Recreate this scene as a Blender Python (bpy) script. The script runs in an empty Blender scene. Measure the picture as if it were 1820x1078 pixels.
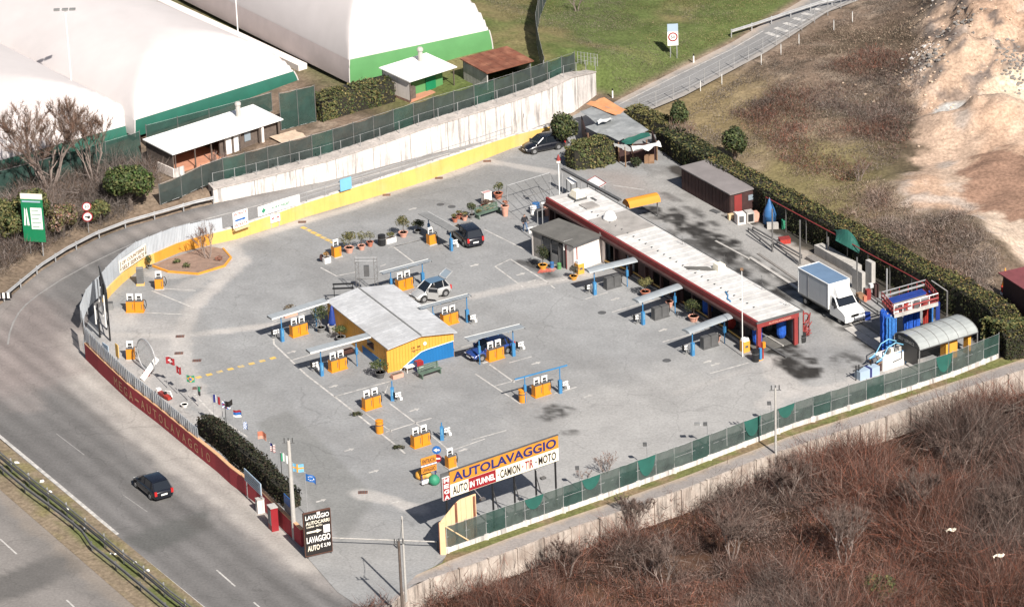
import bpy, bmesh, math, random
import numpy as np
from mathutils import Vector, Matrix, geometry
random.seed(7); rng = np.random.default_rng(7)
SC = bpy.context.scene
# ---------------------------------------------------------------- camera
TH = math.radians(23.5); RO = 0.038; FP = 6500.0; DIST = 6500/21.0
Fw = Vector((0, math.cos(TH), -math.sin(TH))); U0 = Vector((0, math.sin(TH), math.cos(TH))); R0 = Vector((1, 0, 0))
Rr = R0*math.cos(RO) - U0*math.sin(RO); Uu = U0*math.cos(RO) + R0*math.sin(RO)
CAM = -Fw*DIST
cd = bpy.data.cameras.new('camera'); cam = bpy.data.objects.new('camera', cd); SC.collection.objects.link(cam)
cam.matrix_world = Matrix(((Rr.x, Uu.x, -Fw.x, CAM.x), (Rr.y, Uu.y, -Fw.y, CAM.y), (Rr.z, Uu.z, -Fw.z, CAM.z), (0, 0, 0, 1)))
cd.sensor_width = 36; cd.sensor_fit = 'HORIZONTAL'; cd.lens = FP/1820*36; cd.clip_start = 5; cd.clip_end = 6000
SC.camera = cam
# ---------------------------------------------------------------- light
SUNV = Vector((.43*math.cos(math.radians(41)), -.903*math.cos(math.radians(41)), math.sin(math.radians(41)))).normalized()
w = bpy.data.worlds.new('World'); SC.world = w; w.use_nodes = True
nt = w.node_tree; bg = nt.nodes['Background']; sky = nt.nodes.new('ShaderNodeTexSky'); sky.sky_type = 'NISHITA'; sky.sun_disc = False
sky.sun_elevation = math.radians(41); sky.sun_rotation = math.atan2(SUNV.x, SUNV.y); sky.dust_density = 2.0
nt.links.new(sky.outputs[0], bg.inputs[0]); bg.inputs[1].default_value = 0.05
sl = bpy.data.lights.new('sun', 'SUN'); so = bpy.data.objects.new('sun', sl); SC.collection.objects.link(so)
sl.energy = 5.0; sl.angle = math.radians(.6); sl.color = (1, .945, .88)
so.rotation_euler = (-SUNV).to_track_quat('-Z', 'Y').to_euler(); so.location = (60, -120, 120)
SC.view_settings.view_transform = 'Standard'; SC.view_settings.look = 'None'; SC.view_settings.gamma = 1
SC.view_settings.exposure = .66; SC.view_settings.use_curve_mapping = False
SC.render.engine = 'CYCLES'
# ---------------------------------------------------------------- pixel <-> place
def P(px, py, z=0.0):
    d = Fw + Rr*((px-910)/FP) + Uu*((539-py)/FP)
    t = (z-CAM.z)/d.z
    return CAM + d*t
def proj(v):
    q = Vector(v)-CAM; f = q.dot(Fw)
    return 910+FP*q.dot(Rr)/f, 539-FP*q.dot(Uu)/f
def hgt(p, topy):
    "height z above the place p at which its image reaches row topy"
    y0 = proj(p)[1]; y1 = proj((p[0], p[1], p[2]+1))[1]
    return (y0-topy)/(y0-y1)
def ang(a, b, z=0):
    d = P(*b, z)-P(*a, z); return math.atan2(d.y, d.x)
def W(pts, z=0): return [P(x, y, z) for x, y in pts]
# ---------------------------------------------------------------- noise + distances (numpy)
def _h(ix, iy, s):
    n = (ix*374761393 + iy*668265263 + s*1442695041) & 0x7fffffff
    n = (n ^ (n >> 13))*1274126177 & 0x7fffffff
    return ((n ^ (n >> 16)) & 0xffff)/65535.0
def vn(x, y, s=0):
    x = np.asarray(x, float); y = np.asarray(y, float)
    ix = np.floor(x).astype(np.int64); iy = np.floor(y).astype(np.int64); fx = x-ix; fy = y-iy
    fx = fx*fx*(3-2*fx); fy = fy*fy*(3-2*fy)
    return (_h(ix, iy, s)*(1-fx)+_h(ix+1, iy, s)*fx)*(1-fy)+(_h(ix, iy+1, s)*(1-fx)+_h(ix+1, iy+1, s)*fx)*fy
def fbm(x, y, sc, s=0, o=4):
    r = 0; a = .5; t = 0
    for k in range(o):
        r = r+a*vn(np.asarray(x)/sc*2**k, np.asarray(y)/sc*2**k, s+k*17); t += a; a *= .55
    return r/t
def segd(x, y, pts):
    "distance to polyline and parameter along it (0..1 by length)"
    best = np.full(np.shape(x), 1e9); par = np.zeros(np.shape(x)); L = [0]
    for a, b in zip(pts, pts[1:]): L.append(L[-1]+math.hypot(b[0]-a[0], b[1]-a[1]))
    for i, (a, b) in enumerate(zip(pts, pts[1:])):
        dx, dy = b[0]-a[0], b[1]-a[1]; l2 = dx*dx+dy*dy+1e-9
        t = np.clip(((x-a[0])*dx+(y-a[1])*dy)/l2, 0, 1)
        d = np.hypot(x-a[0]-t*dx, y-a[1]-t*dy); m = d < best
        best = np.where(m, d, best); par = np.where(m, (L[i]+t*(L[i+1]-L[i]))/L[-1], par)
    return best, par
def inpoly(x, y, pts):
    r = np.zeros(np.shape(x), bool); n = len(pts)
    for i in range(n):
        x1, y1 = pts[i][0], pts[i][1]; x2, y2 = pts[(i+1) % n][0], pts[(i+1) % n][1]
        c = ((y1 > y) != (y2 > y)) & (x < (x2-x1)*(y-y1)/((y2-y1) if y2 != y1 else 1e-9)+x1); r ^= c
    return r
def sd(x, y, pts):
    d, _ = segd(x, y, list(pts)+[pts[0]]); return np.where(inpoly(x, y, pts), d, -d)
def ss(v, a, b):
    t = np.clip((v-a)/(b-a), 0, 1); return t*t*(3-2*t)
def mix(a, b, t): 
    t = np.asarray(t)[..., None]; return a*(1-t)+np.asarray(b)*t
# ---------------------------------------------------------------- materials
MC = {}
def mat(name, col, rough=.7, metal=0, n=.15, ns=1.5, nc=None, bump=0, bs=8, attr=None, streak=0, emit=None, alpha=None, spec=.5, coord='Object', fine=.0, fs=14, coat=0, spots=0):
    """procedural material: base colour (or colour attribute) varied by noise, optional vertical streaks, bump"""
    m = bpy.data.materials.new(name); m.use_nodes = True; t = m.node_tree; N = t.nodes; L = t.links
    b = N['Principled BSDF']; b.inputs['Roughness'].default_value = rough; b.inputs['Metallic'].default_value = metal
    b.inputs['Specular IOR Level'].default_value = spec
    if coat: b.inputs['Coat Weight'].default_value = coat
    tc = N.new('ShaderNodeTexCoord'); geo = N.new('ShaderNodeNewGeometry'); src = geo.outputs['Position'] if coord == 'World' else tc.outputs['Object']
    if attr:
        a = N.new('ShaderNodeAttribute'); a.attribute_name = attr; cur = a.outputs['Color']
    else:
        a = N.new('ShaderNodeRGB'); a.outputs[0].default_value = (*col, 1); cur = a.outputs[0]
    def noise(scale, detail=4, vec=None, ro=.6):
        q = N.new('ShaderNodeTexNoise'); q.inputs['Scale'].default_value = scale; q.inputs['Detail'].default_value = detail; q.inputs['Roughness'].default_value = ro
        L.new(vec or src, q.inputs['Vector']); return q.outputs['Fac']
    def blend(cur, fac, lo, hi, mult_lo, mult_hi, tint=None):
        mr = N.new('ShaderNodeMapRange'); mr.inputs[1].default_value = lo; mr.inputs[2].default_value = hi; mr.inputs[3].default_value = mult_lo; mr.inputs[4].default_value = mult_hi
        L.new(fac, mr.inputs[0]); mx = N.new('ShaderNodeVectorMath'); mx.operation = 'SCALE'; L.new(cur, mx.inputs[0]); L.new(mr.outputs[0], mx.inputs['Scale']); return mx.outputs[0]
    if n: cur = blend(cur, noise(ns), .3, .7, 1-n, 1+n)
    if fine: cur = blend(cur, noise(fs, 3), .3, .7, 1-fine, 1+fine)
    if nc:
        mr = N.new('ShaderNodeMapRange'); mr.inputs[1].default_value = .48; mr.inputs[2].default_value = .68; L.new(noise(ns*.6, 5), mr.inputs[0])
        mx = N.new('ShaderNodeMix'); mx.data_type = 'RGBA'; L.new(mr.outputs[0], mx.inputs[0]); L.new(cur, mx.inputs[6]); mx.inputs[7].default_value = (*nc, 1); cur = mx.outputs[2]
    if spots:      # oil drips and dark specks, thin cracks along warped cell borders
        cur = blend(cur, noise(.9, 7, None, .75), .60, .72, 1, 1-spots); cur = blend(cur, noise(3.1, 3, None, .6), .66, .74, 1, 1-spots*.9); cur = blend(cur, noise(1.7, 6, None, .7), .30, .40, 1.14, 1)
        nv = N.new('ShaderNodeTexNoise'); nv.inputs['Scale'].default_value = .35; nv.inputs['Detail'].default_value = 4; L.new(src, nv.inputs['Vector'])
        va = N.new('ShaderNodeVectorMath'); va.operation = 'MULTIPLY_ADD'; L.new(nv.outputs['Color'], va.inputs[0]); va.inputs[1].default_value = (3.5, 3.5, 0); L.new(src, va.inputs[2])
        vo = N.new('ShaderNodeTexVoronoi'); vo.feature = 'DISTANCE_TO_EDGE'; vo.inputs['Scale'].default_value = .14; L.new(va.outputs[0], vo.inputs['Vector']); cur = blend(cur, vo.outputs['Distance'], 0, .008, .82, 1)
    if streak:
        mp = N.new('ShaderNodeMapping'); mp.inputs['Scale'].default_value = (1.9, 1.9, .16); L.new(src, mp.inputs[0])
        cur = blend(cur, noise(1.4, 6, mp.outputs[0], .7), .49, .66, 1, 1-streak)
    L.new(cur, b.inputs['Base Color'])
    if bump:
        bp = N.new('ShaderNodeBump'); bp.inputs['Strength'].default_value = bump; bp.inputs['Distance'].default_value = .05; L.new(noise(bs, 5), bp.inputs['Height']); L.new(bp.outputs[0], b.inputs['Normal'])
    if emit: b.inputs['Emission Color'].default_value = (*col, 1); b.inputs['Emission Strength'].default_value = emit
    if alpha is not None:
        if isinstance(alpha, tuple):   # woven net: alpha varies with folds
            mr = N.new('ShaderNodeMapRange'); mr.inputs[1].default_value = .3; mr.inputs[2].default_value = .7; mr.inputs[3].default_value = alpha[0]; mr.inputs[4].default_value = alpha[1]
            L.new(noise(.9, 3), mr.inputs[0]); L.new(mr.outputs[0], b.inputs['Alpha'])
        else: b.inputs['Alpha'].default_value = alpha
    MC[name] = m; return m
M = {}
def D(k, *a, **kw): M[k] = mat(k, *a, **kw); return M[k]
D('sheet', (1, 1, 1), .92, attr='Col', n=.09, ns=.35, coord='World', bump=.15, bs=6, fine=.13, fs=5, spec=.25, spots=.24)
D('soil', (1, 1, 1), .97, attr='Col', n=.16, ns=.5, coord='World', bump=1.0, bs=2.2, fine=.32, fs=3.2, spec=.1)
D('twig', (1, 1, 1), .95, attr='Col', n=0, spec=.1)
D('leaf', (1, 1, 1), .7, attr='Col', n=.1, spec=.25)
D('white_line', (.47, .45, .42), .8, n=.25, ns=2.5, nc=(.29, .28, .265), coord='World')
D('faint_line', (.24, .23, .22), .8, n=.2, ns=2, coord='World')
D('yellow_line', (.62, .40, .09), .8, n=.2, ns=3, nc=(.36, .33, .25), coord='World')
D('red_line', (.42, .10, .07), .8, n=.2, ns=3, nc=(.38, .28, .24), coord='World')
D('concrete', (.42, .40, .37), .9, n=.14, ns=1.2, bump=.3, fine=.08, streak=.25)
D('concrete_pale', (.60, .56, .53), .9, n=.16, ns=.45, bump=.25, streak=.6, fine=.08, fs=4)
D('concrete_top', (.40, .36, .33), .95, n=.2, ns=1.0, bump=.3, fine=.2, fs=5)
D('concrete_panel', (.43, .37, .32), .95, n=.2, ns=.8, bump=.3, streak=.6, fine=.12, fs=5, nc=(.30, .24, .20))
D('concrete_dark', (.20, .185, .17), .95, n=.2, ns=1, bump=.3, fine=.12)
D('yellow_wall', (.66, .415, .115), .75, n=.07, ns=.6, nc=(.62, .43, .18), streak=.12, fine=.04)
D('orange_wall', (.62, .27, .03), .7, n=.08, ns=.6, streak=.15)
D('grey_sheet', (.47, .50, .53), .5, n=.12, ns=.5, streak=.15, metal=.1)
D('galv', (.42, .42, .42), .5, metal=.4, n=.15, ns=2)
D('dark_rail', (.16, .155, .15), .6, metal=.3, n=.2, ns=2)
D('red_wall', (.36, .035, .045), .8, n=.1, ns=.8, streak=.15, fine=.07)
D('red_paint', (.24, .035, .032), .6, n=.12, ns=1.0, streak=.2)
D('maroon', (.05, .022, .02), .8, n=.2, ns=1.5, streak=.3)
D('white_paint', (.78, .77, .74), .6, n=.05, ns=1)
D('white_wall', (.74, .67, .62), .85, n=.06, ns=.8, streak=.15)
D('white_roof', (.54, .53, .51), .8, n=.16, ns=.6, nc=(.42, .40, .38), fine=.12, fs=3)
D('membrane', (.56, .52, .505), .55, n=.07, ns=.10, fine=.02, fs=.6, bump=.05, bs=1)
D('membrane_grey', (.50, .43, .41), .6, n=.08, ns=.6)
D('membrane_green', (.09, .25, .09), .55, n=.1, ns=.5)
D('membrane_teal', (.010, .095, .065), .6, n=.12, ns=.6)
D('net_green', (.018, .05, .04), .8, n=.25, ns=.7, alpha=(.80, .96))
D('net_bright', (.014, .095, .075), .8, n=.2, ns=.8)
D('net_grey', (.055, .075, .066), .85, n=.25, ns=.9, alpha=(.72, .93))
D('net_black', (.028, .04, .037), .85, n=.3, ns=.7, alpha=(.84, .97))
D('hut_yellow', (.70, .335, .05), .55, n=.06, ns=.7, streak=.1)
D('hut_blue', (.008, .125, .33), .5, n=.06, ns=.7)
D('hut_roof', (.50, .505, .51), .55, n=.16, ns=.55, nc=(.40, .40, .40), metal=.1, fine=.1, fs=3)
D('roof_dark', (.115, .11, .10), .9, n=.18, ns=1, fine=.1)
D('roof_grey', (.30, .28, .26), .9, n=.2, ns=.8, fine=.1)
D('roof_mauve', (.20, .18, .175), .9, n=.12, ns=.6)
D('red_roof', (.17, .045, .05), .85, n=.2, ns=1, streak=.1)
D('rust', (.16, .055, .03), .85, n=.3, ns=1.2, nc=(.28, .12, .07))
D('orange', (.62, .235, .015), .5, n=.06, ns=2)
D('orange_panel', (.64, .245, .025), .5, n=.05, ns=.8)
D('blue_post', (.045, .19, .38), .5, n=.1, ns=2)
D('blue_dark', (.01, .035, .20), .6, n=.2, ns=2)
D('blue_brush', (.012, .085, .42), .8, n=.35, ns=5, bump=.6, bs=14)
D('blue_brush_light', (.03, .15, .42), .8, n=.3, ns=5, bump=.6, bs=14)
D('red_brush', (.34, .03, .02), .8, n=.3, ns=5, bump=.6, bs=14)
D('blue_tarp', (.035, .13, .31), .6, n=.2, ns=2)
D('sky_board', (.16, .40, .56), .6, n=.08, ns=1)
D('canopy', (.30, .325, .34), .5, n=.15, ns=1.2, metal=.15)
D('canopy_edge', (.62, .62, .60), .6, n=.1)
D('lamp', (.80, .72, .48), .5, n=.05)
D('black', (.015, .015, .016), .5, n=.1)
D('rubber', (.02, .02, .02), .8, n=.15)
D('dark_grey', (.09, .09, .09), .6, n=.15, ns=2)
D('mid_grey', (.20, .20, .195), .6, n=.15, ns=2)
D('terracotta', (.42, .15, .09), .85, n=.15, ns=3)
D('terracotta_pale', (.58, .30, .22), .85, n=.12, ns=3)
D('bench_green', (.09, .135, .10), .7, n=.15, ns=2)
D('green_paint', (.03, .22, .12), .6, n=.1)
D('sign_green', (.008, .18, .075), .5, n=.08, ns=2)
D('sign_white', (.82, .80, .76), .5, n=.03)
D('sign_pale', (.34, .43, .52), .5, n=.05)
D('sign_red', (.26, .016, .022), .5, n=.05)
D('sign_blue', (.025, .12, .36), .5, n=.05)
D('sign_navy', (.02, .025, .13), .5, n=.05)
D('sign_orange', (.58, .235, .03), .5, n=.05, ns=1)
D('sign_black', (.018, .015, .014), .5, n=.05)
D('sign_cream', (.80, .74, .60), .5, n=.04)
D('sign_brown', (.10, .045, .03), .6, n=.15)
D('letter_tan', (.58, .33, .18), .8, n=.12, ns=3)
D('brick_floor', (.45, .21, .13), .9, n=.12, ns=2)
D('timber', (.22, .13, .075), .8, n=.25, ns=2)
D('timber_pale', (.60, .44, .26), .8, n=.12, ns=2)
D('bark', (.11, .085, .07), .95, n=.25, ns=3, bump=.4)
D('bark_pale', (.24, .19, .165), .95, n=.2, ns=3)
D('tarp_grey', (.27, .28, .28), .6, n=.25, ns=.8, nc=(.18, .19, .19), bump=.5, bs=1.5)
D('tarp_orange', (.60, .27, .12), .8, n=.15, ns=1, bump=.3, bs=2)
D('tarp_white', (.62, .62, .60), .6, n=.15, ns=2, bump=.4, bs=3)
D('tarp_green', (.015, .085, .065), .6, n=.2, ns=1, bump=.3, bs=3)
D('glass', (.012, .015, .02), .06, n=0, spec=.8)
D('glass_pale', (.25, .30, .34), .1, n=0, spec=.8)
D('car_black', (.008, .009, .014), .25, n=0, spec=.6, coat=.6)
D('car_silver', (.50, .50, .49), .3, n=0, metal=.35, coat=.5)
D('car_blue', (.02, .05, .20), .25, n=0, coat=.6)
D('car_roof_blue', (.10, .17, .25), .3, n=0, coat=.5)
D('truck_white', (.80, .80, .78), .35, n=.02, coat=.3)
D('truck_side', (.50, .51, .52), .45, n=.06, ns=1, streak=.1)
D('truck_roof', (.13, .20, .30), .4, n=.1, ns=.8)
D('red_light', (.45, .02, .02), .3, n=0)
D('clear_light', (.7, .7, .68), .2, n=0)
D('rim', (.35, .35, .35), .4, metal=.6, n=0)
D('skin', (.50, .30, .22), .6, n=0)
D('jeans', (.10, .16, .27), .85, n=.1, ns=5)
D('jacket', (.018, .018, .022), .85, n=.2, ns=5)
D('hair', (.06, .035, .02), .8, n=0)
D('stone', (.42, .39, .35), .95, n=.2, ns=2, bump=.5)
D('shelter', (.34, .36, .35), .35, n=.12, ns=1.2, alpha=.93)
D('dirt_pale', (.55, .42, .31), .95, n=.2, ns=2, bump=.6)
# ---------------------------------------------------------------- mesh builder
LAST = [None]
class MB:
    def __init__(s): s.v = []; s.f = []; s.m = []; s.k = 0
    def _add(s, vs, fs, k=None):
        o = len(s.v); s.v += [tuple(v) for v in vs]; s.f += [tuple(i+o for i in f) for f in fs]; s.m += [s.k if k is None else k]*len(fs); return s
    def bx(s, x0, x1, y0, y1, z0, z1, k=None, taper=0, T=None):
        vs = [(x0, y0, z0), (x1, y0, z0), (x1, y1, z0), (x0, y1, z0), (x0+taper, y0+taper, z1), (x1-taper, y0+taper, z1), (x1-taper, y1-taper, z1), (x0+taper, y1-taper, z1)]
        if T: vs = [T @ Vector(v) for v in vs]
        return s._add(vs, [(3, 2, 1, 0), (4, 5, 6, 7), (0, 1, 5, 4), (1, 2, 6, 5), (2, 3, 7, 6), (3, 0, 4, 7)], k)
    def poly(s, pts, k=None): return s._add(pts, [tuple(range(len(pts)))], k)
    def prism(s, pts, z0, z1, k=None):
        "pts 2-D list; z0,z1 scalars or lists"
        n = len(pts); a = z0 if hasattr(z0, '__len__') else [z0]*n; b = z1 if hasattr(z1, '__len__') else [z1]*n
        vs = [(p[0], p[1], a[i]) for i, p in enumerate(pts)]+[(p[0], p[1], b[i]) for i, p in enumerate(pts)]
        return s._add(vs, [tuple(range(n-1, -1, -1)), tuple(range(n, 2*n))]+[(i, (i+1) % n, n+(i+1) % n, n+i) for i in range(n)], k)
    def slab(s, pts, th, k=None):
        "pts 3-D polygon (top), thickness straight down"
        n = len(pts); vs = [tuple(p) for p in pts]+[(p[0], p[1], p[2]-th) for p in pts]
        return s._add(vs, [tuple(range(n)), tuple(range(2*n-1, n-1, -1))]+[((i+1) % n, i, n+i, n+(i+1) % n) for i in range(n)], k)
    def tube(s, pts, r, n=6, k=None, caps=True):
        pts = [Vector(p) for p in pts]; R = r if hasattr(r, '__len__') else [r]*len(pts); o = len(s.v); vs = []
        for i, p in enumerate(pts):
            d = (pts[min(i+1, len(pts)-1)]-pts[max(i-1, 0)]).normalized()
            a = d.orthogonal().normalized() if abs(d.z) > .98 else d.cross(Vector((0, 0, 1))).normalized(); b = d.cross(a)
            vs += [p+(a*math.cos(t*2*math.pi/n)+b*math.sin(t*2*math.pi/n))*R[i] for t in range(n)]
        fs = [(i*n+j, i*n+(j+1) % n, (i+1)*n+(j+1) % n, (i+1)*n+j) for i in range(len(pts)-1) for j in range(n)]
        if caps: fs += [tuple(range(n-1, -1, -1)), tuple((len(pts)-1)*n+j for j in range(n))]
        return s._add(vs, fs, k)
    def lathe(s, prof, c=(0, 0, 0), n=12, k=None):
        vs = [(c[0]+r*math.cos(j*2*math.pi/n), c[1]+r*math.sin(j*2*math.pi/n), c[2]+z) for r, z in prof for j in range(n)]
        m = len(prof); fs = [(i*n+j, i*n+(j+1) % n, (i+1)*n+(j+1) % n, (i+1)*n+j) for i in range(m-1) for j in range(n)]
        fs += [tuple(range(n-1, -1, -1)), tuple((m-1)*n+j for j in range(n))]
        return s._add(vs, fs, k)
    def run(s, pts, z0, z1, th, k=None):
        "wall along a polyline; z0,z1 scalars or lists; th = thickness to the left side (positive) of travel"
        n = len(pts); a = z0 if hasattr(z0, '__len__') else [z0]*n; b = z1 if hasattr(z1, '__len__') else [z1]*n
        nn = []
        for i in range(n):
            p = Vector(pts[max(i-1, 0)][:2]); q = Vector(pts[min(i+1, n-1)][:2]); d = (q-p).normalized(); nn.append(Vector((-d.y, d.x)))
        vs = []
        for i in range(n):
            p = Vector(pts[i][:2]); q = p+nn[i]*th
            vs += [(p.x, p.y, a[i]), (q.x, q.y, a[i]), (q.x, q.y, b[i]), (p.x, p.y, b[i])]
        fs = [(i*4+j, i*4+4+j, i*4+4+(j+1) % 4, i*4+(j+1) % 4) for i in range(n-1) for j in range(4)]+[(0, 1, 2, 3), ((n-1)*4+3, (n-1)*4+2, (n-1)*4+1, (n-1)*4)]
        return s._add(vs, fs, k)
    def grid(s, fn, nu, nv, k=None, kf=None):
        vs = [fn(i/nu, j/nv) for i in range(nu+1) for j in range(nv+1)]
        fs = [(i*(nv+1)+j, (i+1)*(nv+1)+j, (i+1)*(nv+1)+j+1, i*(nv+1)+j+1) for i in range(nu) for j in range(nv)]
        s._add(vs, fs, k)
        if kf: s.m[-len(fs):] = [kf((i+.5)/nu, (j+.5)/nv) for i in range(nu) for j in range(nv)]
        return s
    def ball(s, c, r, n=8, k=None, sq=(1, 1, 1), jit=0):
        pr = []; m = n//2+1
        for i in range(m+1):
            t = -math.pi/2+math.pi*i/m; pr.append((max(math.cos(t), .02)*r, math.sin(t)*r))
        o = len(s.v); s.lathe(pr, (0, 0, 0), n, k)
        for i in range(o, len(s.v)):
            v = s.v[i]; j = 1+random.uniform(-jit, jit); s.v[i] = (c[0]+v[0]*sq[0]*j, c[1]+v[1]*sq[1]*j, c[2]+v[2]*sq[2]*j)
        return s
    def build(s, name, mats, parent=None, world=False, smooth=False, kind=None):
        me = bpy.data.meshes.new(name); vs = s.v
        if world and parent is not None:
            I = parent.matrix_basis.inverted(); vs = [tuple(I @ Vector(v)) for v in vs]
        me.from_pydata(vs, [], s.f)
        mats = mats if isinstance(mats, (list, tuple)) else [mats]
        for q in mats: me.materials.append(M[q] if isinstance(q, str) else q)
        if len(mats) > 1: me.polygons.foreach_set('material_index', s.m)
        if smooth: me.polygons.foreach_set('use_smooth', [True]*len(me.polygons))
        me.update()
        o = bpy.data.objects.new(name, me); SC.collection.objects.link(o)
        if parent is not None: o.parent = parent
        if kind: o['kind'] = kind
        LAST[0] = o
        return o
def thing(name, label, cat, loc=(0, 0, 0), rz=0, group=None):
    o = bpy.data.objects.new(name, None); SC.collection.objects.link(o); o.empty_display_size = .3
    o.location = tuple(loc); o.rotation_euler = (0, 0, rz); o['label'] = label; o['category'] = cat
    o.matrix_basis = Matrix.Translation(Vector(tuple(loc))) @ Matrix.Rotation(rz, 4, 'Z')
    if group: o['group'] = group
    return o
def tag(o, label, cat, group=None):
    o['label'] = label; o['category'] = cat
    if group: o['group'] = group
    return o
def dup(root, loc, rz, label, group=None):
    m = {}
    allo = [root]; i = 0
    while i < len(allo): allo += list(KIDS.get(allo[i].name, [])) if False else [c for c in allo[i].children]; i += 1
    for o in allo:
        c = o.copy(); SC.collection.objects.link(c); m[o] = c
        if o is not root: c.parent = m[o.parent]
    r = m[root]; r.location = tuple(loc); r.rotation_euler = (0, 0, rz); r['label'] = label
    if group: r['group'] = group
    return r
def bar(a, b, wd=.05, n=4): return MB().tube([a, b], wd, n)
# lettering: real glyph outlines laid on a plane
def text(s, o, u, v, wd, ht, m, parent, name='lettering', th=.01, bold=.012):
    """o = lower-left corner, u,v = unit vectors (parent's space); text is fitted into wd x ht"""
    c = bpy.data.curves.new('t', 'FONT'); c.body = s; c.offset = bold; c.resolution_u = 3; c.size = 1
    t = bpy.data.objects.new('t', c); SC.collection.objects.link(t)
    dg = bpy.context.evaluated_depsgraph_get(); me = bpy.data.meshes.new_from_object(t.evaluated_get(dg))
    bpy.data.objects.remove(t); bpy.data.curves.remove(c)
    co = np.array([x.co[:] for x in me.vertices]); x0, y0 = co[:, 0].min(), co[:, 1].min(); sx = wd/(co[:, 0].max()-x0); sy = ht/(co[:, 1].max()-y0)
    u = Vector(u); v = Vector(v); nrm = u.cross(v).normalized()*th; o = Vector(o)
    for q in me.vertices: q.co = o+u*((q.co.x-x0)*sx)+v*((q.co.y-y0)*sy)+nrm
    me.materials.clear(); me.materials.append(M[m]); ob = bpy.data.objects.new(name, me); SC.collection.objects.link(ob)
    if parent is not None: ob.parent = parent
    return ob
KIDS = {}
def ribbon(name, px, wd, z, m, parent=None):
    pts = W(px) if not isinstance(px[0], Vector) else px
    b = MB(); vs = []
    for i, p in enumerate(pts):
        d = (pts[min(i+1, len(pts)-1)]-pts[max(i-1, 0)]); d.z = 0; d.normalize(); n = Vector((-d.y, d.x, 0))*wd/2
        vs += [(p.x+n.x, p.y+n.y, z), (p.x-n.x, p.y-n.y, z)]
    b._add(vs, [(2*i, 2*i+1, 2*i+3, 2*i+2) for i in range(len(pts)-1)])
    return b.build(name, m, parent)
def setcol(me, rgb, name='Col'):
    a = me.color_attributes.new(name, 'FLOAT_COLOR', 'POINT'); q = np.ones((len(me.vertices), 4), np.float32); q[:, :3] = rgb; a.data.foreach_set('color', q.ravel())
# ================================================================ outlines of the place (traced once, all on the ground plane)
RED = [(152,638),(178,664),(230,713),(282,753),(334,796),(386,838),(410,860),(457,895),(506,946),(538,980)]
LEFTW = [(188,537),(175,548),(160,565),(150,590),(147,612),(152,638)]
YEL = [(978,244),(910,264),(840,292),(737,329),(640,358),(544,386),(483,406),(419,426),(373,436),(320,449),(275,468),(246,481),(218,504),(198,524),(188,537)]
FEN = [(795,983),(905,945),(1000,912),(1060,891),(1230,830),(1410,761),(1520,726),(1627,692),(1698,668),(1760,643),(1830,617)]
HED = [(1255,325),(1340,375),(1430,425),(1489,455),(1548,488),(1620,527),(1697,562),(1756,595),(1788,640)]
RAIL = [(-60,585),(8,535),(42,507),(75,480),(119,452),(169,426),(226,404),(286,387),(345,370),(380,362)]
CON = [(380,360),(450,347),(584,321),(690,293),(751,277),(830,258),(910,240),(973,219),(1020,198),(1060,168)]
R2U = [(1100,177),(1200,126),(1300,76),(1370,34),(1450,-15),(1560,-80)]
R2L = [(1640,-70),(1527,0),(1470,22),(1420,55),(1360,94),(1217,170),(1154,196),(1105,222)]
PLO = [(640,1120),(691,1078),(730,1040),(905,981),(1000,943),(1089,914),(1225,866),(1356,813),(1420,790),(1554,749),(1668,706),(1745,681),(1820,657),(1960,610)]
PUP = [(1960,590),(1820,638),(1695,679),(1547,729),(1400,777),(1225,844),(1089,893),(1000,923),(900,958),(800,996),(740,1022)]
road_poly = W([(-260,740),(-160,670)]+RAIL+CON[1:-2]+[(1040,215),(1050,300),(700,420),(500,500),(300,640),(560,860),(850,960),(760,1020),(691,1080),(560,1250),(460,1250),(0,775)])
lot_poly = W([(538,981),(600,1052),(640,1078),(700,1068),(792,990)]+FEN+[(1800,600)]+[(x+12,y-6) for x, y in HED[::-1]]+[(1190,240),(1120,215),(1040,196),(1000,215)]+YEL+LEFTW[1:]+RED[1:-1])
path_poly = W(PLO+PUP)
r2_poly = W([(1060,200)]+R2U+R2L)
GL = [(-500,700)]+RAIL+CON+R2U+[(1900,-300)]
gl = W(GL); w0 = P(380,360); w1 = P(1060,168); ud = (w1-w0).normalized(); wl = (w1-w0).length
plat_poly = [(p.x, p.y) for p in gl]+[(300, 400), (-400, 400), (-400, gl[0].y)]
brush_poly = [(p.x, p.y) for p in W(PLO, 0)]+[(200, 40), (200, -200), (-40, -200), (-20, -80)]
def TUP(q): return [(p[0], p[1]) for p in q]
rp, lp, pp, r2p = TUP(road_poly), TUP(lot_poly), TUP(path_poly), TUP(r2_poly)
mounds = [((1790,40),3.2,10,(1,.8)),((1705,75),1.7,5,(1,1)),((1780,140),2.2,6,(1.4,.8)),((1745,105),1.2,3,(1,1)),((1720,235),1.1,3.5,(1.2,.6)),((1775,225),1.3,3,(1,1)),((1690,150),1.8,4.5,(1,1)),((1640,165),.8,4,(1.2,.8)),((1860,90),3,9,(1,1)),((1770,235),1.3,6,(1.4,.5)),((1820,300),1.2,7,(1,1)),((1610,350),1.3,4,(1.3,1)),((1690,430),1.6,4,(1.5,1)),((1740,455),1.3,3,(1,1)),((1500,250),.7,5,(1.4,1)),((1530,120),.6,6,(1.5,1)),((1400,180),.4,5,(1.5,1))]
mounds = [(P(*c), h, r, q) for c, h, r, q in mounds]
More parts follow.
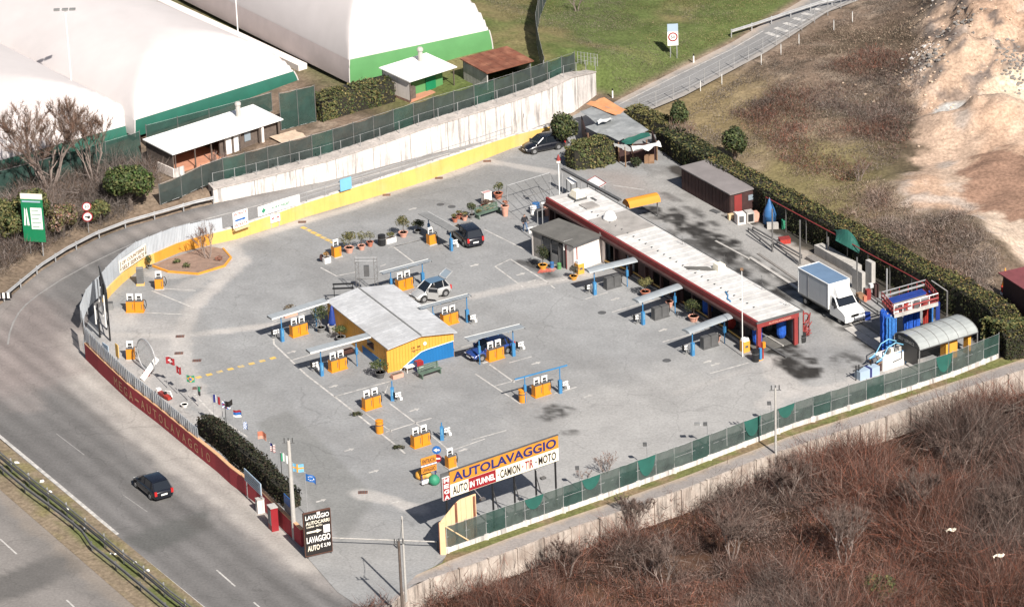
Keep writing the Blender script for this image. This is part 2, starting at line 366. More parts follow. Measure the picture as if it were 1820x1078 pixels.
def H(x, y, sub=True):
    x = np.asarray(x, float); y = np.asarray(y, float)
    s = ((x-w0.x)*ud.x+(y-w0.y)*ud.y)
    d = sd(x, y, plat_poly)
    hs = np.interp(s, [-60, -6, 0, wl*.25, wl*.55, wl*.8, wl, wl+7, wl+20], [.9, .6, .75, 1.5, 2.2, 2.9, 3.1, 1.6, .25])
    m = np.where(s < -2, ss(d, .4, 5), np.where(s < wl, ss(d, .35, 1.2), ss(d, .3, 6)))
    z = -.05+m*(hs+.05)+m*(fbm(x, y, 6, 3)-.5)*.3
    b = sd(x, y, brush_poly); z = z-ss(b, -.7, -.1)*1.9+ss(b, .5, 6)*(fbm(x, y, 7, 9)-.4)*1.6
    rf = ss(-d, 1, 6)*ss(x, P(1300,300).x-6, P(1300,300).x+8)*ss(y, P(1750,560).y, P(1750,500).y)*(1-ss(b, -6, -2))*(1-ss(sd(x, y, lp), -4, -1))
    mz = 0
    for c, h, r, q in mounds:
        mz = mz+h*np.exp(-(((x-c.x)/(r*q[0]))**2+((y-c.y)/(r*q[1]*1.3))**2)**1.3)
    z = z+rf*(mz+(fbm(x, y, 4, 5)-.5)*.5+mz*(fbm(x, y, 2.2, 8)-.5)*.8+(mz>.25)*(fbm(x, y, 1.1, 12)-.5)*.35)
    if sub:
        for q in (rp, lp, pp, r2p): z = z-.35*ss(sd(x, y, q), -.1, .5)*(1 if q is not pp else .9)
    return z
def PG(px, py, extra=0):
    z = 0
    for i in range(14): p = P(px, py, z+extra); z = .5*z+.5*float(H(p.x, p.y, False))
    p = P(px, py, z+extra); return Vector((p.x, p.y, z))
# ---------------------------------------------------------------- ground terrain
x0, x1, y0, y1 = -75, 85, -110, 190
nx, ny = 321, 601
gx, gy = np.meshgrid(np.linspace(x0, x1, nx), np.linspace(y0, y1, ny), indexing='ij'); X = gx.ravel(); Y = gy.ravel(); Z = H(X, Y)
me = bpy.data.meshes.new('ground'); me.vertices.add(nx*ny); me.vertices.foreach_set('co', np.stack([X, Y, Z], 1).ravel().astype(np.float32))
i, j = np.meshgrid(np.arange(nx-1), np.arange(ny-1), indexing='ij'); a = (i*ny+j).ravel(); fc = np.stack([a, a+ny, a+ny+1, a+1], 1)
me.loops.add(fc.size); me.loops.foreach_set('vertex_index', fc.ravel()); me.polygons.add(len(fc)); me.polygons.foreach_set('loop_start', np.arange(len(fc))*4); me.polygons.foreach_set('loop_total', np.full(len(fc), 4))
me.polygons.foreach_set('use_smooth', np.ones(len(fc), bool)); me.update(calc_edges=True)
def ground_col(X, Y):
    n1 = fbm(X, Y, 9, 21); n2 = fbm(X, Y, 2.5, 22); n3 = fbm(X, Y, 20, 23)
    C = np.empty((len(X), 3)); C[:] = (.185, .135, .10)                       # dry brown earth
    C = mix(C, (.27, .21, .16), ss(n2, .5, .70)); C = mix(C, (.075, .058, .04), ss(n1, .48, .64)*.85); C = mix(C, (.09, .07, .05), ss(fbm(X, Y, 1.4, 25), .55, .68)*.7)
    d = sd(X, Y, plat_poly); s = (X-w0.x)*ud.x+(Y-w0.y)*ud.y
    g = ss(d, 0, 1.5)*ss(s, wl*.45, wl*.6); grass = np.empty_like(C); grass[:] = (.10, .125, .042)
    grass = mix(grass, (.21, .16, .085), ss(n1, .50, .70)*.7); grass = mix(grass, (.075, .10, .03), ss(n2, .5, .72)*.6)
    C = C*(1-g[:, None])+grass*g[:, None]
    q = P(1420, 330); gp = ss(-d, 1, 4)*np.exp(-(((X-q.x)/9)**2+((Y-q.y)/14)**2)**2)       # grassy patch behind the hedge
    C = mix(C, (.20, .17, .075), gp*(.2+.55*ss(n1, .35, .6)))
    q = P(1230, 190); gp = ss(-d, .5, 3)*np.exp(-(((X-q.x)/9)**2+((Y-q.y)/12)**2)**2); C = mix(C, (.22, .17, .085), gp*.8)
    sand = W([(1560,345),(1605,312),(1655,255),(1652,200),(1632,165),(1650,112),(1658,70),(1725,38),(1800,10),(2100,-60),(2300,300),(1900,480),(1752,430),(1700,398),(1620,372)])
    dsn = sd(X, Y, TUP(sand))+(fbm(X, Y, 6, 31)-.5)*9+(fbm(X, Y, 1.5, 32)-.5)*3.0
    sc = np.empty_like(C); sc[:] = (.39, .28, .205); sc = mix(sc, (.46, .365, .285), ss(n1, .45, .62)); sc = mix(sc, (.40, .26, .18), ss(n3, .5, .62)*.5); sc = mix(sc, (.36, .31, .27), ss(n2, .55, .75)*.8)
    pile = np.zeros(len(X))
    for c in ((1800, 140), (1700, 100), (1790, 160), (1650, 150)):
        c = P(*c); pile = np.maximum(pile, np.exp(-(((X-c.x)/8)**2+((Y-c.y)/10)**2)))
    sc = mix(sc, (.12, .10, .09), pile*ss(fbm(X, Y, 1.6, 41), .56, .66))
    C = mix(C, (1, 1, 1), 0)*(1-ss(dsn, -.8, .8)[:, None])+sc*ss(dsn, -.8, .8)[:, None]
    for (c, rx, ry, col, st) in (((1795,340),4.2,8,(.25,.155,.11),1), ((1698,207),2.3,2.0,(.40,.385,.36),0), ((1800,185),3,3,(.50,.40,.30),1)):
        c = P(*c); e = ((X-c.x)/rx)**2+((Y-c.y)/ry)**2+(fbm(X, Y, 2, 44)-.5)*1.6*st; C = mix(C, col, 1-ss(e, .8, 1.05))
    b = sd(X, Y, brush_poly); bc = np.empty_like(C); bc[:] = (.045, .027, .02); bc = mix(bc, (.10, .055, .035), ss(n2, .5, .7)); C = C*(1-ss(b, -1, 0)[:, None])+bc*ss(b, -1, 0)[:, None]  # brown litter floor, darkened to stand for shadow in the brush gaps
    lb = ss(d, 0, .5)*(1-ss(s, -4, 6)); C = mix(C, (.17, .13, .095), lb*.7)                # bare bank behind the guardrail
    gt, _ = segd(X, Y, TUP(W([(0,830),(245,1065),(500,1280)])))
    C = mix(C, (.13, .14, .05), (1-ss(gt, 1.0, 4.0))*(.35+.65*ss(n2, .4, .6)))
    return C
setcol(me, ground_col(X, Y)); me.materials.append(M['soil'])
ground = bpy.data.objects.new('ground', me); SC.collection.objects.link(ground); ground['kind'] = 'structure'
o = MB()._add([(-2500, -1500, -3.2), (2500, -1500, -3.2), (2500, 4000, -3.2), (-2500, 4000, -3.2)], [(0, 1, 2, 3)]).build('terrain', mat('terrain_far', (.16, .13, .09), .95, n=.2, ns=.02, nc=(.10, .11, .05)))
o['kind'] = 'structure'
# ---------------------------------------------------------------- painted sheets
def sheet(name, poly, z, res, colf, mt='sheet', label=None):
    pts = [(p[0], p[1]) for p in poly]; xs = [p[0] for p in pts]; ys = [p[1] for p in pts]
    bd = []
    for a, b in zip(pts, pts[1:]+pts[:1]):
        n = max(1, int(math.hypot(b[0]-a[0], b[1]-a[1])/(res*1.5)))
        bd += [(a[0]+(b[0]-a[0])*k/n, a[1]+(b[1]-a[1])*k/n) for k in range(n)]
    gx, gy = np.meshgrid(np.arange(max(min(xs), -70), min(max(xs), 80), res), np.arange(max(min(ys), -100), min(max(ys), 160), res), indexing='ij')
    gx = gx.ravel(); gy = gy.ravel(); k = sd(gx, gy, pts) > res*.45; gx = gx[k]; gy = gy[k]
    vs = [Vector(p) for p in bd]+[Vector((a, b)) for a, b in zip(gx, gy)]
    nb = len(bd); ov, oe, of, *_ = geometry.delaunay_2d_cdt(vs, [(i, (i+1) % nb) for i in range(nb)], [], 1, 1e-5)
    me = bpy.data.meshes.new(name); me.from_pydata([(v.x, v.y, z) for v in ov], [], [tuple(f) for f in of]); me.update()
    if me.polygons[0].normal.z < 0: me.flip_normals()
    XX = np.array([v.x for v in ov]); YY = np.array([v.y for v in ov]); setcol(me, colf(XX, YY)); me.materials.append(M[mt])
    o = bpy.data.objects.new(name, me); SC.collection.objects.link(o); o['kind'] = 'structure'; return o
def band(C, X, Y, px, wd, col, st=1, soft=.5, seed=1, world=None):
    d, t = segd(X, Y, TUP(W(px))); d = d+(fbm(X, Y, 1.2, seed)-.5)*wd*.9
    f = (1-ss(d, wd*.5, wd*.5+soft))*st*(.55+.6*fbm(X, Y, 2.2, seed+5)); return mix(C, col, np.clip(f, 0, 1))
def patch(C, X, Y, px, col, st=1, soft=.6, seed=1, wob=1.5):
    d = sd(X, Y, TUP(W(px)))+(fbm(X, Y, 1.8, seed)-.5)*wob; return mix(C, col, np.clip(ss(d, -soft, soft)*st, 0, 1))
def lot_col(X, Y):
    n1 = fbm(X, Y, 14, 51); n2 = fbm(X, Y, 3, 52); n3 = fbm(X, Y, .9, 53)
    C = np.empty((len(X), 3)); C[:] = (.248, .249, .247); C *= (.84+.32*n1)[:, None]; C *= (.90+.20*n2)[:, None]; C *= (.93+.14*n3)[:, None]
    pale = (.41, .385, .36)
    C = patch(C, X, Y, [(1185,300),(1330,385),(1440,440),(1560,560),(1500,620),(1440,560),(1250,440),(1130,372),(1090,320)], (.31, .298, .28), .75, 1.5, 7, 2)
    C = patch(C, X, Y, [(900,780),(1000,690),(1200,640),(1400,660),(1560,650),(1500,740),(1200,830),(1000,900),(900,900)], (.335, .325, .31), .75, 5, 2, 5)
    C = patch(C, X, Y, [(560,850),(640,920),(780,990),(600,1050),(530,960)], (.29, .28, .265), .5, 3, 3, 3)
    C = patch(C, X, Y, [(200,560),(330,570),(330,740),(450,800),(420,830),(230,700)], (.335, .32, .305), .85, 2, 4, 3)
    C = patch(C, X, Y, [(455,752),(512,730),(668,882),(610,962),(560,900)], (.185, .186, .178), .75, .25, 5, .5)
    C = patch(C, X, Y, [(640,340),(860,290),(1000,310),(960,345),(800,370),(640,385)], (.20, .197, .188), .5, 2, 6, 2)
    for k, (px, wd, st) in enumerate([([(870,287),(800,311),(720,335),(620,372),(530,397),(430,428),(405,440)],.55,.9),([(405,440),(428,465),(345,540),(322,597),(325,640),(345,690),(378,735)],1.2,.8),([(430,462),(345,550),(318,610)],.6,.9),([(866,287),(985,307)],.6,.8),([(190,596),(320,598),(420,586),(490,577)],.5,1),
            ([(640,875),(700,890),(745,908)],1.0,.95),([(840,528),(930,508),(1020,494),(1045,488)],.8,.8),([(700,538),(840,528)],.5,.5),([(280,490),(400,480),(330,510)],1.5,.6),([(1420,700),(1500,690),(1620,645)],1.6,.8),([(1370,640),(1400,690),(1360,720)],1.4,.8),([(1200,700),(1380,640)],.3,.3),
            ([(400,445),(410,425),(370,448)],1.2,.5),([(205,560),(200,640),(260,700),(340,760)],2.2,.5)]):
        C = band(C, X, Y, px, wd, pale, st, .5, 60+k)
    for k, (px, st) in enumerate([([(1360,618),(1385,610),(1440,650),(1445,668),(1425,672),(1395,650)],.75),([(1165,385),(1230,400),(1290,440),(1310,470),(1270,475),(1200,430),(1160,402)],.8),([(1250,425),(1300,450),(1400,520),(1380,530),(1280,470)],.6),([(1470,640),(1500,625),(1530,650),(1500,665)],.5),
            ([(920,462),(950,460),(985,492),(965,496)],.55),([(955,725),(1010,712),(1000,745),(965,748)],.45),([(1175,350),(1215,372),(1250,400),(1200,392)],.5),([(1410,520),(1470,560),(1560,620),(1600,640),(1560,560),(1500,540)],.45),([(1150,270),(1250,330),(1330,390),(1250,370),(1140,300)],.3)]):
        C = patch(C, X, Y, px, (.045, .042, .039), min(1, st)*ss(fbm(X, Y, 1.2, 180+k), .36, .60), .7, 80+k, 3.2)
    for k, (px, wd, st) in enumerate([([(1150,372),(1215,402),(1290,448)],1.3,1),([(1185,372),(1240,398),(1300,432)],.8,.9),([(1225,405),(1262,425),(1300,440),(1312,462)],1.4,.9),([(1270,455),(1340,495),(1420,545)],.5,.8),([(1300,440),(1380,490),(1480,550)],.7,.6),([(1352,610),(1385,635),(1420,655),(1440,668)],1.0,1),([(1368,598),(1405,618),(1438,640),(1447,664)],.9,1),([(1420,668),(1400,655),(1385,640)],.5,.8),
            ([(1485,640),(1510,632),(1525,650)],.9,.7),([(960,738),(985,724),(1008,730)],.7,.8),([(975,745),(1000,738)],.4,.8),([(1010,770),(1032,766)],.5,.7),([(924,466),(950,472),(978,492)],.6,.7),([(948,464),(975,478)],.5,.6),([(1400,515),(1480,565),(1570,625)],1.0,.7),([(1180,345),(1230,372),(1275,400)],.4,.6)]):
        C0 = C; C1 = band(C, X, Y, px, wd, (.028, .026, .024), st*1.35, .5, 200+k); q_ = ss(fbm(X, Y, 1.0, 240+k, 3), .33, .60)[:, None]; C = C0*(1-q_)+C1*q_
    C = band(C, X, Y, HED, 2.2, (.045, .04, .032), 1.6, .8, 230); C = band(C, X, Y, [(1200,300),(1300,372),(1340,395)], .8, (.05, .045, .04), 1.2, .5, 231)  # near-black band paints deep shade along the hedge foot into the lot colour
    C = patch(C, X, Y, [(1040,300),(1120,310),(1180,350),(1130,360),(1080,330)], (.27, .235, .215), .7, 1.5, 91, 2)
    C = patch(C, X, Y, [(1395,430),(1480,465),(1510,500),(1440,480),(1390,440)], (.40, .34, .28), .5, .8, 92, 1)
    for k, px in enumerate([[(0,0),(1,1)],[(330,560),(380,640),(520,760),(700,800)],[(440,430),(560,470),(600,560)],[(600,480),(760,520),(900,560),(1040,640),(1200,720)],[(860,640),(960,760),(940,800)]][1:]):
        C = band(C, X, Y, px, 1.4, (.20, .197, .19), .35, 1.5, 100+k)
    return C
def road_col(X, Y):
    n1 = fbm(X, Y, 12, 61); n2 = fbm(X, Y, 2.6, 62)
    C = np.empty((len(X), 3)); C[:] = (.14, .134, .130); C *= (.88+.24*n1)[:, None]; C *= (.92+.16*n2)[:, None]
    for k, (px, wd, st, col) in enumerate([([(-100,585),(60,700),(240,850),(420,1000),(520,1085)],1.6,.35,(.12,.115,.11)),([(-60,700),(80,800),(300,985),(400,1078)],1.4,.35,(.125,.12,.115)),
            ([(130,600),(150,655),(230,730),(330,815),(450,905),(560,1000)],2.4,1.0,(.36,.335,.305)),([(110,600),(140,680),(260,785),(380,880),(520,1000),(620,1050)],.9,.5,(.34,.31,.285)),([(60,640),(200,760),(400,930)],.5,.3,(.27,.25,.23)),
            ([(10,590),(60,520),(160,455),(260,420),(360,396)],1.6,.35,(.125,.12,.115)),([(-40,610),(20,545),(80,495),(170,440),(290,398),(385,376),(560,332)],1.0,.55,(.30,.265,.24)),([(40,640),(100,560),(190,480),(262,428)],1.8,.3,(.14,.135,.13)),
            ([(0,600),(10,660),(50,720)],1.6,.4,(.30,.26,.24)),([(340,385),(560,338),(800,272),(960,228)],1.3,.3,(.27,.25,.235))]):
        C = band(C, X, Y, px, wd, col, st, 1.3, 120+k)
    C = patch(C, X, Y, [(-60,640),(0,560),(70,520),(150,580),(150,660),(60,690),(-40,720)], (.22, .185, .172), .7, 3, 136, 4)
    A_, B_ = P(-40, 745), P(360, 1078); dd = (B_-A_).normalized(); lat = (X-A_.x)*-dd.y+(Y-A_.y)*dd.x; lon = (X-A_.x)*dd.x+(Y-A_.y)*dd.y      # wheel tracks and drips along the lanes
    C = C*(1+.34*(fbm(lon/14, lat, .8, 135, 3)-.5)+.12*np.cos(lat*2*math.pi/1.75))[:, None]
    C = patch(C, X, Y, [(385,372),(560,325),(750,280),(960,222),(960,240),(740,325),(540,380),(420,415),(330,425)], (.27, .262, .255), .8, .6, 131, 1)
    C = patch(C, X, Y, [(218,958),(290,930),(370,905),(372,940),(262,985)], (.095, .095, .09), .8, .3, 133, .4)
    C = patch(C, X, Y, [(330,925),(350,915),(375,930),(352,945)], (.09, .085, .08), .7, .5, 134, 1)
    return C
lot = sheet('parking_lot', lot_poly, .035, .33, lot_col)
road = sheet('road', road_poly, 0, .6, road_col)
def r2_col(X, Y):
    C = np.empty((len(X), 3)); C[:] = (.22, .215, .21); C *= (.85+.3*fbm(X, Y, 5, 65))[:, None]
    C = band(C, X, Y, R2U, .9, (.40, .33, .27), .9, .5, 140); C = band(C, X, Y, R2L, .7, (.34, .31, .28), .9, .5, 141); return C
sheet('slip_road', r2_poly, 0, .6, r2_col)
def rb_col(X, Y):
    C = np.empty((len(X), 3)); C[:] = (.20, .185, .172); C *= (.85+.3*fbm(X, Y, 9, 66))[:, None]; C *= (.92+.16*fbm(X, Y, 2.6, 69))[:, None]
    C = patch(C, X, Y, [(-40,1040),(120,972),(150,1010),(30,1062),(-60,1075)], (.10, .095, .09), .8, .25, 143, .4)
    C = band(C, X, Y, [(0,900),(200,1078)], 1.2, (.15, .14, .13), .5, 1, 144); C = band(C, X, Y, [(0,864),(249,1078)], 1.5, (.27,.22,.17), .5, 1, 145); return C
sheet('carriageway', W([(-200,690),(-4,862),(252,1086),(500,1300),(100,1300),(-300,1000)]), 0, .6, rb_col)
def path_col(X, Y):
    C = np.empty((len(X), 3)); C[:] = (.27, .245, .23); C *= (.85+.3*fbm(X, Y, 4, 67))[:, None]; C = band(C, X, Y, PUP[::-1], .35, (.40, .31, .22), .9, .3, 150); return C
sheet('path', path_poly, .05, .5, path_col)
def verge_col(X, Y):
    C = np.empty((len(X), 3)); C[:] = (.19, .14, .085); C = mix(C, (.12, .13, .045), ss(fbm(X, Y, 1.6, 68), .40, .55)*.9); return C
sheet('verge', W(FEN+[(1960,590)]+PUP[1:]+[(786,1000)]), .04, .45, verge_col, 'soil')
sheet('median_verge', W([(-200,620),(-2,779),(372,1086),(560,1240),(470,1260),(246,1083),(-2,868),(-220,690)]), .02, .45, lambda X, Y: mix(mix(np.tile((.21, .165, .115), (len(X), 1)), (.11, .125, .045), (1-ss(segd(X, Y, TUP(W([(-60,775),(60,868),(200,985),(330,1090)])))[0], .5, 1.5))*ss(fbm(X, Y, 1.3, 70), .3, .5)), (.20, .17, .08), ss(fbm(X, Y, 2, 71), .55, .7)*.7), 'soil')
# ---------------------------------------------------------------- painted lines
def line(px, wd, m='white_line', z=.042, nm='road_marking', wo=None):
    o = ribbon(nm, px, wd, z, m); o['kind'] = 'structure'; return o
zr = .006
for px in ([(-80,708),(0,775),(105,862),(209,949)], [(252,990.7),(360,1078),(420,1126)]): line(px, .30, z=zr)
for px in ([(-80,795),(0,864.5),(131,976)], [(166,1007),(249,1078),(330,1148)]): line(px, .26, z=.006)
for px in ([(219,879),(262,909)], [(100,770),(150,808)]): line(px, .09, 'faint_line', z=.007)
for px in ([(0,957),(30,984)], [(118,1065),(150,1095)], [(385,1012),(418,1041)], [(451,1069),(480,1095)], ): line(px, .13, z=.007)
line([(14,612),(17,592),(24,572),(33,556),(46,541),(66,525),(90,509),(110,496),(132,484),(157,470),(182,458),(209,445),(236,433),(262,422),(286,412),(310,404),(332,397),(356,391)], .16, 'faint_line', z=.007)
line([(356,392),(470,362),(560,338),(700,300),(800,272)], .14, z=.007)
line([(1100,186),(1200,136),(1300,88),(1357,55)], .12, z=.007)
for a in range(6): line([(1352+a*15.5,66-a*8.5),(1375+a*15.5,60-a*10)], .55, z=.008) if False else line([(1362+a*16,58-a*8.6),(1385+a*15,66-a*9.6)], .6, z=.008)
LB = [([(484,577),(487,612),(545,667),(610,717),(697,786),(720,806)],.16),([(484,572),(545,556)],.13),([(520,640),(605,615)],.14),([(594,705),(693,678),(683,702)],.14),([(686,768),(767,743)],.14),([(690,715),(760,768),(800,802)],.13),([(560,640),(580,655)],.001),
 ([(800,802),(862,780)],.13),([(650,735),(697,768)],.1),([(845,665),(925,718)],.13),([(870,648),(915,680)],.14),([(880,686),(940,670)],.12),([(699,439),(755,425),(690,441)],.12),([(699,439),(737,468)],.14),([(570,476),(598,491),(632,484)],.14),([(676,474),(686,470)],.13),
 ([(697,483),(733,474)],.12),([(860,408),(935,445),(955,458)],.13),([(907,461),(970,500),(986,513)],.14),([(880,474),(930,511)],.14),([(907,461),(880,474)],.12),([(1262,664),(1330,645)],.14),([(1178,608),(1245,590)],.14),([(1088,555),(1165,533)],.14),([(740,855),(700,867)],.001),
 ([(270,512),(348,517)],.12),([(270,517),(345,548)],.14),([(257,556),(342,560)],.13),([(378,735),(440,777)],.16),([(345,700),(378,735)],.18),([(272,632),(330,634)],.12),([(275,668),(318,668)],.1),([(1090,330),(1145,338)],.12),([(868,620),(905,611)],.001),([(1045,600),(1090,590)],.001),([(1040,532),(1080,520)],.12),
 ([(598,600),(600,660),(640,662)],.001),([(935,510),(1045,490)],.12),([(838,782),(900,765)],.13),([(870,830),(940,805)],.001),([(572,705),(625,700)],.001),([(820,618),(868,604)],.12),([(905,645),(945,634)],.13),([(985,700),(1025,688)],.13),([(790,575),(850,566)],.1),([(1275,350),(1370,430)],.1),([(1430,500),(1530,570)],.001)]
for px, wd in LB:
    if wd > .01: line(px, wd)
for a in range(8): t = a/7; line([(352+t*132-4, 671-t*34+1), (352+t*132+6, 671-t*34-1.5)], .42, 'yellow_line')
for a in range(7): t = a/6; line([(540+t*52-4, 405+t*26-1), (540+t*52+4, 405+t*26+2)], .42, 'yellow_line')
for a in range(6): line([(957+a*5.0, 486-a*.6), (962+a*5.6, 479-a*.7)], .22, 'red_line')
for a, (x, y) in enumerate([(733,372),(518,626),(592,687),(736,729),(823,800),(843,472),(925,488),(945,500),(1093,532),(1178,587),(1257,643),(1271,648),(865,684-40),(952,646),(1045,704),(620,800),(664,838),(570,890),(700,893)]):
    b = MB(); p = P(x, y); c_, s_ = math.cos(.55), math.sin(.55); b.poly([(p.x+(u*c_-v*s_)*.8, p.y+(u*s_+v*c_)*.8, .044) for u, v in ((-.5, -.12), (.15, -.12), (.15, -.32), (.62, 0), (.15, .32), (.15, .12), (-.5, .12))]); o = b.build('paint_patch', 'white_line'); o['kind'] = 'structure'
for x, y in [(270,472),(320,598),(318,628),(350,690),(537,395),(687,347),(780,317),(866,287),(645,875),(350,641)]:
    p = P(x, y); b = MB(); b.bx(p.x-.36, p.x+.36, p.y-.25, p.y+.25, .036, .05, 0)
    for k in range(5): b.bx(p.x-.32+k*.14, p.x-.25+k*.14, p.y-.22, p.y+.22, .05, .06, 1)
    o = b.build('drain_grate', ['rust', 'dark_grey']); o['kind'] = 'structure'
for x, y in [(783,364),(803,368),(1070,556),(1185,641)]:
    p = P(x, y); o = MB().lathe([(.36, .036), (.36, .05), (.33, .052)], (p.x, p.y, 0), 12).build('manhole_cover', 'dark_grey'); o['kind'] = 'structure'
# ================================================================ walls and fences
def fin(o): return o
def lerp_pts(px, step):
    "resample a pixel polyline on the ground to world points about step metres apart"
    pts = W(px) if not isinstance(px[0], Vector) else px; out = [pts[0]]
    for a, b in zip(pts, pts[1:]):
        n = max(1, round((b-a).length/step)); out += [a.lerp(b, k/n) for k in range(1, n+1)]
    return out
def along(pts, n=None, step=None):
    L = [0]
    for a, b in zip(pts, pts[1:]): L.append(L[-1]+(b-a).length)
    if n is None: n = max(1, round(L[-1]/step))
    out = []
    for k in range(n+1):
        s = L[-1]*k/n; i = 0
        while i < len(pts)-2 and L[i+1] < s: i += 1
        out.append(pts[i].lerp(pts[i+1], (s-L[i])/(L[i+1]-L[i])))
    return out
# --- yellow perimeter wall
t = thing('perimeter_wall', 'long low yellow wall curving round the car wash yard under grey sheet panels', 'wall', P(419,426))
yp = W(YEL); yh = [1.1,1.25,1.5,1.6,1.5,1.35,1.25,1.15,1.05,.95,.9,.85,.85,.9,.9]
MB().run(yp[:9], -.3, yh[:9], -.28).build('wall_section', 'yellow_wall', t, world=True)
MB().run(yp[8:11], -.3, yh[8:11], -.28).build('wall_section', 'orange_wall', t, world=True)
MB().run(yp[10:], -.3, yh[10:], -.28).build('wall_section', 'yellow_wall', t, world=True)
o = MB().run([p+Vector((0, 0, 0)) for p in yp[:9]], [h+.002 for h in yh[:9]], [h+.07 for h in yh[:9]], -.34).build('coping', 'concrete_pale', t, world=True)
# corrugated sheet panels on top
t2 = thing('sheet_fence', 'curved grey steel sheet fence on the yellow wall beside the bend of the ramp', 'fence', P(246,481))
pp2 = W([(398,431),(373,436),(320,449),(275,468),(246,481),(218,504),(198,524),(188,537),(175,548),(160,565),(150,590)])
bs = along(pp2, step=1.55)
for i, (a, b) in enumerate(zip(bs, bs[1:])):
    d = (b-a).normalized(); n = Vector((d.y, -d.x, 0)); k = i/len(bs); hh = 1.45+.35*math.sin(k*3.1); q = MB()
    for r in range(9):
        u0 = r/9; u1 = (r+.5)/9; u2 = (r+1)/9
        for s0, s1, off in ((u0, u1, -.12), (u1, u2, -.16)):
            A = a.lerp(b, s0)+n*-off; B = a.lerp(b, s1)+n*-off
            q.bx(0, 1, 0, 1, 0, 1, T=Matrix(((B.x-A.x, n.x*.03, 0, A.x), (B.y-A.y, n.y*.03, 0, A.y), (0, 0, hh, .88), (0, 0, 0, 1))))
    q.build('sheet_panel', 'grey_sheet', t2, world=True)
    p = a+n*.20; MB().tube([(p.x, p.y, .3), (p.x, p.y, .95+hh)], .035, 5).build('post', 'galv', t2, world=True)
# light railing on the right part of the yellow wall
t = thing('wall_railing', 'thin metal railing on top of the yellow wall along the ramp', 'railing', P(737,329))
rl = along(yp[1:7], step=2.0)
rz = lambda p: np.interp(segd(np.array([p.x]), np.array([p.y]), TUP(yp[:9]))[1][0], [0, .12, .3, .5, .7, 1], [1.2, 1.3, 1.6, 1.65, 1.5, 1.3])
MB().tube([(p.x, p.y+.15, rz(p)+.85) for p in rl], .035, 5).build('rail', 'galv', t, world=True)
MB().tube([(p.x, p.y+.15, rz(p)+.45) for p in rl], .025, 5).build('rail', 'galv', t, world=True)
for p in rl: MB().tube([(p.x, p.y+.15, rz(p)-.1), (p.x, p.y+.15, rz(p)+.88)], .03, 5).build('post', 'galv', t, world=True)
# --- boards on the yellow wall
def board(name, label, cat, a, b, z0, z1, m, th=.06, posts=False, group=None, edge=None):
    "upright board over the ground line a-b (pixels), facing the viewer's side; local x from a to b"
    A = P(*a); B = P(*b); d = B-A; t = thing(name, label, cat, A, math.atan2(d.y, d.x), group); L = d.length
    t['L'] = L; MB().bx(0, L, 0, th, z0, z1).build('panel', m, t)
    if posts:
        for x in ((.08, L-.08) if posts is True else posts): MB().tube([(x, th+.05, 0), (x, th+.05, z1-.05)], .05, 6).build('post', edge or 'galv', t)
    del t['L']; return t, L
A = (414, 432)
t, L = board('entrance_board', 'white board reading ENTRATA twice with a blue arrow, left of the banner', 'sign', (417,430), (443,421), 1.25, 2.75, 'sign_white')
for z in (2.42, 1.38): text('ENTRATA', (.1, -.02, z), (1, 0, 0), (0, 0, 1), L-.2, .24, 'sign_red', t)
MB().poly([(.2, -.02, 1.86), (L-.5, -.02, 1.86), (L-.5, -.02, 1.78), (L-.2, -.02, 1.95), (L-.5, -.02, 2.12), (L-.5, -.02, 2.04), (.2, -.02, 2.04)]).build('arrow', 'sign_blue', t)
MB().bx(0, L, -.25, 0, 1.1, 1.2).build('bracket', 'timber_pale', t)
t, L = board('banner', 'long white banner with a green diamond and pale green lettering on the yellow wall', 'banner', (461,412), (535,388), 1.45, 2.35, 'sign_white')
MB().poly([(.35, -.02, 1.85), (.6, -.02, 1.62), (.85, -.02, 1.88), (.6, -.02, 2.15)]).build('emblem', 'green_paint', t)
text('Lavaggi', (1.5, -.02, 1.72), (1, 0, 0), (0, 0, 1), L*.42, .38, 'green_paint', t, bold=0)
t, L = board('wall_notice', 'small white notice with two red marks on a stand before the yellow wall', 'sign', (482,407), (499,402), .55, 1.25, 'sign_white', posts=True)
for x in (.12, L-.4): MB().bx(x, x+.28, -.02, -.005, .9, 1.02).build('mark', 'sign_red', t)
t, L = board('sky_blue_board', 'sky blue blank board standing on the yellow wall beside the ramp railing', 'board', (607,370), (627,364), 1.6, 2.75, 'sky_board')
t, L = board('self_service_board', 'cream board with two arrows reading SELF SERVICE on the curved grey sheet fence', 'sign', (214,505), (261,473), 1.05, 2.15, 'sign_cream', posts=False)
for c in t.children: c.location.y = .22-.3
text('OP. COUNTERNI', (.35, -.1, 1.68), (1, 0, 0), (0, 0, 1), L-.75, .32, 'sign_brown', t); text('SELF SERVICE', (.35, -.1, 1.17), (1, 0, 0), (0, 0, 1), L-.75, .36, 'sign_brown', t)
for x in (.14, L-.14): MB().poly([(x-.04, -.09, 2.05), (x-.04, -.09, 1.4), (x-.11, -.09, 1.4), (x, -.09, 1.12), (x+.11, -.09, 1.4), (x+.04, -.09, 1.4), (x+.04, -.09, 2.05)]).build('arrow', 'sign_black', t)
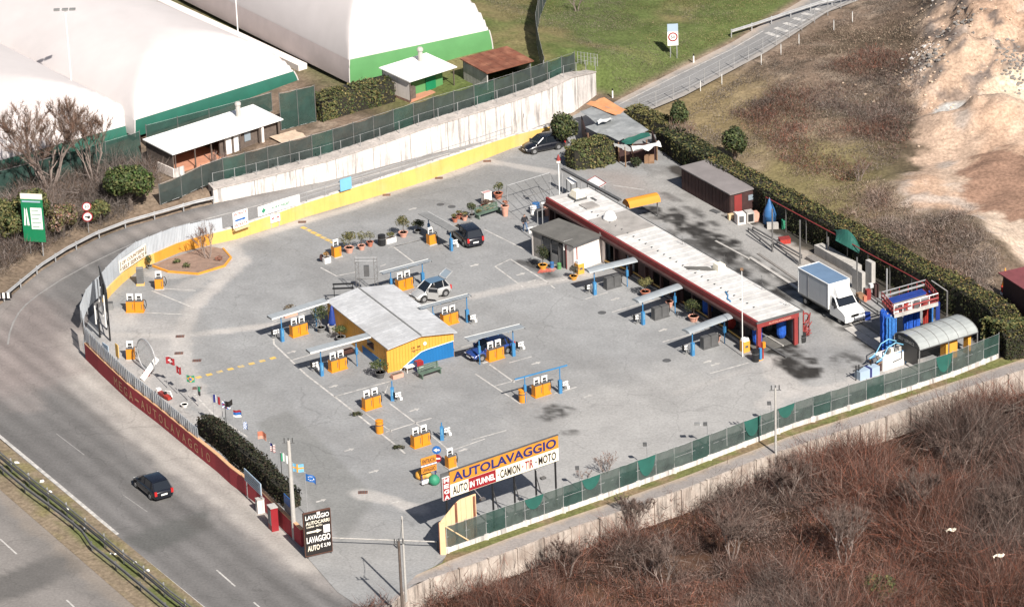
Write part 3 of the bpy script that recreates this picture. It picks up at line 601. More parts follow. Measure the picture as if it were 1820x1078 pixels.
# --- red wall with lettering
t = thing('red_wall', 'long red roadside wall lettered MEGA-AUTOLAVAGGIO in tan', 'wall', P(282,753))
rpn = W([(152,638),(178,664),(230,713),(282,753),(334,796),(386,838),(410,860),(457,895),(506,944),(536,972)]); wallH = 1.42
MB().run(rpn, -.1, wallH, .25).build('wall_body', 'red_wall', t, world=True)
MB().run(rpn, wallH+.002, wallH+.07, .28).build('coping', 'letter_tan', t, world=True)
T = 'MEGA-AUTOLAVAGGIO'; ca = P(205,688); cb = P(378,832)
dl, ta = segd(np.array([ca.x, cb.x]), np.array([ca.y, cb.y]), TUP(rpn)); Ls = [0]
for a, b in zip(rpn, rpn[1:]): Ls.append(Ls[-1]+(b-a).length)
for i, ch in enumerate(T):
    s = (ta[0]+(ta[1]-ta[0])*(i+.1)/len(T))*Ls[-1]; k = max(j for j in range(len(Ls)-1) if Ls[j] <= s); d = (rpn[k+1]-rpn[k]).normalized(); p = rpn[k]+d*(s-Ls[k]); w_ = (ta[1]-ta[0])*Ls[-1]/len(T)*.62
    o = p+Vector((d.y, -d.x, 0))*-(-.03); base = t.location
    if ch == '-': text('-', p+Vector((-d.y, d.x, 0))*-.03-base+Vector((0, 0, .62)), d, (0, 0, 1), w_, .16, 'letter_tan', t)
    elif ch == 'I': text('I', p+d*w_*.4+Vector((-d.y, d.x, 0))*-.03-base+Vector((0, 0, .33)), d, (0, 0, 1), w_*.18, .76, 'letter_tan', t)
    else: text(ch, p+Vector((-d.y, d.x, 0))*-.03-base+Vector((0, 0, .33)), d, (0, 0, 1), w_, .76, 'letter_tan', t, bold=.0)
# grey sheet panels above the red wall
t = thing('sheet_fence', 'straight grey steel sheet fence above the red wall left of the dark hedge', 'fence', P(230,713))
gp = along([P(147,608)]+rpn[:5]+[rpn[4].lerp(rpn[5], .35)], step=1.6)
for i, (a, b) in enumerate(zip(gp, gp[1:])):
    d = (b-a).normalized(); n = Vector((-d.y, d.x, 0)); hh = wallH+(1.45-.55*i/len(gp)); q = MB()
    for r in range(8):
        A = a.lerp(b, r/8)+n*(.12 if r % 2 else .16); B = a.lerp(b, (r+1)/8)+n*(.12 if r % 2 else .16)
        q.bx(0, 1, 0, 1, 0, 1, T=Matrix(((B.x-A.x, n.x*.02, 0, A.x), (B.y-A.y, n.y*.02, 0, A.y), (0, 0, hh-wallH-.09, wallH+.09), (0, 0, 0, 1))))
    q.build('sheet_panel', 'grey_sheet', t, world=True); p = a+n*.08
    MB().tube([(p.x, p.y, wallH), (p.x, p.y, hh+.05)], .03, 5).build('post', 'dark_rail', t, world=True)
# --- concrete retaining wall beside the ramp
t = thing('retaining_wall', 'tall pale stained concrete retaining wall rising along the ramp', 'wall', P(751,277))
cw = W(CON); ch = [hgt(p, y) for p, y in zip(cw, (335, 319, 285, 251, 229, 205, 180, 158, 136, 127))]
pb = lerp_pts(CON, 3.2)
def chz(p): return float(np.interp(segd(np.array([p.x]), np.array([p.y]), TUP(cw))[1][0], np.array([segd(np.array([q.x]), np.array([q.y]), TUP(cw))[1][0] for q in cw]), ch))
MB().run(cw, -.3, ch, .45).build('wall_face', 'concrete_pale', t, world=True)
nn = []
for i, p in enumerate(cw):
    d = cw[min(i+1, len(cw)-1)]-cw[max(i-1, 0)]; d.normalize(); nn.append(Vector((-d.y, d.x, 0)))
b = MB(); vs = []
for p, n, h in zip(cw, nn, ch): vs += [tuple(p+n*-.08)[:2]+(h+.004,), tuple(p+n*1.35)[:2]+(h+.05,), tuple(p+n*1.35)[:2]+(h-.8,), tuple(p+n*-.08)[:2]+(h-.10,)]
b._add(vs, [(4*i, 4*i+4, 4*i+5, 4*i+1) for i in range(len(cw)-1)]+[(4*i+1, 4*i+5, 4*i+6, 4*i+2) for i in range(len(cw)-1)]+[(4*i+3, 4*i+7, 4*i+4, 4*i) for i in range(len(cw)-1)]+[(3, 0, 1, 2), (len(vs)-4, len(vs)-1, len(vs)-2, len(vs)-3)])
b.build('coping', 'concrete_top', t, world=True)
q = along(cw, step=4.1)
for p in q[1:-1]:
    i = 0; h = chz(p); MB().bx(p.x-.02, p.x+.02, p.y-.045, p.y-.02, 0, h-.12).build('joint', 'concrete_dark', t, world=True)
t = thing('wall_lamp', 'small dark lamp box fixed high on the concrete retaining wall', 'lamp', P(929,230)); MB().bx(-.16, .16, -.45, -.2, 1.35, 1.75).build('housing', 'black', t); MB().bx(-.03, .03, -.3, 0, 1.6, 1.68).build('bracket', 'dark_grey', t)
# posts with wire on the wall
t = thing('wire_fence', 'line of thin steel posts and wires standing on the concrete retaining wall', 'fence', P(751,277))
q = [p+Vector((0, .7, 0)) for p in along(cw, step=2.1)]; zz = [chz(p) for p in q]
for p, h in zip(q, zz): MB().tube([(p.x, p.y, h-.2), (p.x, p.y, h+1.25)], .03, 5).build('post', 'galv', t, world=True)
for dz in (1.2,): MB().tube([(p.x, p.y, h+dz) for p, h in zip(q, zz)], .008, 4).build('wire', 'galv', t, world=True)
# net fences on the plateau
def net_fence(name, label, px, hts, m, post='dark_rail', step=2.2, ground=True, z=None, rails=(0, 1), sag=.12, postr=.04, world_pts=None, mlist=None, under=0):
    raw = world_pts if world_pts else [PG(*p) if ground else P(*p) for p in px]
    t = thing(name, label, 'fence', raw[len(raw)//2]); n = None
    q = along(raw, step=step); L = len(q)-1
    for i, p in enumerate(q):
        h = float(np.interp(i/L, np.linspace(0, 1, len(hts)), hts)); MB().tube([(p.x, p.y, p.z-.3), (p.x, p.y, p.z+h+.12)], postr, 5).build('post', post, t, world=True)
    for i, (a, b) in enumerate(zip(q, q[1:])):
        h0 = float(np.interp(i/L, np.linspace(0, 1, len(hts)), hts)); h1 = float(np.interp((i+1)/L, np.linspace(0, 1, len(hts)), hts)); sg = random.uniform(.3, 1)*sag; bl = random.uniform(-.1, .1)
        d = (b-a).normalized(); nv = Vector((-d.y, d.x, 0)); ph = random.random()*6
        def fn(u, v, a=a, b=b, h0=h0, h1=h1): 
            p = a.lerp(b, u)+nv*(bl*math.sin(u*math.pi)*math.sin(v*math.pi)+.03*math.sin(u*19+ph+v*3)); h = (h0*(1-u)+h1*u)-sg*math.sin(u*math.pi); return (p.x, p.y, p.z+under+v*(h-under))
        MB().grid(fn, 5, 3).build('net_panel', (mlist[i % len(mlist)] if mlist else m), t, world=True)
    for r in rails:
        MB().tube([(p.x, p.y, p.z+float(np.interp(i/L, np.linspace(0, 1, len(hts)), hts))*r+(.0 if r else .05)) for i, p in enumerate(q)], .011, 4).build('rail', 'galv', t, world=True)
    return t
back = [p+Vector((-.33, 1.9, 0)) for p in along(cw, n=12)][:-1]
back = [Vector((p.x, p.y, float(H(p.x, p.y, False)))) for p in [P(285,368), P(335,358)]]+[Vector((p.x, p.y, chz(p+Vector((.33, -1.9, 0)))-.15)) for p in back]
net_fence('net_fence', 'long dark green net fence running behind the concrete retaining wall', None, [2.0, 2.1, 2.2, 2.2, 2.1, 2.0, 1.8], 'net_black', world_pts=back, mlist=['net_black', 'net_black', 'net_black', 'net_green'], sag=.2)
net_fence('net_fence', 'dark green net fence in front of the left dome behind the bare tree', [(0,352),(80,333),(160,313),(252,287)], [2.6, 2.8, 3.0], 'net_green', step=3.5)
net_fence('net_fence', 'dark green net fence between the long cabin and the middle dome', [(262,262),(330,242),(420,216),(484,198)], [2.2, 2.0, 1.9], 'net_green', step=3.5)
net_fence('net_fence', 'tall dark green net fence right of the long cabin end', [(500,232),(562,216)], [3.7, 3.6], 'net_green', step=2.2)
net_fence('net_fence', 'dark net fence on posts running up the grass past the rusty shed', [(968,140),(960,110),(952,70),(960,30),(975,-10)], [2.2, 2.4, 2.4], 'net_black', step=3)
t = thing('brace_frame', 'steel corner posts with slanting braces behind the retaining wall', 'fence post', PG(967,142))
for a, b in (((0, 0, 0), (0, 0, 2)), ((-1, -.4, 0), (0, 0, 1.6)), ((1, .3, 0), (0, 0, 1.6)), ((-.5, 1, 0), (0, 0, 1.6))): bar(a, b, .035).build('post', 'galv', t)
# wire fence at end of wall top
t = thing('wire_fence', 'short wire fence with close grey posts on the end of the retaining wall', 'fence', P(1040,190))
a = P(1027,113,3.1); b = P(1062,118,3.1)
for k in range(7): p = a.lerp(b, k/6); MB().tube([p, p+Vector((0, 0, 1.25))], .028, 5).build('post', 'galv', t, world=True)
for dz in (.4, .8, 1.2): MB().tube([a+Vector((0, 0, dz)), b+Vector((0, 0, dz))], .012, 4).build('wire', 'galv', t, world=True)
# slip road far fence
t = thing('wire_fence', 'see-through wire fence with galvanised posts beside the far slip road', 'fence', P(1217,170))
q = along(W([(1135,203),(1217,167),(1360,92),(1440,45),(1540,-10)]), step=2.6)
for p in q: MB().tube([p, p+Vector((0, 0, 1.6))], .04, 5).build('post', 'galv', t, world=True)
for dz in (.5, 1.0, 1.55): MB().tube([p+Vector((0, 0, dz)) for p in q], .02, 4).build('wire', 'galv', t, world=True)
# --- guardrails
def guardrail(label, px, step, m='galv', beams=((.62, .3),), ph=.8, base=0, pm=None, ground=False, bend=None, off=.09):
    pts = lerp_pts(px, 2.0); t = thing('guardrail', label, 'guardrail', pts[len(pts)//2]); q = along(pts, step=step)
    for p in q: MB().bx(p.x-.05, p.x+.05, p.y-.04, p.y+.04, base-.1, ph).build('post', pm or m, t, world=True)
    for zc, w_ in beams:
        b = MB(); prof = [(-.5, 0), (-.3, .07), (-.1, 0), (.1, 0), (.3, .07), (.5, 0)]; vs = []
        for i, p in enumerate(pts):
            d = pts[min(i+1, len(pts)-1)]-pts[max(i-1, 0)]; d.normalize(); n = Vector((d.y, -d.x, 0))
            vs += [(p.x+n.x*(off+o_), p.y+n.y*(off+o_), zc+s_*w_) for s_, o_ in prof]+[(p.x+n.x*(off+o_-.02), p.y+n.y*(off+o_-.02), zc+s_*w_) for s_, o_ in prof[::-1]]
        b._add(vs, [(12*i+j, 12*i+12+j, 12*i+12+(j+1) % 12, 12*i+(j+1) % 12) for i in range(len(pts)-1) for j in range(12)]); b.build('beam', m, t, world=True)
    return t
t = guardrail('galvanised guardrail following the outer bend of the ramp from the retaining wall', RAIL[1:], 2.9)
b = MB(); p0 = P(8, 535)
for k in range(8): b.bx(p0.x-.9+k*.2, p0.x-.7+k*.2, p0.y-.2, p0.y-.13, .35, .85, k % 2)
b.build('end_marker', ['sign_white', 'sign_black'], t, world=True)
guardrail('double dark guardrail with grey posts on the near side of the main road', [(-70,763),(-30,795),(32,848),(69,878),(107,907),(145,938.5),(183,970),(222,1003),(264,1036),(304,1070),(370,1120)], 3.05, 'dark_rail', ((.62, .3), (1.05, .12)), 1.2, pm='galv')
guardrail('bent dark guardrail along the far side of the grassy median', [(-70,780),(0,838),(50,880),(110,924),(133,942),(150,957),(166,981),(190,1000),(216,1021),(299,1090),(340,1125)], 4, 'dark_rail', ((.62, .3),), .78)
guardrail('pale curved guardrail along the top of the far slip road', [(1300,66),(1345,52),(1400,33),(1460,14),(1520,2)], 3, 'galv', ((.65, .32),), .85)
# --- net fence along the lane at the bottom, on a low wall
t = thing('low_wall', 'low pale concrete footing wall under the green net fence', 'wall', P(1230,830))
fw = W(FEN[:-1]+[(1775,637)])
MB().run(fw, -.05, .42, .2).build('wall_body', 'concrete_pale', t, world=True)
q = along(fw, step=1.72)
for i, p in enumerate(q):
    if i % 2 == 0: MB().bx(p.x-.16, p.x+.16, p.y-.08, p.y+.24, -.05, .47).build('pier', 'concrete_pale', t, world=True)
fp = [Vector((p.x, p.y+.1, .42)) for p in fw]
t = net_fence('net_fence', 'green net fence on the low concrete wall along the bottom lane', None, [1.75]*3, 'net_grey', 'galv', 1.72, world_pts=fp, mlist=['net_grey', 'net_grey', 'net_green', 'net_grey', 'net_grey', 'net_grey', 'net_green'], rails=(1, .5), sag=.06, postr=.028)
q = along(fp, step=1.72)
for i in (4, 7, 10, 16, 18, 27, 34, 35, 37, 39, 44):      # bright doubled net, hanging in a curve
    if i+1 < len(q):
        a, b = q[i]+Vector((.0, -.05, 0)), q[i+1]+Vector((0, -.05, 0)); dp = random.uniform(.9, 1.6)
        MB().grid(lambda u, v: tuple(a.lerp(b, u)+Vector((0, 0, 1.72-v*dp*(math.sin(u*math.pi)**.6)))), 8, 4).build('net_patch', 'net_bright', t, world=True)
# --- concrete panel wall below the lane
t = thing('panel_wall', 'stained concrete panel wall holding up the lane above the brush', 'wall', P(1225,866))
lw = W(PLO[1:]); q = along(lw, step=2.55)
for a, b in zip(q, q[1:]):
    d = (b-a); L = d.length; d.normalize(); n = Vector((d.y, -d.x, 0)); j = random.uniform(-.03, .03); z1 = .08+random.uniform(-.02, .03)
    MB().bx(.05, L-.05, -.0, .16, -2.5, z1, T=Matrix.Translation(a+n*(.0+j))@Matrix(((d.x, n.x, 0, 0), (d.y, n.y, 0, 0), (0, 0, 1, 0), (0, 0, 0, 1)))).build('panel', 'concrete_panel', t, world=True)
    MB().bx(-.07, .07, .02, .26, -2.5, z1+.1, T=Matrix.Translation(a)@Matrix(((d.x, n.x, 0, 0), (d.y, n.y, 0, 0), (0, 0, 1, 0), (0, 0, 0, 1)))).build('pillar', 'concrete_panel', t, world=True)
# ================================================================ buildings
def frame(px0, px1, z=0):
    a = P(*px0, z); b = P(*px1, z); d = b-a; return Vector((a.x, a.y, 0)), math.atan2(d.y, d.x), d.length
# --- wash tunnel : origin = near right corner of roof; local x runs back along the front eave, y away to the rear
RZ = 2.95
a, rz, Lb = frame((1348,572), (974,351), RZ)
rear = P(1420,548,RZ); ux = Vector((math.cos(rz), math.sin(rz), 0)); uy = Vector((math.sin(rz), -math.cos(rz), 0)); Wb = (rear-a).dot(uy)
t = thing('wash_tunnel', 'long low wash tunnel building with white roof and red fascia', 'building', a, rz)   # +y local = (-sin,cos) so depth is negative y
def ty(v): return -v
MB().bx(0, Lb, -Wb, 0, RZ-.12, RZ).build('roof', 'white_roof', t)
rf = [c for c in t.children if c.name.startswith('roof')][-1]
for k in range(1, 34): x = k*Lb/34; MB().bx(x-.02, x+.02, -Wb+.12, -.12, RZ+.002, RZ+.035).build('sheet_joint', 'white_roof', rf)
for k in range(30):
    x = 2.5+k*(Lb-4)/30
    MB()._add([(x, -1.25, RZ+.05), (x+.28, -1.3, RZ+.05), (x+.1, -1.45, RZ+.12), (x+.12, -1.28, RZ+.01)], [(0, 1, 2), (0, 3, 1), (1, 3, 2), (2, 3, 0)]).build('roof_bracket', 'dark_grey', rf)
MB().bx(Lb*.665, Lb*.80, -Wb+.15, -.12, RZ+.004, RZ+.05).build('roof_patch', 'roof_grey', rf)
MB().bx(Lb*.865, Lb*.905, -Wb*.62, -Wb*.3, RZ+.04, RZ+.10).build('hatch', 'roof_grey', rf)
MB().lathe([(.62, 0), (.62, .14), (.55, .2), (.5, .42), (.36, .62), (.1, .72)], (Lb*.775, -Wb*.42, RZ+.05), 16).build('roof_dome', 'white_paint', rf, smooth=True)
MB().bx(Lb*.93, Lb*.972, -Wb*.62, -Wb*.35, RZ+.002, RZ+.2, 1).bx(Lb*.933, Lb*.969, -Wb*.60, -Wb*.37, RZ+.2, RZ+.75, 0, .16).build('roof_cowl', ['sign_cream', 'dark_grey'], rf)
MB().bx(Lb*.905, Lb*.93, -Wb*.75, -Wb*.7, RZ+.002, RZ+.07).build('roof_strip', 'dark_grey', rf)
for k, (u, v, hh) in enumerate([(.33, .93, 1.2), (.16, .93, 1.3), (.045, .88, .9), (.52, .9, .8)]):     # aerials
    x, y = Lb*u, -Wb*v; b = MB().tube([(x, y, RZ), (x, y, RZ+hh)], .02, 4).tube([(x-.5, y, RZ+hh*.5), (x+.3, y+.1, RZ+hh*.55)], .015, 4).tube([(x-.3, y-.2, RZ+.05), (x, y, RZ+hh*.5)], .015, 4); b.build('aerial', 'dark_grey', rf)
MB().bx(Lb*.318, Lb*.345, -Wb*.92, -Wb*.72, RZ+.01, RZ+.5, 0, .08).build('vent_cowl', 'sign_cream', rf)
MB().poly([(Lb*.33+.0, -Wb*.72, RZ+.051), (Lb*.36, -Wb*.68, RZ+.051), (Lb*.395, -Wb*.30, RZ+.051), (Lb*.375, -Wb*.28, RZ+.051), (Lb*.335, -Wb*.6, RZ+.051)]).build('soot_stain', 'roof_dark', rf)
MB().tube([(Lb*.2, -1.2, RZ+.06), (Lb*.175, -.9, RZ+.06), (Lb*.16, -.5, RZ+.06), (Lb*.14, -.4, RZ+.06)], .06, 5).build('hose', 'blue_post', rf)
MB().bx(-.06, Lb+.06, 0, .22, RZ-.5, RZ+.06).build('fascia', 'red_paint', t)
MB().bx(-.06, Lb+.06, .22, .5, RZ-.62, RZ-.42).build('gutter', 'maroon', t)
MB().bx(-.05, Lb+.05, -Wb-.08, -Wb, RZ-.3, RZ+.04).build('fascia', 'dark_grey', t)
MB().bx(-.14, -.06, -Wb+.35, .22, RZ-.48, RZ-.12, 0).bx(-.15, -.02, -Wb-.08, .24, RZ-.1, RZ+.06, 1).build('fascia', ['red_paint', 'dark_grey'], t)
text('AUTOLAVAGGIO', (-.15, -.9, RZ-.4), (0, -1, 0), (0, 0, 1), 2.2, .18, 'terracotta_pale', t)
for y, m_ in ((-.02, 'red_paint'), (-Wb+.6, 'red_paint'), (-Wb+.15, 'mid_grey')): MB().bx(-.12, .12 if m_ != 'mid_grey' else .9, y-.18, y+.18, 0, RZ-.13).build('portal_leg', m_, t)
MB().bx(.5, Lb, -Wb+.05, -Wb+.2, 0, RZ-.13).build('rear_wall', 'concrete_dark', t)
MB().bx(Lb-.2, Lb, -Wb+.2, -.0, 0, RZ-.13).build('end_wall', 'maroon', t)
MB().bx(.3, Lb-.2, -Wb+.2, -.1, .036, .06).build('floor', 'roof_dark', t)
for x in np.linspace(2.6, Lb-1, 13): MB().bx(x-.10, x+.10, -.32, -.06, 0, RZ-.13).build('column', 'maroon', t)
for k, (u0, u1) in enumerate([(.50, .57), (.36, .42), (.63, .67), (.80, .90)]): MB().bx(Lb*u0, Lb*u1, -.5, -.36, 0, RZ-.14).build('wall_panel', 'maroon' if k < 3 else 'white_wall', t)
for u0 in (.60, .72, .76): MB().bx(Lb*u0, Lb*u0+1.2, -.62, -.5, 0, 2.2).build('window', 'glass_pale', t)
MB().bx(.8, Lb*.48, -1.35, -1.22, 1.0, 1.12).build('conveyor_rail', 'mid_grey', t); MB().bx(.2, Lb*.45, -2.6, -2.48, .06, .16).build('conveyor_rail', 'concrete', t); MB().bx(-1.8, Lb*.3, -1.55, -1.40, .04, .16).build('conveyor_rail', 'dark_grey', t)
for x, m_ in ((1.6, 'blue_brush'), (3.4, 'dark_grey'), (5.5, 'red_brush'), (9, 'blue_brush')):
    for y in (-.95, -Wb+.9): MB().lathe([(.28, .2), (.42, .5), (.42, 2.1), (.25, 2.3)], (x, y, 0), 12).build('wash_brush', m_, t)
MB().bx(1.2, 1.5, -Wb+.5, -.6, 2.1, 2.4).build('spray_arch', 'red_paint', t)
# yellow kerb barrier in front of the tunnel
t = thing('kerb_rail', 'low yellow rail on black feet along the front of the wash tunnel', 'kerb rail', P(1250,560))
q = W([(1330,618),(1290,590),(1235,556),(1180,522),(1125,490),(1075,470)])
MB().tube([p+Vector((0, 0, .38)) for p in q], .07, 6).build('rail', 'yellow_wall', t, world=True); MB().run(q, .03, .16, .2).build('kerb', 'concrete', t, world=True)
for p in along(q, step=1.5): MB().bx(p.x-.05, p.x+.05, p.y-.05, p.y+.05, 0, .36).build('foot', 'dark_grey', t, world=True)
# --- kiosk beside the tunnel
KZ = 2.55
a, rz, L1 = frame((1019.5,436), (1070,417), KZ); bk = P(957,401.5,KZ)-Vector((a.x, a.y, KZ)); D1 = bk.dot(Vector((-math.sin(rz), math.cos(rz), 0))); L1 = L1*.97
t = thing('kiosk', 'small white office hut with flat dark roof against the wash tunnel', 'hut', a, rz)
MB().bx(-.15, L1+.05, -.1, D1+.1, KZ-.14, KZ).build('roof', 'roof_dark', t); r_ = LAST[0]
MB().bx(-.17, L1+.07, -.13, -.1, KZ-.2, KZ+.02).build('roof_edge', 'dark_grey', r_)
MB().bx(0, L1, 0, .15, 0, KZ-.15).build('wall', 'white_wall', t)
MB().bx(L1-.15, L1, .15, D1, 0, KZ-.15).build('wall', 'white_wall', t); MB().bx(0, L1-.15, D1-.15, D1, 0, KZ-.15).build('wall', 'white_wall', t)
MB().bx(.02, .15, .15, 1.0, 0, KZ-.15).build('wall', 'white_wall', t); MB().bx(.02, .15, 2.0, 2.9, 0, 1).build('wall', 'mid_grey', t); MB().bx(.02, .15, 4.1, D1-.15, 0, KZ-.15).build('wall', 'concrete_dark', t)
MB().bx(.05, .1, 1.0, 2.0, .02, 2.1).build('door', 'dark_grey', t); MB().bx(.05, .1, 2.0, 4.1, 1.0, 2.2).build('window', 'glass', t)
for y in (1.0, 2.0, 3.0, 4.1): MB().bx(0, .14, y-.05, y+.05, 0, KZ-.15).build('door_frame', 'red_paint' if y < 1.5 else 'dark_grey', t)
MB().bx(.5, 1.2, -.03, 0, 1.05, 1.5).build('notice', 'sign_white', t); MB().bx(.28, .38, -.04, 0, 0, KZ-.15).build('downpipe', 'red_paint', t)
MB().prism([(L1+.02, -.4), (L1+.14, -.4), (L1+.14, .2), (L1+.02, .2)], 0, [1.9, 1.9, 2.75, 2.75]).build('buttress', 'white_wall', t)
t2, L = board('blank_sign', 'blank white square sign on a dark bracket in front of the small office hut', 'sign', (1003,478), (1019,473), 1.75, 2.55, 'sign_white', posts=[.05], edge='dark_grey')
# --- yellow and blue hut
HZ = 2.3
a, rz, Lh = frame((687.5,617), (805,588), HZ); bk = P(582,534,HZ)-Vector((a.x, a.y, HZ)); Dh = bk.dot(Vector((-math.sin(rz), math.cos(rz), 0)))
t = thing('yellow_hut', 'large orange-yellow hut with a blue swoosh and grey sheet roof amid the yard', 'hut', a, rz)
xr = Lh*.5; rzv = [HZ, HZ+.42]
b = MB(); 
for s0, s1, za, zb in ((-.06, xr, HZ-.04, HZ+.42), (xr, Lh+.25, HZ+.42, HZ-.04)):
    MB()._add([(s0, -.3, za), (s1, -.3, zb), (s1, Dh+.2, zb), (s0, Dh+.2, za), (s0, -.3, za-.07), (s1, -.3, zb-.07), (s1, Dh+.2, zb-.07), (s0, Dh+.2, za-.07)], [(0, 1, 2, 3), (7, 6, 5, 4), (0, 4, 5, 1), (1, 5, 6, 2), (2, 6, 7, 3), (3, 7, 4, 0)]).build('roof', 'hut_roof', t); r_ = LAST[0]
    for k in range(1, 16):
        y = -.3+k*(Dh+.5)/16; MB().tube([(s0, y, za+.012), (s1, y, zb+.012)], .006, 4).build('roof_rib', 'hut_roof', r_)
MB().tube([(xr, -.32, HZ+.45), (xr, Dh+.22, HZ+.45)], .07, 5).build('ridge_cap', 'mid_grey', t)
for k in range(22):        # front wall boards
    x = Lh*k/22; x2 = Lh*(k+1)/22; q = MB(); z1 = lambda u: HZ-.07+.42*(1-abs(u/xr-1))
    sw = lambda u: max(0.0, float(np.interp(u/Lh, [0, .18, .3, .5, .6, 1], [0, 0, .45, 1.15, 1.25, 1.42])))
    q._add([(x, .0, sw(x)), (x2-.008, .0, sw(x2)), (x2-.008, .0, z1(x2)), (x, .0, z1(x)), (x+.01, -.015, sw(x)), (x2-.018, -.015, sw(x2)), (x2-.018, -.015, z1(x2)), (x+.01, -.015, z1(x))], [(4, 5, 6, 7), (0, 4, 7, 3), (5, 1, 2, 6), (0, 1, 5, 4)], 0)
    if sw(x2) > .05: q._add([(x, -.035, .05), (x2-.006, -.035, .05), (x2-.006, -.035, sw(x2)), (x, -.035, sw(x)), (x, 0, .05), (x2-.02, 0, .05)], [(0, 1, 2, 3), (4, 5, 1, 0)], 1)
    q.build('wall_board', ['hut_yellow', 'hut_blue'], t)
MB().tube([(Lh*u, -.06, v+.03) for u, v in ((.18, 0), (.3, .45), (.5, 1.15), (.6, 1.25), (1, 1.42))], .03, 4).build('swoosh_edge', 'sign_white', t)
for k in range(26):        # left side wall boards (local x = 0)
    y = Dh*k/26; y2 = Dh*(k+1)/26-.03; MB().bx(-.04, .03, y, y2, .05, HZ-.1, 0).build('wall_board', 'hut_yellow' if k > 5 or 1 else 'hut_blue', t)
MB().bx(-.07, -.04, 1.2, 4.6, .05, .75).build('skirting', 'hut_blue', t)
MB().bx(Lh-.03, Lh+.04, 0, Dh, .05, HZ-.1).build('side_wall', 'hut_yellow', t); MB().bx(0, Lh, Dh-.06, Dh, .05, HZ-.1).build('rear_wall', 'hut_yellow', t)
for y0 in (2.4,): MB().bx(-.08, -.04, y0, y0+1.2, 1.2, 1.75).build('window', 'glass', t); f_ = LAST[0]; MB().bx(-.1, -.05, y0-.08, y0+1.28, 1.12, 1.19).build('sill', 'dark_grey', f_)
text('CB   BR', (Lh*.36, -.045, 1.62), (1, 0, 0), (0, 0, 1), Lh*.14, .17, 'sign_black', t); MB().bx(Lh*.36, Lh*.50, -.05, -.04, 1.42, 1.47).build('mark', 'sign_brown', t); MB().bx(Lh*.38, Lh*.42, -.05, -.04, 1.33, 1.37).build('mark', 'sign_brown', t)
MB().lathe([(.16, -.02), (.16, .02)], (0, 0, 0), 12).build('wall_lamp', 'sign_cream', t); l_ = LAST[0]; l_.rotation_euler = (math.pi/2, 0, 0); l_.location = (Lh*.565, -.06, 1.85)
for y0 in (.35, .6): MB().bx(Lh+.05, Lh+.1, y0, y0+.2, 1.2, 1.5).build('meter_box', 'dark_grey', t)
# --- cabins on the plateau
def cabin(label, px, hz, roofm, wallm, chim=None, floor=False, bright=None, name='cabin'):
    "px = roof corners fl, fr, br, bl (pixels at roof height above the terrace)"
    g = PG((px[0][0]+px[1][0])/2, (px[0][1]+px[1][1])/2+hz*18); c = [P(x, y, g.z+hz) for x, y in px]; o = Vector((c[0].x, c[0].y, g.z)); d = c[1]-c[0]; rz = math.atan2(d.y, d.x)
    dep = ((c[3]-c[0]).dot(Vector((-math.sin(rz), math.cos(rz), 0)))+(c[2]-c[1]).dot(Vector((-math.sin(rz), math.cos(rz), 0))))/2; L = d.length; dep = min(dep, 5.0)
    t = thing(name, label, 'cabin', o, rz)
    vs = [(-.2, -.3, hz-.0), (L+.2, -.3, hz-.0), (L+.2, dep+.2, hz+.25), (-.2, dep+.2, hz+.25)]
    MB().slab([Vector(v) for v in vs], .1).build('roof', roofm, t); r_ = LAST[0]
    for k in range(1, int(L/1.0)): MB().tube([(k*1.0, -.3, hz+.012), (k*1.0, dep+.2, hz+.262)], .02, 4).build('roof_rib', roofm, r_)
    MB().bx(0, L, dep-.12, dep, -.3, hz+.1).build('rear_wall', wallm, t)
    return t, L, dep, hz
t, L, dp, hz = cabin('long white-roofed wooden cabin with a chimney behind the retaining wall', [(306,272),(497,211),(463,189),(271,246)], 2.1, 'white_paint', 'bark')
MB().bx(0, .12, 0, dp, -.3, 2.05).build('side_wall', 'bark', t); MB().bx(L-.12, L, 0, dp, -.3, 2.05).build('side_wall', 'bark', t)
MB().bx(.15, L-.15, .3, dp, -.2, .06).build('floor', 'brick_floor', t); MB().bx(L*.45, L-.2, .35, .5, 0, 2.0).build('front_wall', 'bark', t); MB().bx(0, 1.1, -.15, 0, -.3, .55).build('low_wall', 'concrete_pale', t); MB().bx(-.12, 0, -.1, 2.4, -.3, .6).build('low_wall', 'white_wall', t)
for u, m_ in ((.50, 'white_paint'), (.58, 'white_paint'), (.68, 'glass_pale')): MB().bx(L*u, L*u+.7, .28, .34, .1 if u < .6 else .8, 1.9).build('door' if u < .6 else 'window', m_, t)
for u in (0.02, .2, .35, .48, .62, .8, .98): MB().bx(L*u-.05, L*u+.05, -.1, 0, 0, 2.05).build('post', 'bark', t)
MB().bx(L*.82, L*.84, -.1, .1, 0, 1.9).build('door', 'white_wall', t)
MB().lathe([(.24, 0), (.22, 1.3), (.3, 1.32), (.3, 1.5), (.2, 1.62)], (L*.79, dp*.7, hz), 10).build('chimney', 'concrete', t)
t, L, dp, hz = cabin('small white-roofed green cabin with a chimney beside the clipped hedge', [(727,143),(806,118),(770,97),(692,119)], 2.1, 'white_paint', 'membrane_green')
MB().bx(-.0, .12, 0, dp, -.3, 2.05).build('side_wall', 'white_wall', t); MB().bx(.4, L-.6, 1.0, 1.1, 0, 2.05).build('front_wall', 'membrane_green', t); MB().bx(L*.5, L*.72, .9, .98, 0, 1.9).build('door', 'sign_green', t)
MB().bx(.3, .9, .2, .9, 0, 1.2).build('cupboard', 'bark', t); MB().bx(0, L, 0, dp, -.25, .05).build('floor', 'brick_floor', t)
for u in (0, .98): MB().bx(L*u, L*u+.08, -.1, 0, 0, 2.05).build('post', 'bark', t)
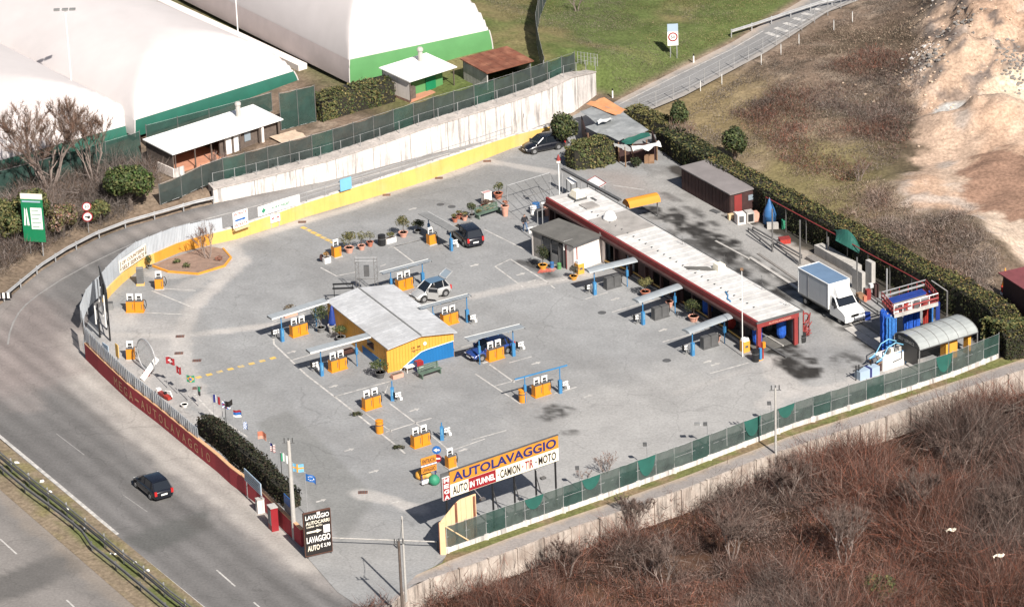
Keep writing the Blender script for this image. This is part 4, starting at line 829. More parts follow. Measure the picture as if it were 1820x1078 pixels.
MB().lathe([(.24, 0), (.22, 1.2), (.32, 1.22), (.32, 1.4), (.2, 1.55)], (L*.72, dp*.75, hz), 10).build('chimney', 'concrete', t)
t, L, dp, hz = cabin('open shed with a rusty brown roof behind the retaining wall', [(865,128),(943,107),(902,87),(825,108)], 1.7, 'rust', 'concrete', name='shed')
MB().bx(0, .12, 0, dp, -.3, 1.6).build('side_wall', 'concrete', t); MB().bx(L-.12, L, 0, dp, -.3, 1.6).build('side_wall', 'mid_grey', t)
t = tag(ribbon('paved_strip', [PG(490,252), PG(530,238), PG(572,222)], 2.2, PG(530,238).z+.02, 'dirt_pale'), 'x', 'y'); del t['label'], t['category']; t['kind'] = 'structure'
# --- dark wooden shed
def boxshed(label, name, fl, fr, bl, zr, roofm, wallm, over=.15, cat='shed'):
    a = P(*fl, zr); b = P(*fr, zr); c = P(*bl, zr); d = b-a; rz = math.atan2(d.y, d.x); L = d.length; dep = (c-a).dot(Vector((-math.sin(rz), math.cos(rz), 0)))
    t = thing(name, label, cat, (a.x, a.y, 0), rz); MB().bx(-over, L+over, -over, dep+over, zr-.1, zr).build('roof', roofm, t)
    for n_, c4 in (('front_wall', (0, L, 0, .1)), ('rear_wall', (0, L, dep-.1, dep)), ('side_wall', (0, .1, .1, dep-.1)), ('side_wall', (L-.1, L, .1, dep-.1))): MB().bx(*c4, 0, zr-.11).build(n_, wallm, t)
    return t, L, dep
t, L, dp = boxshed('dark maroon wooden shed with a flat grey roof beside the hedge', 'wooden_shed', (1211,296), (1298,344), (1252,278), 2.2, 'roof_mauve', 'maroon')
MB().bx(L*.5, L*.5+4, -.17, dp+.16, 2.202, 2.22).build('roof_sheet', 'roof_mauve', t); MB().bx(L, L+.04, .4, 1.2, 0, 1.9).build('door', 'red_paint', t); MB().bx(L, L+.04, 1.9, 2.4, 1.1, 1.6).build('window', 'glass_pale', t)
for k in range(14): MB().bx(.1+k*L/14.2, .1+(k+.9)*L/14.2, -.04, 0, 0, 2.05).build('wall_board', 'maroon', t)
# --- tarpaulin shack
t = thing('tarpaulin_shack', 'ramshackle shack patched with grey tarpaulins and torn white sheets', 'shack', P(1100,285))
def tarp(pts, zs, m, nm='tarpaulin', amp=.12, nu=10, nv=6, p=t):
    c = [P(x, y, z) for (x, y), z in zip(pts, zs)]
    MB().grid(lambda u, v: tuple((c[0].lerp(c[1], u)).lerp(c[3].lerp(c[2], u), v)+Vector((0, 0, (vn(u*4+pts[0][0], v*3, 5)-.5)*amp*2))), nu, nv).build(nm, m, p, world=True)
tarp([(1030,197),(1064,186),(1112,205),(1078,232)], [2.4,2.5,2.6,2.4], 'tarp_grey'); tarp([(1040,227),(1110,200),(1153,231),(1100,250)], [2.2,2.7,2.6,2.2], 'tarp_grey')
tarp([(1042,184),(1074,174),(1115,195),(1094,206)], [2.55,2.6,2.7,2.7], 'tarp_orange'); tarp([(1120,262),(1168,251),(1176,260),(1128,270)], [2.1,2.1,1.9,1.9], 'tarp_white', amp=.25)
tarp([(1104,250),(1150,233),(1157,243),(1112,258)], [2.15,2.5,2.2,2.0], 'tarp_green'); tarp([(1090,252),(1120,262),(1123,268),(1092,258)], [2.2,2.1,1.8,1.9], 'tarp_white', amp=.2); tarp([(1060,215),(1085,208),(1090,213),(1066,221)], [2.7,2.75,2.75,2.7], 'tarp_white', amp=.15)
for a_, b_ in (((1045,270),(1100,288)), ((1100,288),(1168,285)), ((1168,285),(1160,262)), ((1045,270),(1035,236))): q = W([a_, b_]); MB().run(q, 0, 1.7, .08).build('wall', 'maroon', t, world=True)
for x, y in ((1046,272),(1075,280),(1100,289),(1112,297),(1125,290),(1150,284),(1168,286)): p = P(x, y); MB().tube([p, p+Vector((0, 0, 2.0))], .06, 5).build('post', 'timber', t, world=True)
for x, y in ((1150,290),(1140,284),(1158,290)): p = P(x, y); MB().bx(p.x-.25, p.x+.25, p.y-.2, p.y+.2, 0, .8).build('shelf', 'timber', t, world=True)
# ================================================================ air domes
def dome(label, fl, fr, depth, hd, band, bandm, trimm='membrane_grey', left_grey=False, off=0, back=None):
    a = PG(*fl); b = PG(*fr); z0 = (a.z+b.z)/2; a = P(*fl, z0); b = P(*fr, z0); d = b-a; L = d.length; rz = math.atan2(d.y, d.x); t = thing('air_dome', label, 'air dome', a, rz); hw = L/2; SK = 0
    if back: q = t.matrix_basis.inverted() @ P(*back, z0); SK = q.x/q.y
    def hf(x, y):
        k = min(x, L-x, y, depth-y); k = max(0, min(1, k/hw)); return hd*(1-(1-k)**2.1)**.5
    n = 44; us = [0, .0006, .002, .005, .01, .018, .03, .045]+list(np.linspace(.07, .5, 14)); us = us+[1-u for u in us[::-1][1:]]
    m_ = len(us); D_ = [u*L for u in us]; E_ = [u*L if u <= .5 else depth-(1-u)*L for u in us]
    vs = [(x+SK*y, y, hf(x, y)) for x in D_ for y in E_]; fs = [(i*m_+j, (i+1)*m_+j, (i+1)*m_+j+1, i*m_+j+1) for i in range(m_-1) for j in range(m_-1)]
    MB()._add(vs, fs).build('membrane', 'membrane', t, smooth=True); mb = LAST[0]
    # skirt band standing 3 cm off the membrane on the four sides
    def kz(z): return hw*(1-(1-(z/hd)**2)**(1/2.1))
    zs = [0, band*.25, band*.5, band*.75, band]
    for nm, f_ in (('skirt', lambda s, z: (s*(L-2*kz(z))+kz(z), kz(z)-.04, z)), ('skirt', lambda s, z: (kz(z)-.04, depth-kz(z)-s*(depth-2*kz(z)), z)), ('skirt', lambda s, z: (L-kz(z)+.04, kz(z)+s*(depth-2*kz(z)), z))):
        left = f_(0, 0)[0] < .1 and f_(1, 0)[0] < .1
        MB().grid(lambda u, v: (lambda q: (q[0]+SK*q[1], q[1], q[2]))(f_(u, v*band)), 12, 5).build(nm, (trimm if left and left_grey else bandm), t, smooth=True)
    for x in (0, L):
        MB().tube([(abs(x-kz(z)), kz(z)-.05, z) for z in np.linspace(0, band, 6)], .06, 5).build('seam', 'membrane', t)
    return t
dome('white air dome over the tennis court with a bright green skirt', (621,148), (876,93), 36, 9.5, 2.3, 'membrane_green', left_grey=True, back=(310,-8))
dome('middle white air dome of three with a teal skirt above the long cabin', (240,243), (531,152), 36, 5.9, 1.5, 'membrane_teal', trimm='membrane', left_grey=True, back=(-60,95))
dome('white air dome with a teal skirt at the left edge behind the bare tree', (-130,347), (258,239), 34, 5.9, 1.3, 'membrane_teal')
t = thing('dome_kerb', 'long pale concrete kerb wall between two air domes', 'wall', PG(535,128)); q = [PG(546,122), PG(440,72), PG(290,3)]
MB().run(q, q[0].z-.4, q[0].z+.55, 1.0).build('wall_body', 'white_wall', t, world=True)
for lab, bx_, ty_, hd_ in (('floodlight mast with twin heads behind the left air dome', (133,215), 20, 1), ('thin white floodlight mast between the two air domes', (427,118), -60, 1)):
    g = PG(*bx_); h = hgt(g, ty_) if ty_ > 0 else 9.5; t = thing('floodlight_mast', lab, 'floodlight', g); MB().tube([(0, 0, 0), (0, 0, h)], [.07, .05], 6).build('pole', 'white_paint', t)
    MB().tube([(-.8, 0, h), (.8, 0, h)], .04, 5).build('crossbar', 'galv', t)
    for x in (-.8, 0, .7): MB().bx(x-.28, x+.28, -.2, .2, h-.05, h+.12).build('lamp_head', 'mid_grey', t)
# ================================================================ vegetation tools
def mesh_np(name, V, F, C, m, parent=None, mats=None, mi=None, kind=None):
    me = bpy.data.meshes.new(name); me.vertices.add(len(V)); me.vertices.foreach_set('co', V.astype(np.float32).ravel()); k = F.shape[1]
    me.loops.add(F.size); me.loops.foreach_set('vertex_index', F.ravel().astype(np.int32)); me.polygons.add(len(F)); me.polygons.foreach_set('loop_start', np.arange(len(F))*k); me.polygons.foreach_set('loop_total', np.full(len(F), k))
    me.update(calc_edges=True); setcol(me, C); me.materials.append(M[m]); o = bpy.data.objects.new(name, me); SC.collection.objects.link(o)
    if parent is not None: o.parent = parent
    if kind: o['kind'] = kind
    return o
def leaves(pts, size, pal, nrm=None, sq=1.0):
    "one quad leaf clump per point, random orientation; returns V,F,C"
    n = len(pts); a = rng.normal(size=(n, 3)); 
    if nrm is not None: a = a*.45+nrm
    a /= np.linalg.norm(a, axis=1, keepdims=True)+1e-9; b = np.cross(a, rng.normal(size=(n, 3))); b /= np.linalg.norm(b, axis=1, keepdims=True)+1e-9; c = np.cross(a, b)
    s = (size*rng.uniform(.55, 1.35, n))[:, None]; V = np.stack([pts-b*s*.5, pts-c*s*.32, pts+b*s*.5, pts+c*s*.32], 1).reshape(-1, 3)
    F = np.arange(4*n).reshape(n, 4); pal = np.array(pal); col = pal[rng.integers(0, len(pal), n)]*rng.uniform(.75, 1.25, (n, 1)); return V, F, np.repeat(col, 4, 0)
def blades(base, dirv, ln, wd, pal):
    n = len(base); dirv = dirv/(np.linalg.norm(dirv, axis=1, keepdims=True)+1e-9); s = np.cross(dirv, rng.normal(size=(n, 3))); s /= np.linalg.norm(s, axis=1, keepdims=True)+1e-9
    w_ = (wd*rng.uniform(.6, 1.3, n))[:, None]; L = np.asarray(ln).reshape(-1, 1)
    V = np.stack([base-s*w_/2, base+s*w_/2, base+dirv*L], 1).reshape(-1, 3); F = np.arange(3*n).reshape(n, 3); pal = np.array(pal); col = pal[rng.integers(0, len(pal), n)]*rng.uniform(.7, 1.3, (n, 1)); return V, F, np.repeat(col, 3, 0)
GREEN = [(.045, .065, .022), (.06, .08, .028), (.085, .10, .035), (.035, .05, .02), (.11, .11, .04)]
OLIVE = [(.10, .095, .035), (.13, .12, .045), (.075, .08, .03), (.16, .13, .05), (.06, .06, .025)]
DARKG = [(.022, .034, .014), (.03, .042, .018), (.045, .055, .022), (.02, .025, .012), (.06, .055, .025)]
TWIG = [(.15, .10, .075), (.20, .14, .11), (.11, .075, .055), (.24, .18, .15), (.17, .09, .06)]
BRUSH = [(.15, .075, .054), (.19, .108, .084), (.085, .045, .035), (.22, .15, .122), (.19, .070, .044), (.135, .092, .078), (.068, .038, .03), (.135, .058, .042)]
def blob_pts(c, r, n, hollow=.55, squash=1.0, lumps=7):
    c = np.array(c); L = rng.normal(size=(lumps, 3)); L /= np.linalg.norm(L, axis=1, keepdims=True); L[:, 2] = np.abs(L[:, 2])*.9-.15
    k = rng.integers(0, lumps, n); d = rng.normal(size=(n, 3)); d /= np.linalg.norm(d, axis=1, keepdims=True); rr = rng.uniform(hollow, 1, (n, 1))**.5
    p = L[k]*.5+d*rr*rng.uniform(.38, .58, (lumps, 1))[k]; nrm = d.copy(); p = p*np.array([r[0], r[1], r[2]*squash]); return p+c, nrm
def tree(name, label, cat, g, h, r, n, size, pal, trunk=.35, tm='bark', lumps=8, group=None, rz=1.0):
    t = thing(name, label, cat, g); rz = max(rz, h*.52/r); tp = h-r*rz*.9
    b = MB().tube([(0, 0, -.2), (.05, .03, tp*.6), (0, .05, tp)], [r*.09+.04, r*.07+.03, .05], 7)
    for k in range(5): a = k*1.3; b.tube([(0, 0, tp*.45+k*.1), (math.cos(a)*r*.4, math.sin(a)*r*.4, tp+r*.1), (math.cos(a)*r*.65, math.sin(a)*r*.65, tp+r*.45)], [.05+r*.02, .04, .015], 5)
    b.build('trunk', tm, t)
    p, nr = blob_pts((0, 0, tp), (r, r, r*rz), n, lumps=lumps); p = p[p[:, 2] > .05]; nr = nr[:len(p)]
    V, F, C = leaves(p, size, pal, nr); mesh_np('crown', V, F, C, 'leaf', t); return t
def bare_tree(name, label, g, h, r, n=700, pal=TWIG, stems=5, seed=0, tw=.03, cat='tree', group=None, tm='bark_pale'):
    R_ = random.Random(seed); t = thing(name, label, cat, g, 0, group); b = MB(); segs = []
    def grow(p, d, L, rad, lev):
        q = p+d*L; mid = p.lerp(q, .5)+Vector((R_.uniform(-1, 1), R_.uniform(-1, 1), R_.uniform(-.3, .3)))*L*.07
        b.tube([p, mid, q], [rad, rad*.8, rad*.6], 5 if lev < 2 else 4, caps=False); segs.append((mid, q, lev))
        if lev < 3:
            for k in range(R_.randint(2, 4)):
                a = Vector((R_.uniform(-1, 1), R_.uniform(-1, 1), R_.uniform(.0, .9))); nd = (d*1.1+a*.75*(r/h*1.6)).normalized(); grow(p.lerp(q, R_.uniform(.55, 1)), nd, L*R_.uniform(.55, .8), rad*.55, lev+1)
    for s in range(stems):
        a = s*6.28/stems+R_.random(); sp = .25*r/h*2; grow(Vector((math.cos(a)*.1, math.sin(a)*.1, -.1)), Vector((math.cos(a)*sp, math.sin(a)*sp, 1)).normalized(), h*.42, .022+h*.0075, 0 if stems > 2 else 0)
    b.build('trunk', tm, t); tips = [s for s in segs if s[2] >= 1]; idx = rng.integers(0, len(tips), n); A = np.array([tips[i][0].lerp(tips[i][1], R_.random())[:] for i in idx]); Dv = np.array([(tips[i][1]-tips[i][0])[:] for i in idx]); Dv /= np.linalg.norm(Dv, axis=1, keepdims=True)+1e-9
    V, F, C = blades(A, Dv+rng.normal(size=(n, 3))*.6+np.array([0, 0, .25]), rng.uniform(.25, .8, n)*h*.14, tw, pal); mesh_np('crown', V, F, C, 'twig', t); return t
def hedge(name, label, px, width, h, pal, dens=60, size=.22, z=None, core='maroon', side=1, world=None, top=None, cat='hedge'):
    pts = world or W(px); t = thing(name, label, cat, pts[len(pts)//2]); hs = h if hasattr(h, '__len__') else [h]*len(pts)
    zb = [p.z for p in pts]
    MB().run([Vector((p.x, p.y, 0)) for p in pts], [a-.2 for a in zb], [a+q-.18 for a, q in zip(zb, hs)], width-.0).build('stems', M['hedge_core'], t, world=True)
    P_ = []; N_ = []
    for i, (a, b) in enumerate(zip(pts, pts[1:])):
        d = (b-a); L = d.length; d.normalize(); n = Vector((-d.y, d.x, 0)); n = n*(1 if width > 0 else -1); w_ = abs(width)
        k = int(L*(hs[i]*2+w_)*dens); u = rng.uniform(0, 1, k); s = rng.uniform(0, hs[i]*2+w_, k); hh = hs[i]+(hs[i+1]-hs[i])*u
        lat = np.where(s < hs[i], 0, np.where(s < hs[i]+w_, s-hs[i], w_)); zz = np.where(s < hs[i], s/hs[i]*hh, np.where(s < hs[i]+w_, hh, (hs[i]*2+w_-s)/hs[i]*hh))
        x = a.x+d.x*L*u+n.x*lat; y = a.y+d.y*L*u+n.y*lat; bumpy = (fbm(x+zz*.7, y, 1.1, 77)-.45)*.55+(fbm(x, y, 3.1, 78)-.5)*.6
        nx_ = np.where(s < hs[i], -n.x, np.where(s < hs[i]+w_, 0, n.x)); ny_ = np.where(s < hs[i], -n.y, np.where(s < hs[i]+w_, 0, n.y)); nz = np.where((s >= hs[i]) & (s < hs[i]+w_), 1.0, 0)
        off = bumpy+rng.normal(size=k)*.07; P_.append(np.stack([x+nx_*off, y+ny_*off, a.z+zz+nz*off], 1)); N_.append(np.stack([nx_, ny_, nz], 1))
    for e, p in ((0, pts[0]), (-1, pts[-1])):     # ends
        k = int(abs(width)*hs[e]*dens); d = (pts[1]-pts[0] if e == 0 else pts[-1]-pts[-2]).normalized(); n = Vector((-d.y, d.x, 0))*(1 if width > 0 else -1); u = rng.uniform(0, abs(width), k); zz = rng.uniform(0, hs[e], k); sg = -1 if e == 0 else 1
        off = rng.uniform(-.05, .2, k); P_.append(np.stack([p.x+n.x*u+d.x*sg*off, p.y+n.y*u+d.y*sg*off, p.z+zz], 1)); N_.append(np.tile((d.x*sg, d.y*sg, 0), (k, 1)))
    pp_ = np.concatenate(P_)-np.array(t.location[:]); V, F, C = leaves(pp_, size, pal, np.concatenate(N_)*1.2)
    if top is not None:      # yellowish top growth, also painting the lit top lighter than the shaded sides
        zt = np.repeat(np.concatenate(N_)[:, 2] > .5, 4); k = rng.random(len(C)//4).repeat(4) < .6; tp_ = np.repeat(np.array(top)[rng.integers(0, len(top), len(C)//4)], 4, 0); C = np.where((zt & k)[:, None], tp_, C)
    f = fbm(V[:, 0], V[:, 1], 2.5, 88)[:, None]; C = C*(.75+.5*f); mesh_np('foliage', V, F, C, 'leaf', t); return t
D('hedge_core', (.02, .018, .012), 1, n=.2)
# ---------------------------------------------------------------- hedges
hedge('hedge', 'very long clipped hedge along the right side of the yard, yellowish on top', HED, 2.1, [2.3,2.5,2.6,2.6,2.6,2.6,2.6,2.5,1.9], [(.035, .042, .016), (.024, .03, .013), (.045, .046, .018), (.03, .022, .014)], 95, .2, top=[(.11, .11, .035), (.085, .095, .03), (.12, .115, .04), (.15, .125, .045), (.10, .10, .035), (.17, .11, .045)])  # dark leaf palette stands for the shaded face, lighter palette for the lit top
hedge('hedge', 'dark thick hedge behind the red wall at the roadside', [(353,771),(372,788),(396,806),(420,826),(450,850),(480,880),(512,905)], 1.05, [1.4,1.9,1.9,1.8,1.7,1.6,1.3], [(.018, .024, .011), (.025, .03, .014), (.034, .032, .018), (.04, .028, .018)], 90, .2)
g = [PG(573,217), PG(636,198), PG(702,181)]
hedge('hedge', 'clipped square hedge between the green dome and the net fence', None, 2.8, [1.9, 2.0, 2.0], OLIVE+GREEN[:2], 80, .24, world=g)
hedge('hedge', 'square clipped hedge block beside the tarpaulin shack', [(1006,296),(1022,303),(1058,300),(1094,290)], 2.6, [1.9, 2.1, 2.1, 2.0], OLIVE+GREEN[:3], 90, .22)
hedge('hedge', 'olive hedge running from the shack towards the slip road', [(1110,222),(1140,232),(1185,247)], 1.8, [1.6, 1.5, 1.4], OLIVE, 80, .24)
hedge('hedge', 'rough dark hedge between the shack and the wooden shed', [(1168,262),(1205,290),(1248,318)], 2.2, [1.8, 2.0, 2.0], DARKG+OLIVE[:2], 70, .26)
hedge('hedge', 'rough green hedge corner where the long hedge meets the lane fence', [(1762,618),(1790,630),(1826,612)], 2.6, [2.1, 2.3, 2.2], OLIVE+GREEN, 60, .28)
for lab, px, h, r, pal, n, s in [('dense dark evergreen bush at the corner by the dark parked car', (1005,262), 3.6, 1.6, DARKG+GREEN, 3200, .26), ('dark round evergreen tree at the end of the slip road fence', (1203,240), 3.5, 1.25, DARKG+GREEN, 2600, .26),
   ('loose dark evergreen tree behind the wooden shed', (1305,288), 3.7, 1.35, DARKG+GREEN[:3], 2200, .28), ('small dark bush in front of the tarpaulin shack', (1130,298), 1.1, .6, DARKG, 500, .2),
   ('large glossy green laurel bush beside the ramp guardrail', (232,372), 4.7, 2.5, GREEN+[(.05, .09, .02)], 5200, .28), ('green bush touching the laurel behind the round road signs', (178,398), 2.4, 1.2, GREEN+OLIVE, 1800, .25),
   ('big olive bush at the left edge behind the green sign', (14,432), 4.5, 2.4, OLIVE+GREEN, 4600, .28), ('olive bush right behind the green road sign', (62,418), 4.6, 2.2, OLIVE+GREEN, 4200, .28), ('low olive bush between the green sign and the round signs', (112,420), 3.2, 1.8, OLIVE+TWIG, 2600, .25)]:
    tree('bush' if h < 3.4 else 'evergreen_tree', lab, 'bush' if h < 3.4 else 'tree', PG(*px), h, r, n, s, pal)
for k, (lab, px, h, r, n, st) in enumerate([('large bare reddish tree in front of the left air dome', (88,345), 10.0, 7.5, 11000, 8), ('slender bare tree beside the large bare tree before the left dome', (168,330), 8.0, 4.2, 4200, 5), ('leafless shrub beside the long cabin post', (390,320), 3.2, 1.5, 260, 4),
   ('small bare tree on the planted island by the yellow wall', (370,462), 3.6, 2.0, 700, 4), ('small bare tree just inside the green net fence', (1076,842), 2.0, 1.9, 420, 6), ('bare straggly shrub beside the small tree at the net fence', (1040,850), 1.1, 1.3, 220, 4),
   ('bare pinkish thicket between the tarpaulin shack and the slip road', (1215,262), 3.0, 3.0, 1500, 7), ('bare shrub on the grass at the top of the picture', (1025,20), 2.5, 1.6, 300, 4), ('leafless brown bush standing alone in the rough field', (1527,322), 2.6, 1.8, 700, 6)]):
    bare_tree('bare_tree' if h > 3 else 'bare_shrub', lab, PG(*px), h, r, n, stems=st, seed=k+3, cat='tree' if h > 3 else 'shrub', pal=TWIG if k < 2 or k == 6 else BRUSH)
# brambles on the bank at the left, thousands of twigs
def thicket(name, label, cx, cy, n, hgt_, spread, pal, wd=.03, per=40, up=1.0, zoff=0):
    z = H(cx, cy, False); m_ = len(cx); B = np.stack([np.repeat(cx, per), np.repeat(cy, per), np.repeat(z, per)], 1); hh = np.repeat(hgt_, per)
    k = len(B); dv = rng.normal(size=(k, 3)); dv[:, 2] = np.abs(dv[:, 2])*1.2+up; dv /= np.linalg.norm(dv, axis=1, keepdims=True)
    st = rng.uniform(0, .75, (k, 1))*hh[:, None]; B2 = B+dv*st+rng.normal(size=(k, 3))*np.array([spread, spread, .03]); d2 = dv+rng.normal(size=(k, 3))*.55; ln = hh*rng.uniform(.3, .65, k)
    V, F, C = blades(B2, d2, ln, wd, pal); tone = fbm(V[:, 0], V[:, 1], 6, 91)[:, None]; C = C*(.55+.9*tone); g_ = ss(fbm(V[:, 0], V[:, 1], 9, 97), .42, .62)[:, None]; gr = C.mean(1, keepdims=True)*np.array([1.12, 1.0, .9]); C = C*(1-.6*g_)+gr*.6*g_; o = mesh_np(name, V, F, C, 'twig', None, kind='stuff'); tag(o, label, 'undergrowth'); return o
def scatter(poly, n, clump=None):
    xs = [p[0] for p in poly]; ys = [p[1] for p in poly]; X = rng.uniform(min(xs), max(xs), n*3); Y = rng.uniform(min(ys), max(ys), n*3); k = inpoly(X, Y, poly); 
    if clump: k &= fbm(X, Y, clump, 93) > rng.uniform(.3, .62, len(X))
    return X[k][:n], Y[k][:n]
X, Y = scatter(TUP(W([(0,300),(200,290),(290,330),(215,395),(140,418),(40,470),(-60,540),(-60,330)])), 900); thicket('brambles', 'tangle of brown bare brambles and twigs on the bank behind the green sign', X, Y, 0, rng.uniform(.8, 2.6, len(X)), .35, [(.11, .09, .08), (.16, .135, .12), (.075, .06, .05), (.20, .165, .15), (.12, .08, .06)], .032, 60)
# the brush wood below the panel wall
bz = -1.9
bp = [P(x, y, bz) for x, y in [(640,1135),(712,1098),(760,1075),(905,1022),(1000,984),(1089,957),(1225,908),(1356,855),(1420,830),(1571,770),(1668,738),(1745,716),(1820,703),(2000,640),(2100,1400),(600,1400)]]
X, Y = scatter(TUP(bp), 9000, 2.6); gap = ss(fbm(X, Y, 7.5, 96), .40, .52); k_ = gap > rng.uniform(0, .9, len(X)); X, Y = X[k_][:5600], Y[k_][:5600]
hh = .4+3.9*ss(fbm(X, Y, 5, 95), .28, .72)*rng.uniform(.4, 1.4, len(X)); d = sd(X, Y, TUP(bp)); hh *= .45+.55*ss(d, 0, 5)
thicket('brushwood', 'dense mass of reddish brown leafless brushwood below the panel wall', X, Y, 0, hh, .42, BRUSH, .030, 82, .45)
X, Y = scatter(TUP(bp), 7500, 3); thicket('undergrowth', 'low dead bramble and litter covering the ground under the brushwood', X, Y, 0, rng.uniform(.25, .7, len(X)), .5, BRUSH+[(.20, .10, .05)], .045, 14, .1)
X, Y = scatter(TUP([P(x, y, -1.4) for x, y in [(760,1062),(905,1006),(1089,938),(1300,860),(1420,812),(1560,765),(1668,728),(1850,680),(1850,690),(1668,742),(1560,782),(1420,830),(1089,960),(905,1030),(760,1090)]]), 520); o = thicket('wall_brambles', 'brown climbing stems growing up against the concrete panel wall', X, Y, 0, rng.uniform(.9, 2.6, len(X)), .25, BRUSH, .035, 24, 1.6)
for k, (px, h, r, lab) in enumerate([((1500,1010), 5.2, 3.0, 'pale bare tree rising in the lower middle of the brushwood'), ((1625,935), 5.0, 2.6, 'bare tree in the brushwood left of the yellow litter'), ((1130,950), 3.4, 2.0, 'forked bare sapling leaning against the panel wall'), ((1300,1000), 4.2, 2.5, 'bare tree in the brushwood below the tall lane pole'), ((1010,1030), 3.4, 2.0, 'bare grey tree at the left end of the brushwood'),
     ((1700,870), 4.6, 2.4, 'bare tree at the right side of the brushwood below the fallen boughs'), ((1790,960), 4.6, 2.6, 'bare tree in the bottom right corner area of the brushwood'), ((1400,900), 4.4, 2.4, 'bare tree in the brushwood near the kinked pole shadow'), ((1180,1050), 4.0, 2.6, 'bare tree at the bottom edge in the middle of the brushwood')]):
    p = P(*px, bz); bare_tree('bare_tree', lab, (p.x, p.y, min(-1.7, float(H(p.x, p.y, False)))), h*1.05, r*1.15, 3800, [(.14, .10, .085), (.18, .135, .115), (.11, .075, .062)], stems=4, seed=40+k, tw=.028, tm='bark_pale')
p = P(1560, 1075, bz); tree('evergreen_bush', 'single green bush among the brown brushwood at the bottom edge', 'bush', (p.x, p.y, bz), 2.6, 1.6, 1800, .26, GREEN)
for k, (px, s) in enumerate([((1690,960), 1.0), ((1775,1006), 1.1)]):
    p = P(*px, bz+2); t = thing('litter_sheet', ['torn strip of yellow plastic caught in the brushwood', 'flattened yellow plastic sheet at the right in the brushwood'][k], 'litter', p, .5); MB().grid(lambda u, v: ((u-.5)*s, (v-.5)*.35+.1*math.sin(u*7), .9+.08*math.sin(u*9+v*3)), 8, 3).build('sheet', 'sign_cream', t)
p = P(1660, 700, bz); t = thing('fallen_bough', 'dark fallen boughs lying against the panel wall at the right', 'branch', P(1775,742,bz+1.2)); b = MB()
for k in range(9): a = random.uniform(-.4, .6); b.tube([(random.uniform(-1, 1), random.uniform(-.5, .5), 0), (random.uniform(0, 2), random.uniform(-.5, 1), random.uniform(.2, 1)), (random.uniform(1, 3), random.uniform(-1, 1), random.uniform(.2, 1.4))], [.12, .09, .04], 5)
b.build('bough', 'bark', t)
# rough field vegetation
fld = TUP(W([(1190,215),(1360,110),(1540,0),(1680,-20),(1650,80),(1640,200),(1560,330),(1620,380),(1780,470),(1750,540),(1500,390),(1340,290),(1240,250)]))
X, Y = scatter(fld, 9000, 4); thicket('dry_grass', 'dry matted grass and weeds over the rough field right of the yard', X, Y, 0, rng.uniform(.12, .45, len(X)), .35, [(.20, .155, .115), (.12, .085, .065), (.27, .215, .16), (.08, .065, .045), (.16, .11, .085)], .05, 14, .2)
X, Y = scatter(TUP(W([(1480,350),(1545,350),(1630,405),(1730,440),(1775,480),(1740,520),(1600,440),(1500,385)])), 800, 3); thicket('bramble_bank', 'grey brown bramble bank between the long hedge and the sand', X, Y, 0, rng.uniform(.4, 1.4, len(X)), .38, [(.22, .165, .135), (.28, .22, .185), (.14, .10, .08), (.19, .115, .085)], .032, 46, .4)
X, Y = scatter(TUP(W([(1380,170),(1560,90),(1640,160),(1600,290),(1500,330),(1400,290),(1300,200)])), 1500, 5); thicket('field_scrub', 'scattered low brown scrub in the middle of the rough field', X, Y, 0, rng.uniform(.3, 1.0, len(X)), .45, BRUSH+[(.13, .10, .08), (.10, .08, .06), (.17, .135, .11)], .04, 30, .5)
gp_ = TUP(W([(850,20),(1000,-120),(1500,-120),(1350,35),(1110,165),(1072,150),(1000,100),(900,80)])); X, Y = scatter(gp_, 12000, 4); thicket('meadow_grass', 'short green and straw-coloured grass on the slope above the slip road', X, Y, 0, rng.uniform(.10, .26, len(X)), .3, [(.13, .14, .05), (.09, .11, .035), (.22, .18, .10), (.16, .15, .06)], .05, 9, .3)
X, Y = scatter(TUP(W([(640,10),(900,-60),(950,100),(870,110)])), 800, 4)
# rubble on the spoil heap and median litter
def rocks(name, label, spots, n, s0, s1, m, rad=4, cat='rubble'):
    b = MB()
    for k in range(n):
        c = random.choice(spots); x, y = random.gauss(0, rad), random.gauss(0, rad*1.2); q = P(*c); x += q.x; y += q.y; r = random.uniform(s0, s1); b.ball((x, y, float(H(x, y, False))+r*.2), r, 5, sq=(1, random.uniform(.6, 1.2), .6), jit=.25)
    o = b.build(name, m, kind='stuff'); tag(o, label, cat); return o
rocks('rubble', 'pale stones and rubble strewn over the sandy spoil heap', [(1770,60),(1700,90),(1680,150),(1790,150),(1740,200),(1650,150)], 520, .04, .16, 'dirt_pale')
rocks('dark_rubble', 'dark broken asphalt lumps at the edges of the spoil heap', [(1800,155),(1648,162),(1700,112),(1812,170),(1690,118)], 380, .06, .24, 'concrete_dark', 1.0)
rocks('white_rubble', 'small whitish stones along the top rim of the spoil heap', [(1680,50),(1720,45),(1750,22),(1640,150)], 150, .06, .22, 'concrete_pale', 1.0)
for a, (x, y) in enumerate([(75,856),(88,875),(205,985),(198,984),(30,823),(120,905),(262,1015),(150,940),(240,1000)]):
    p = P(x, y); t = MB().ball((0, 0, .08), random.uniform(.12, .26), 5, sq=(1, .8, .4), jit=.3).build('litter', 'sign_white'); t.location = p; tag(t, 'scrap of white litter lying in the grassy median', 'litter', 'litter in the median')
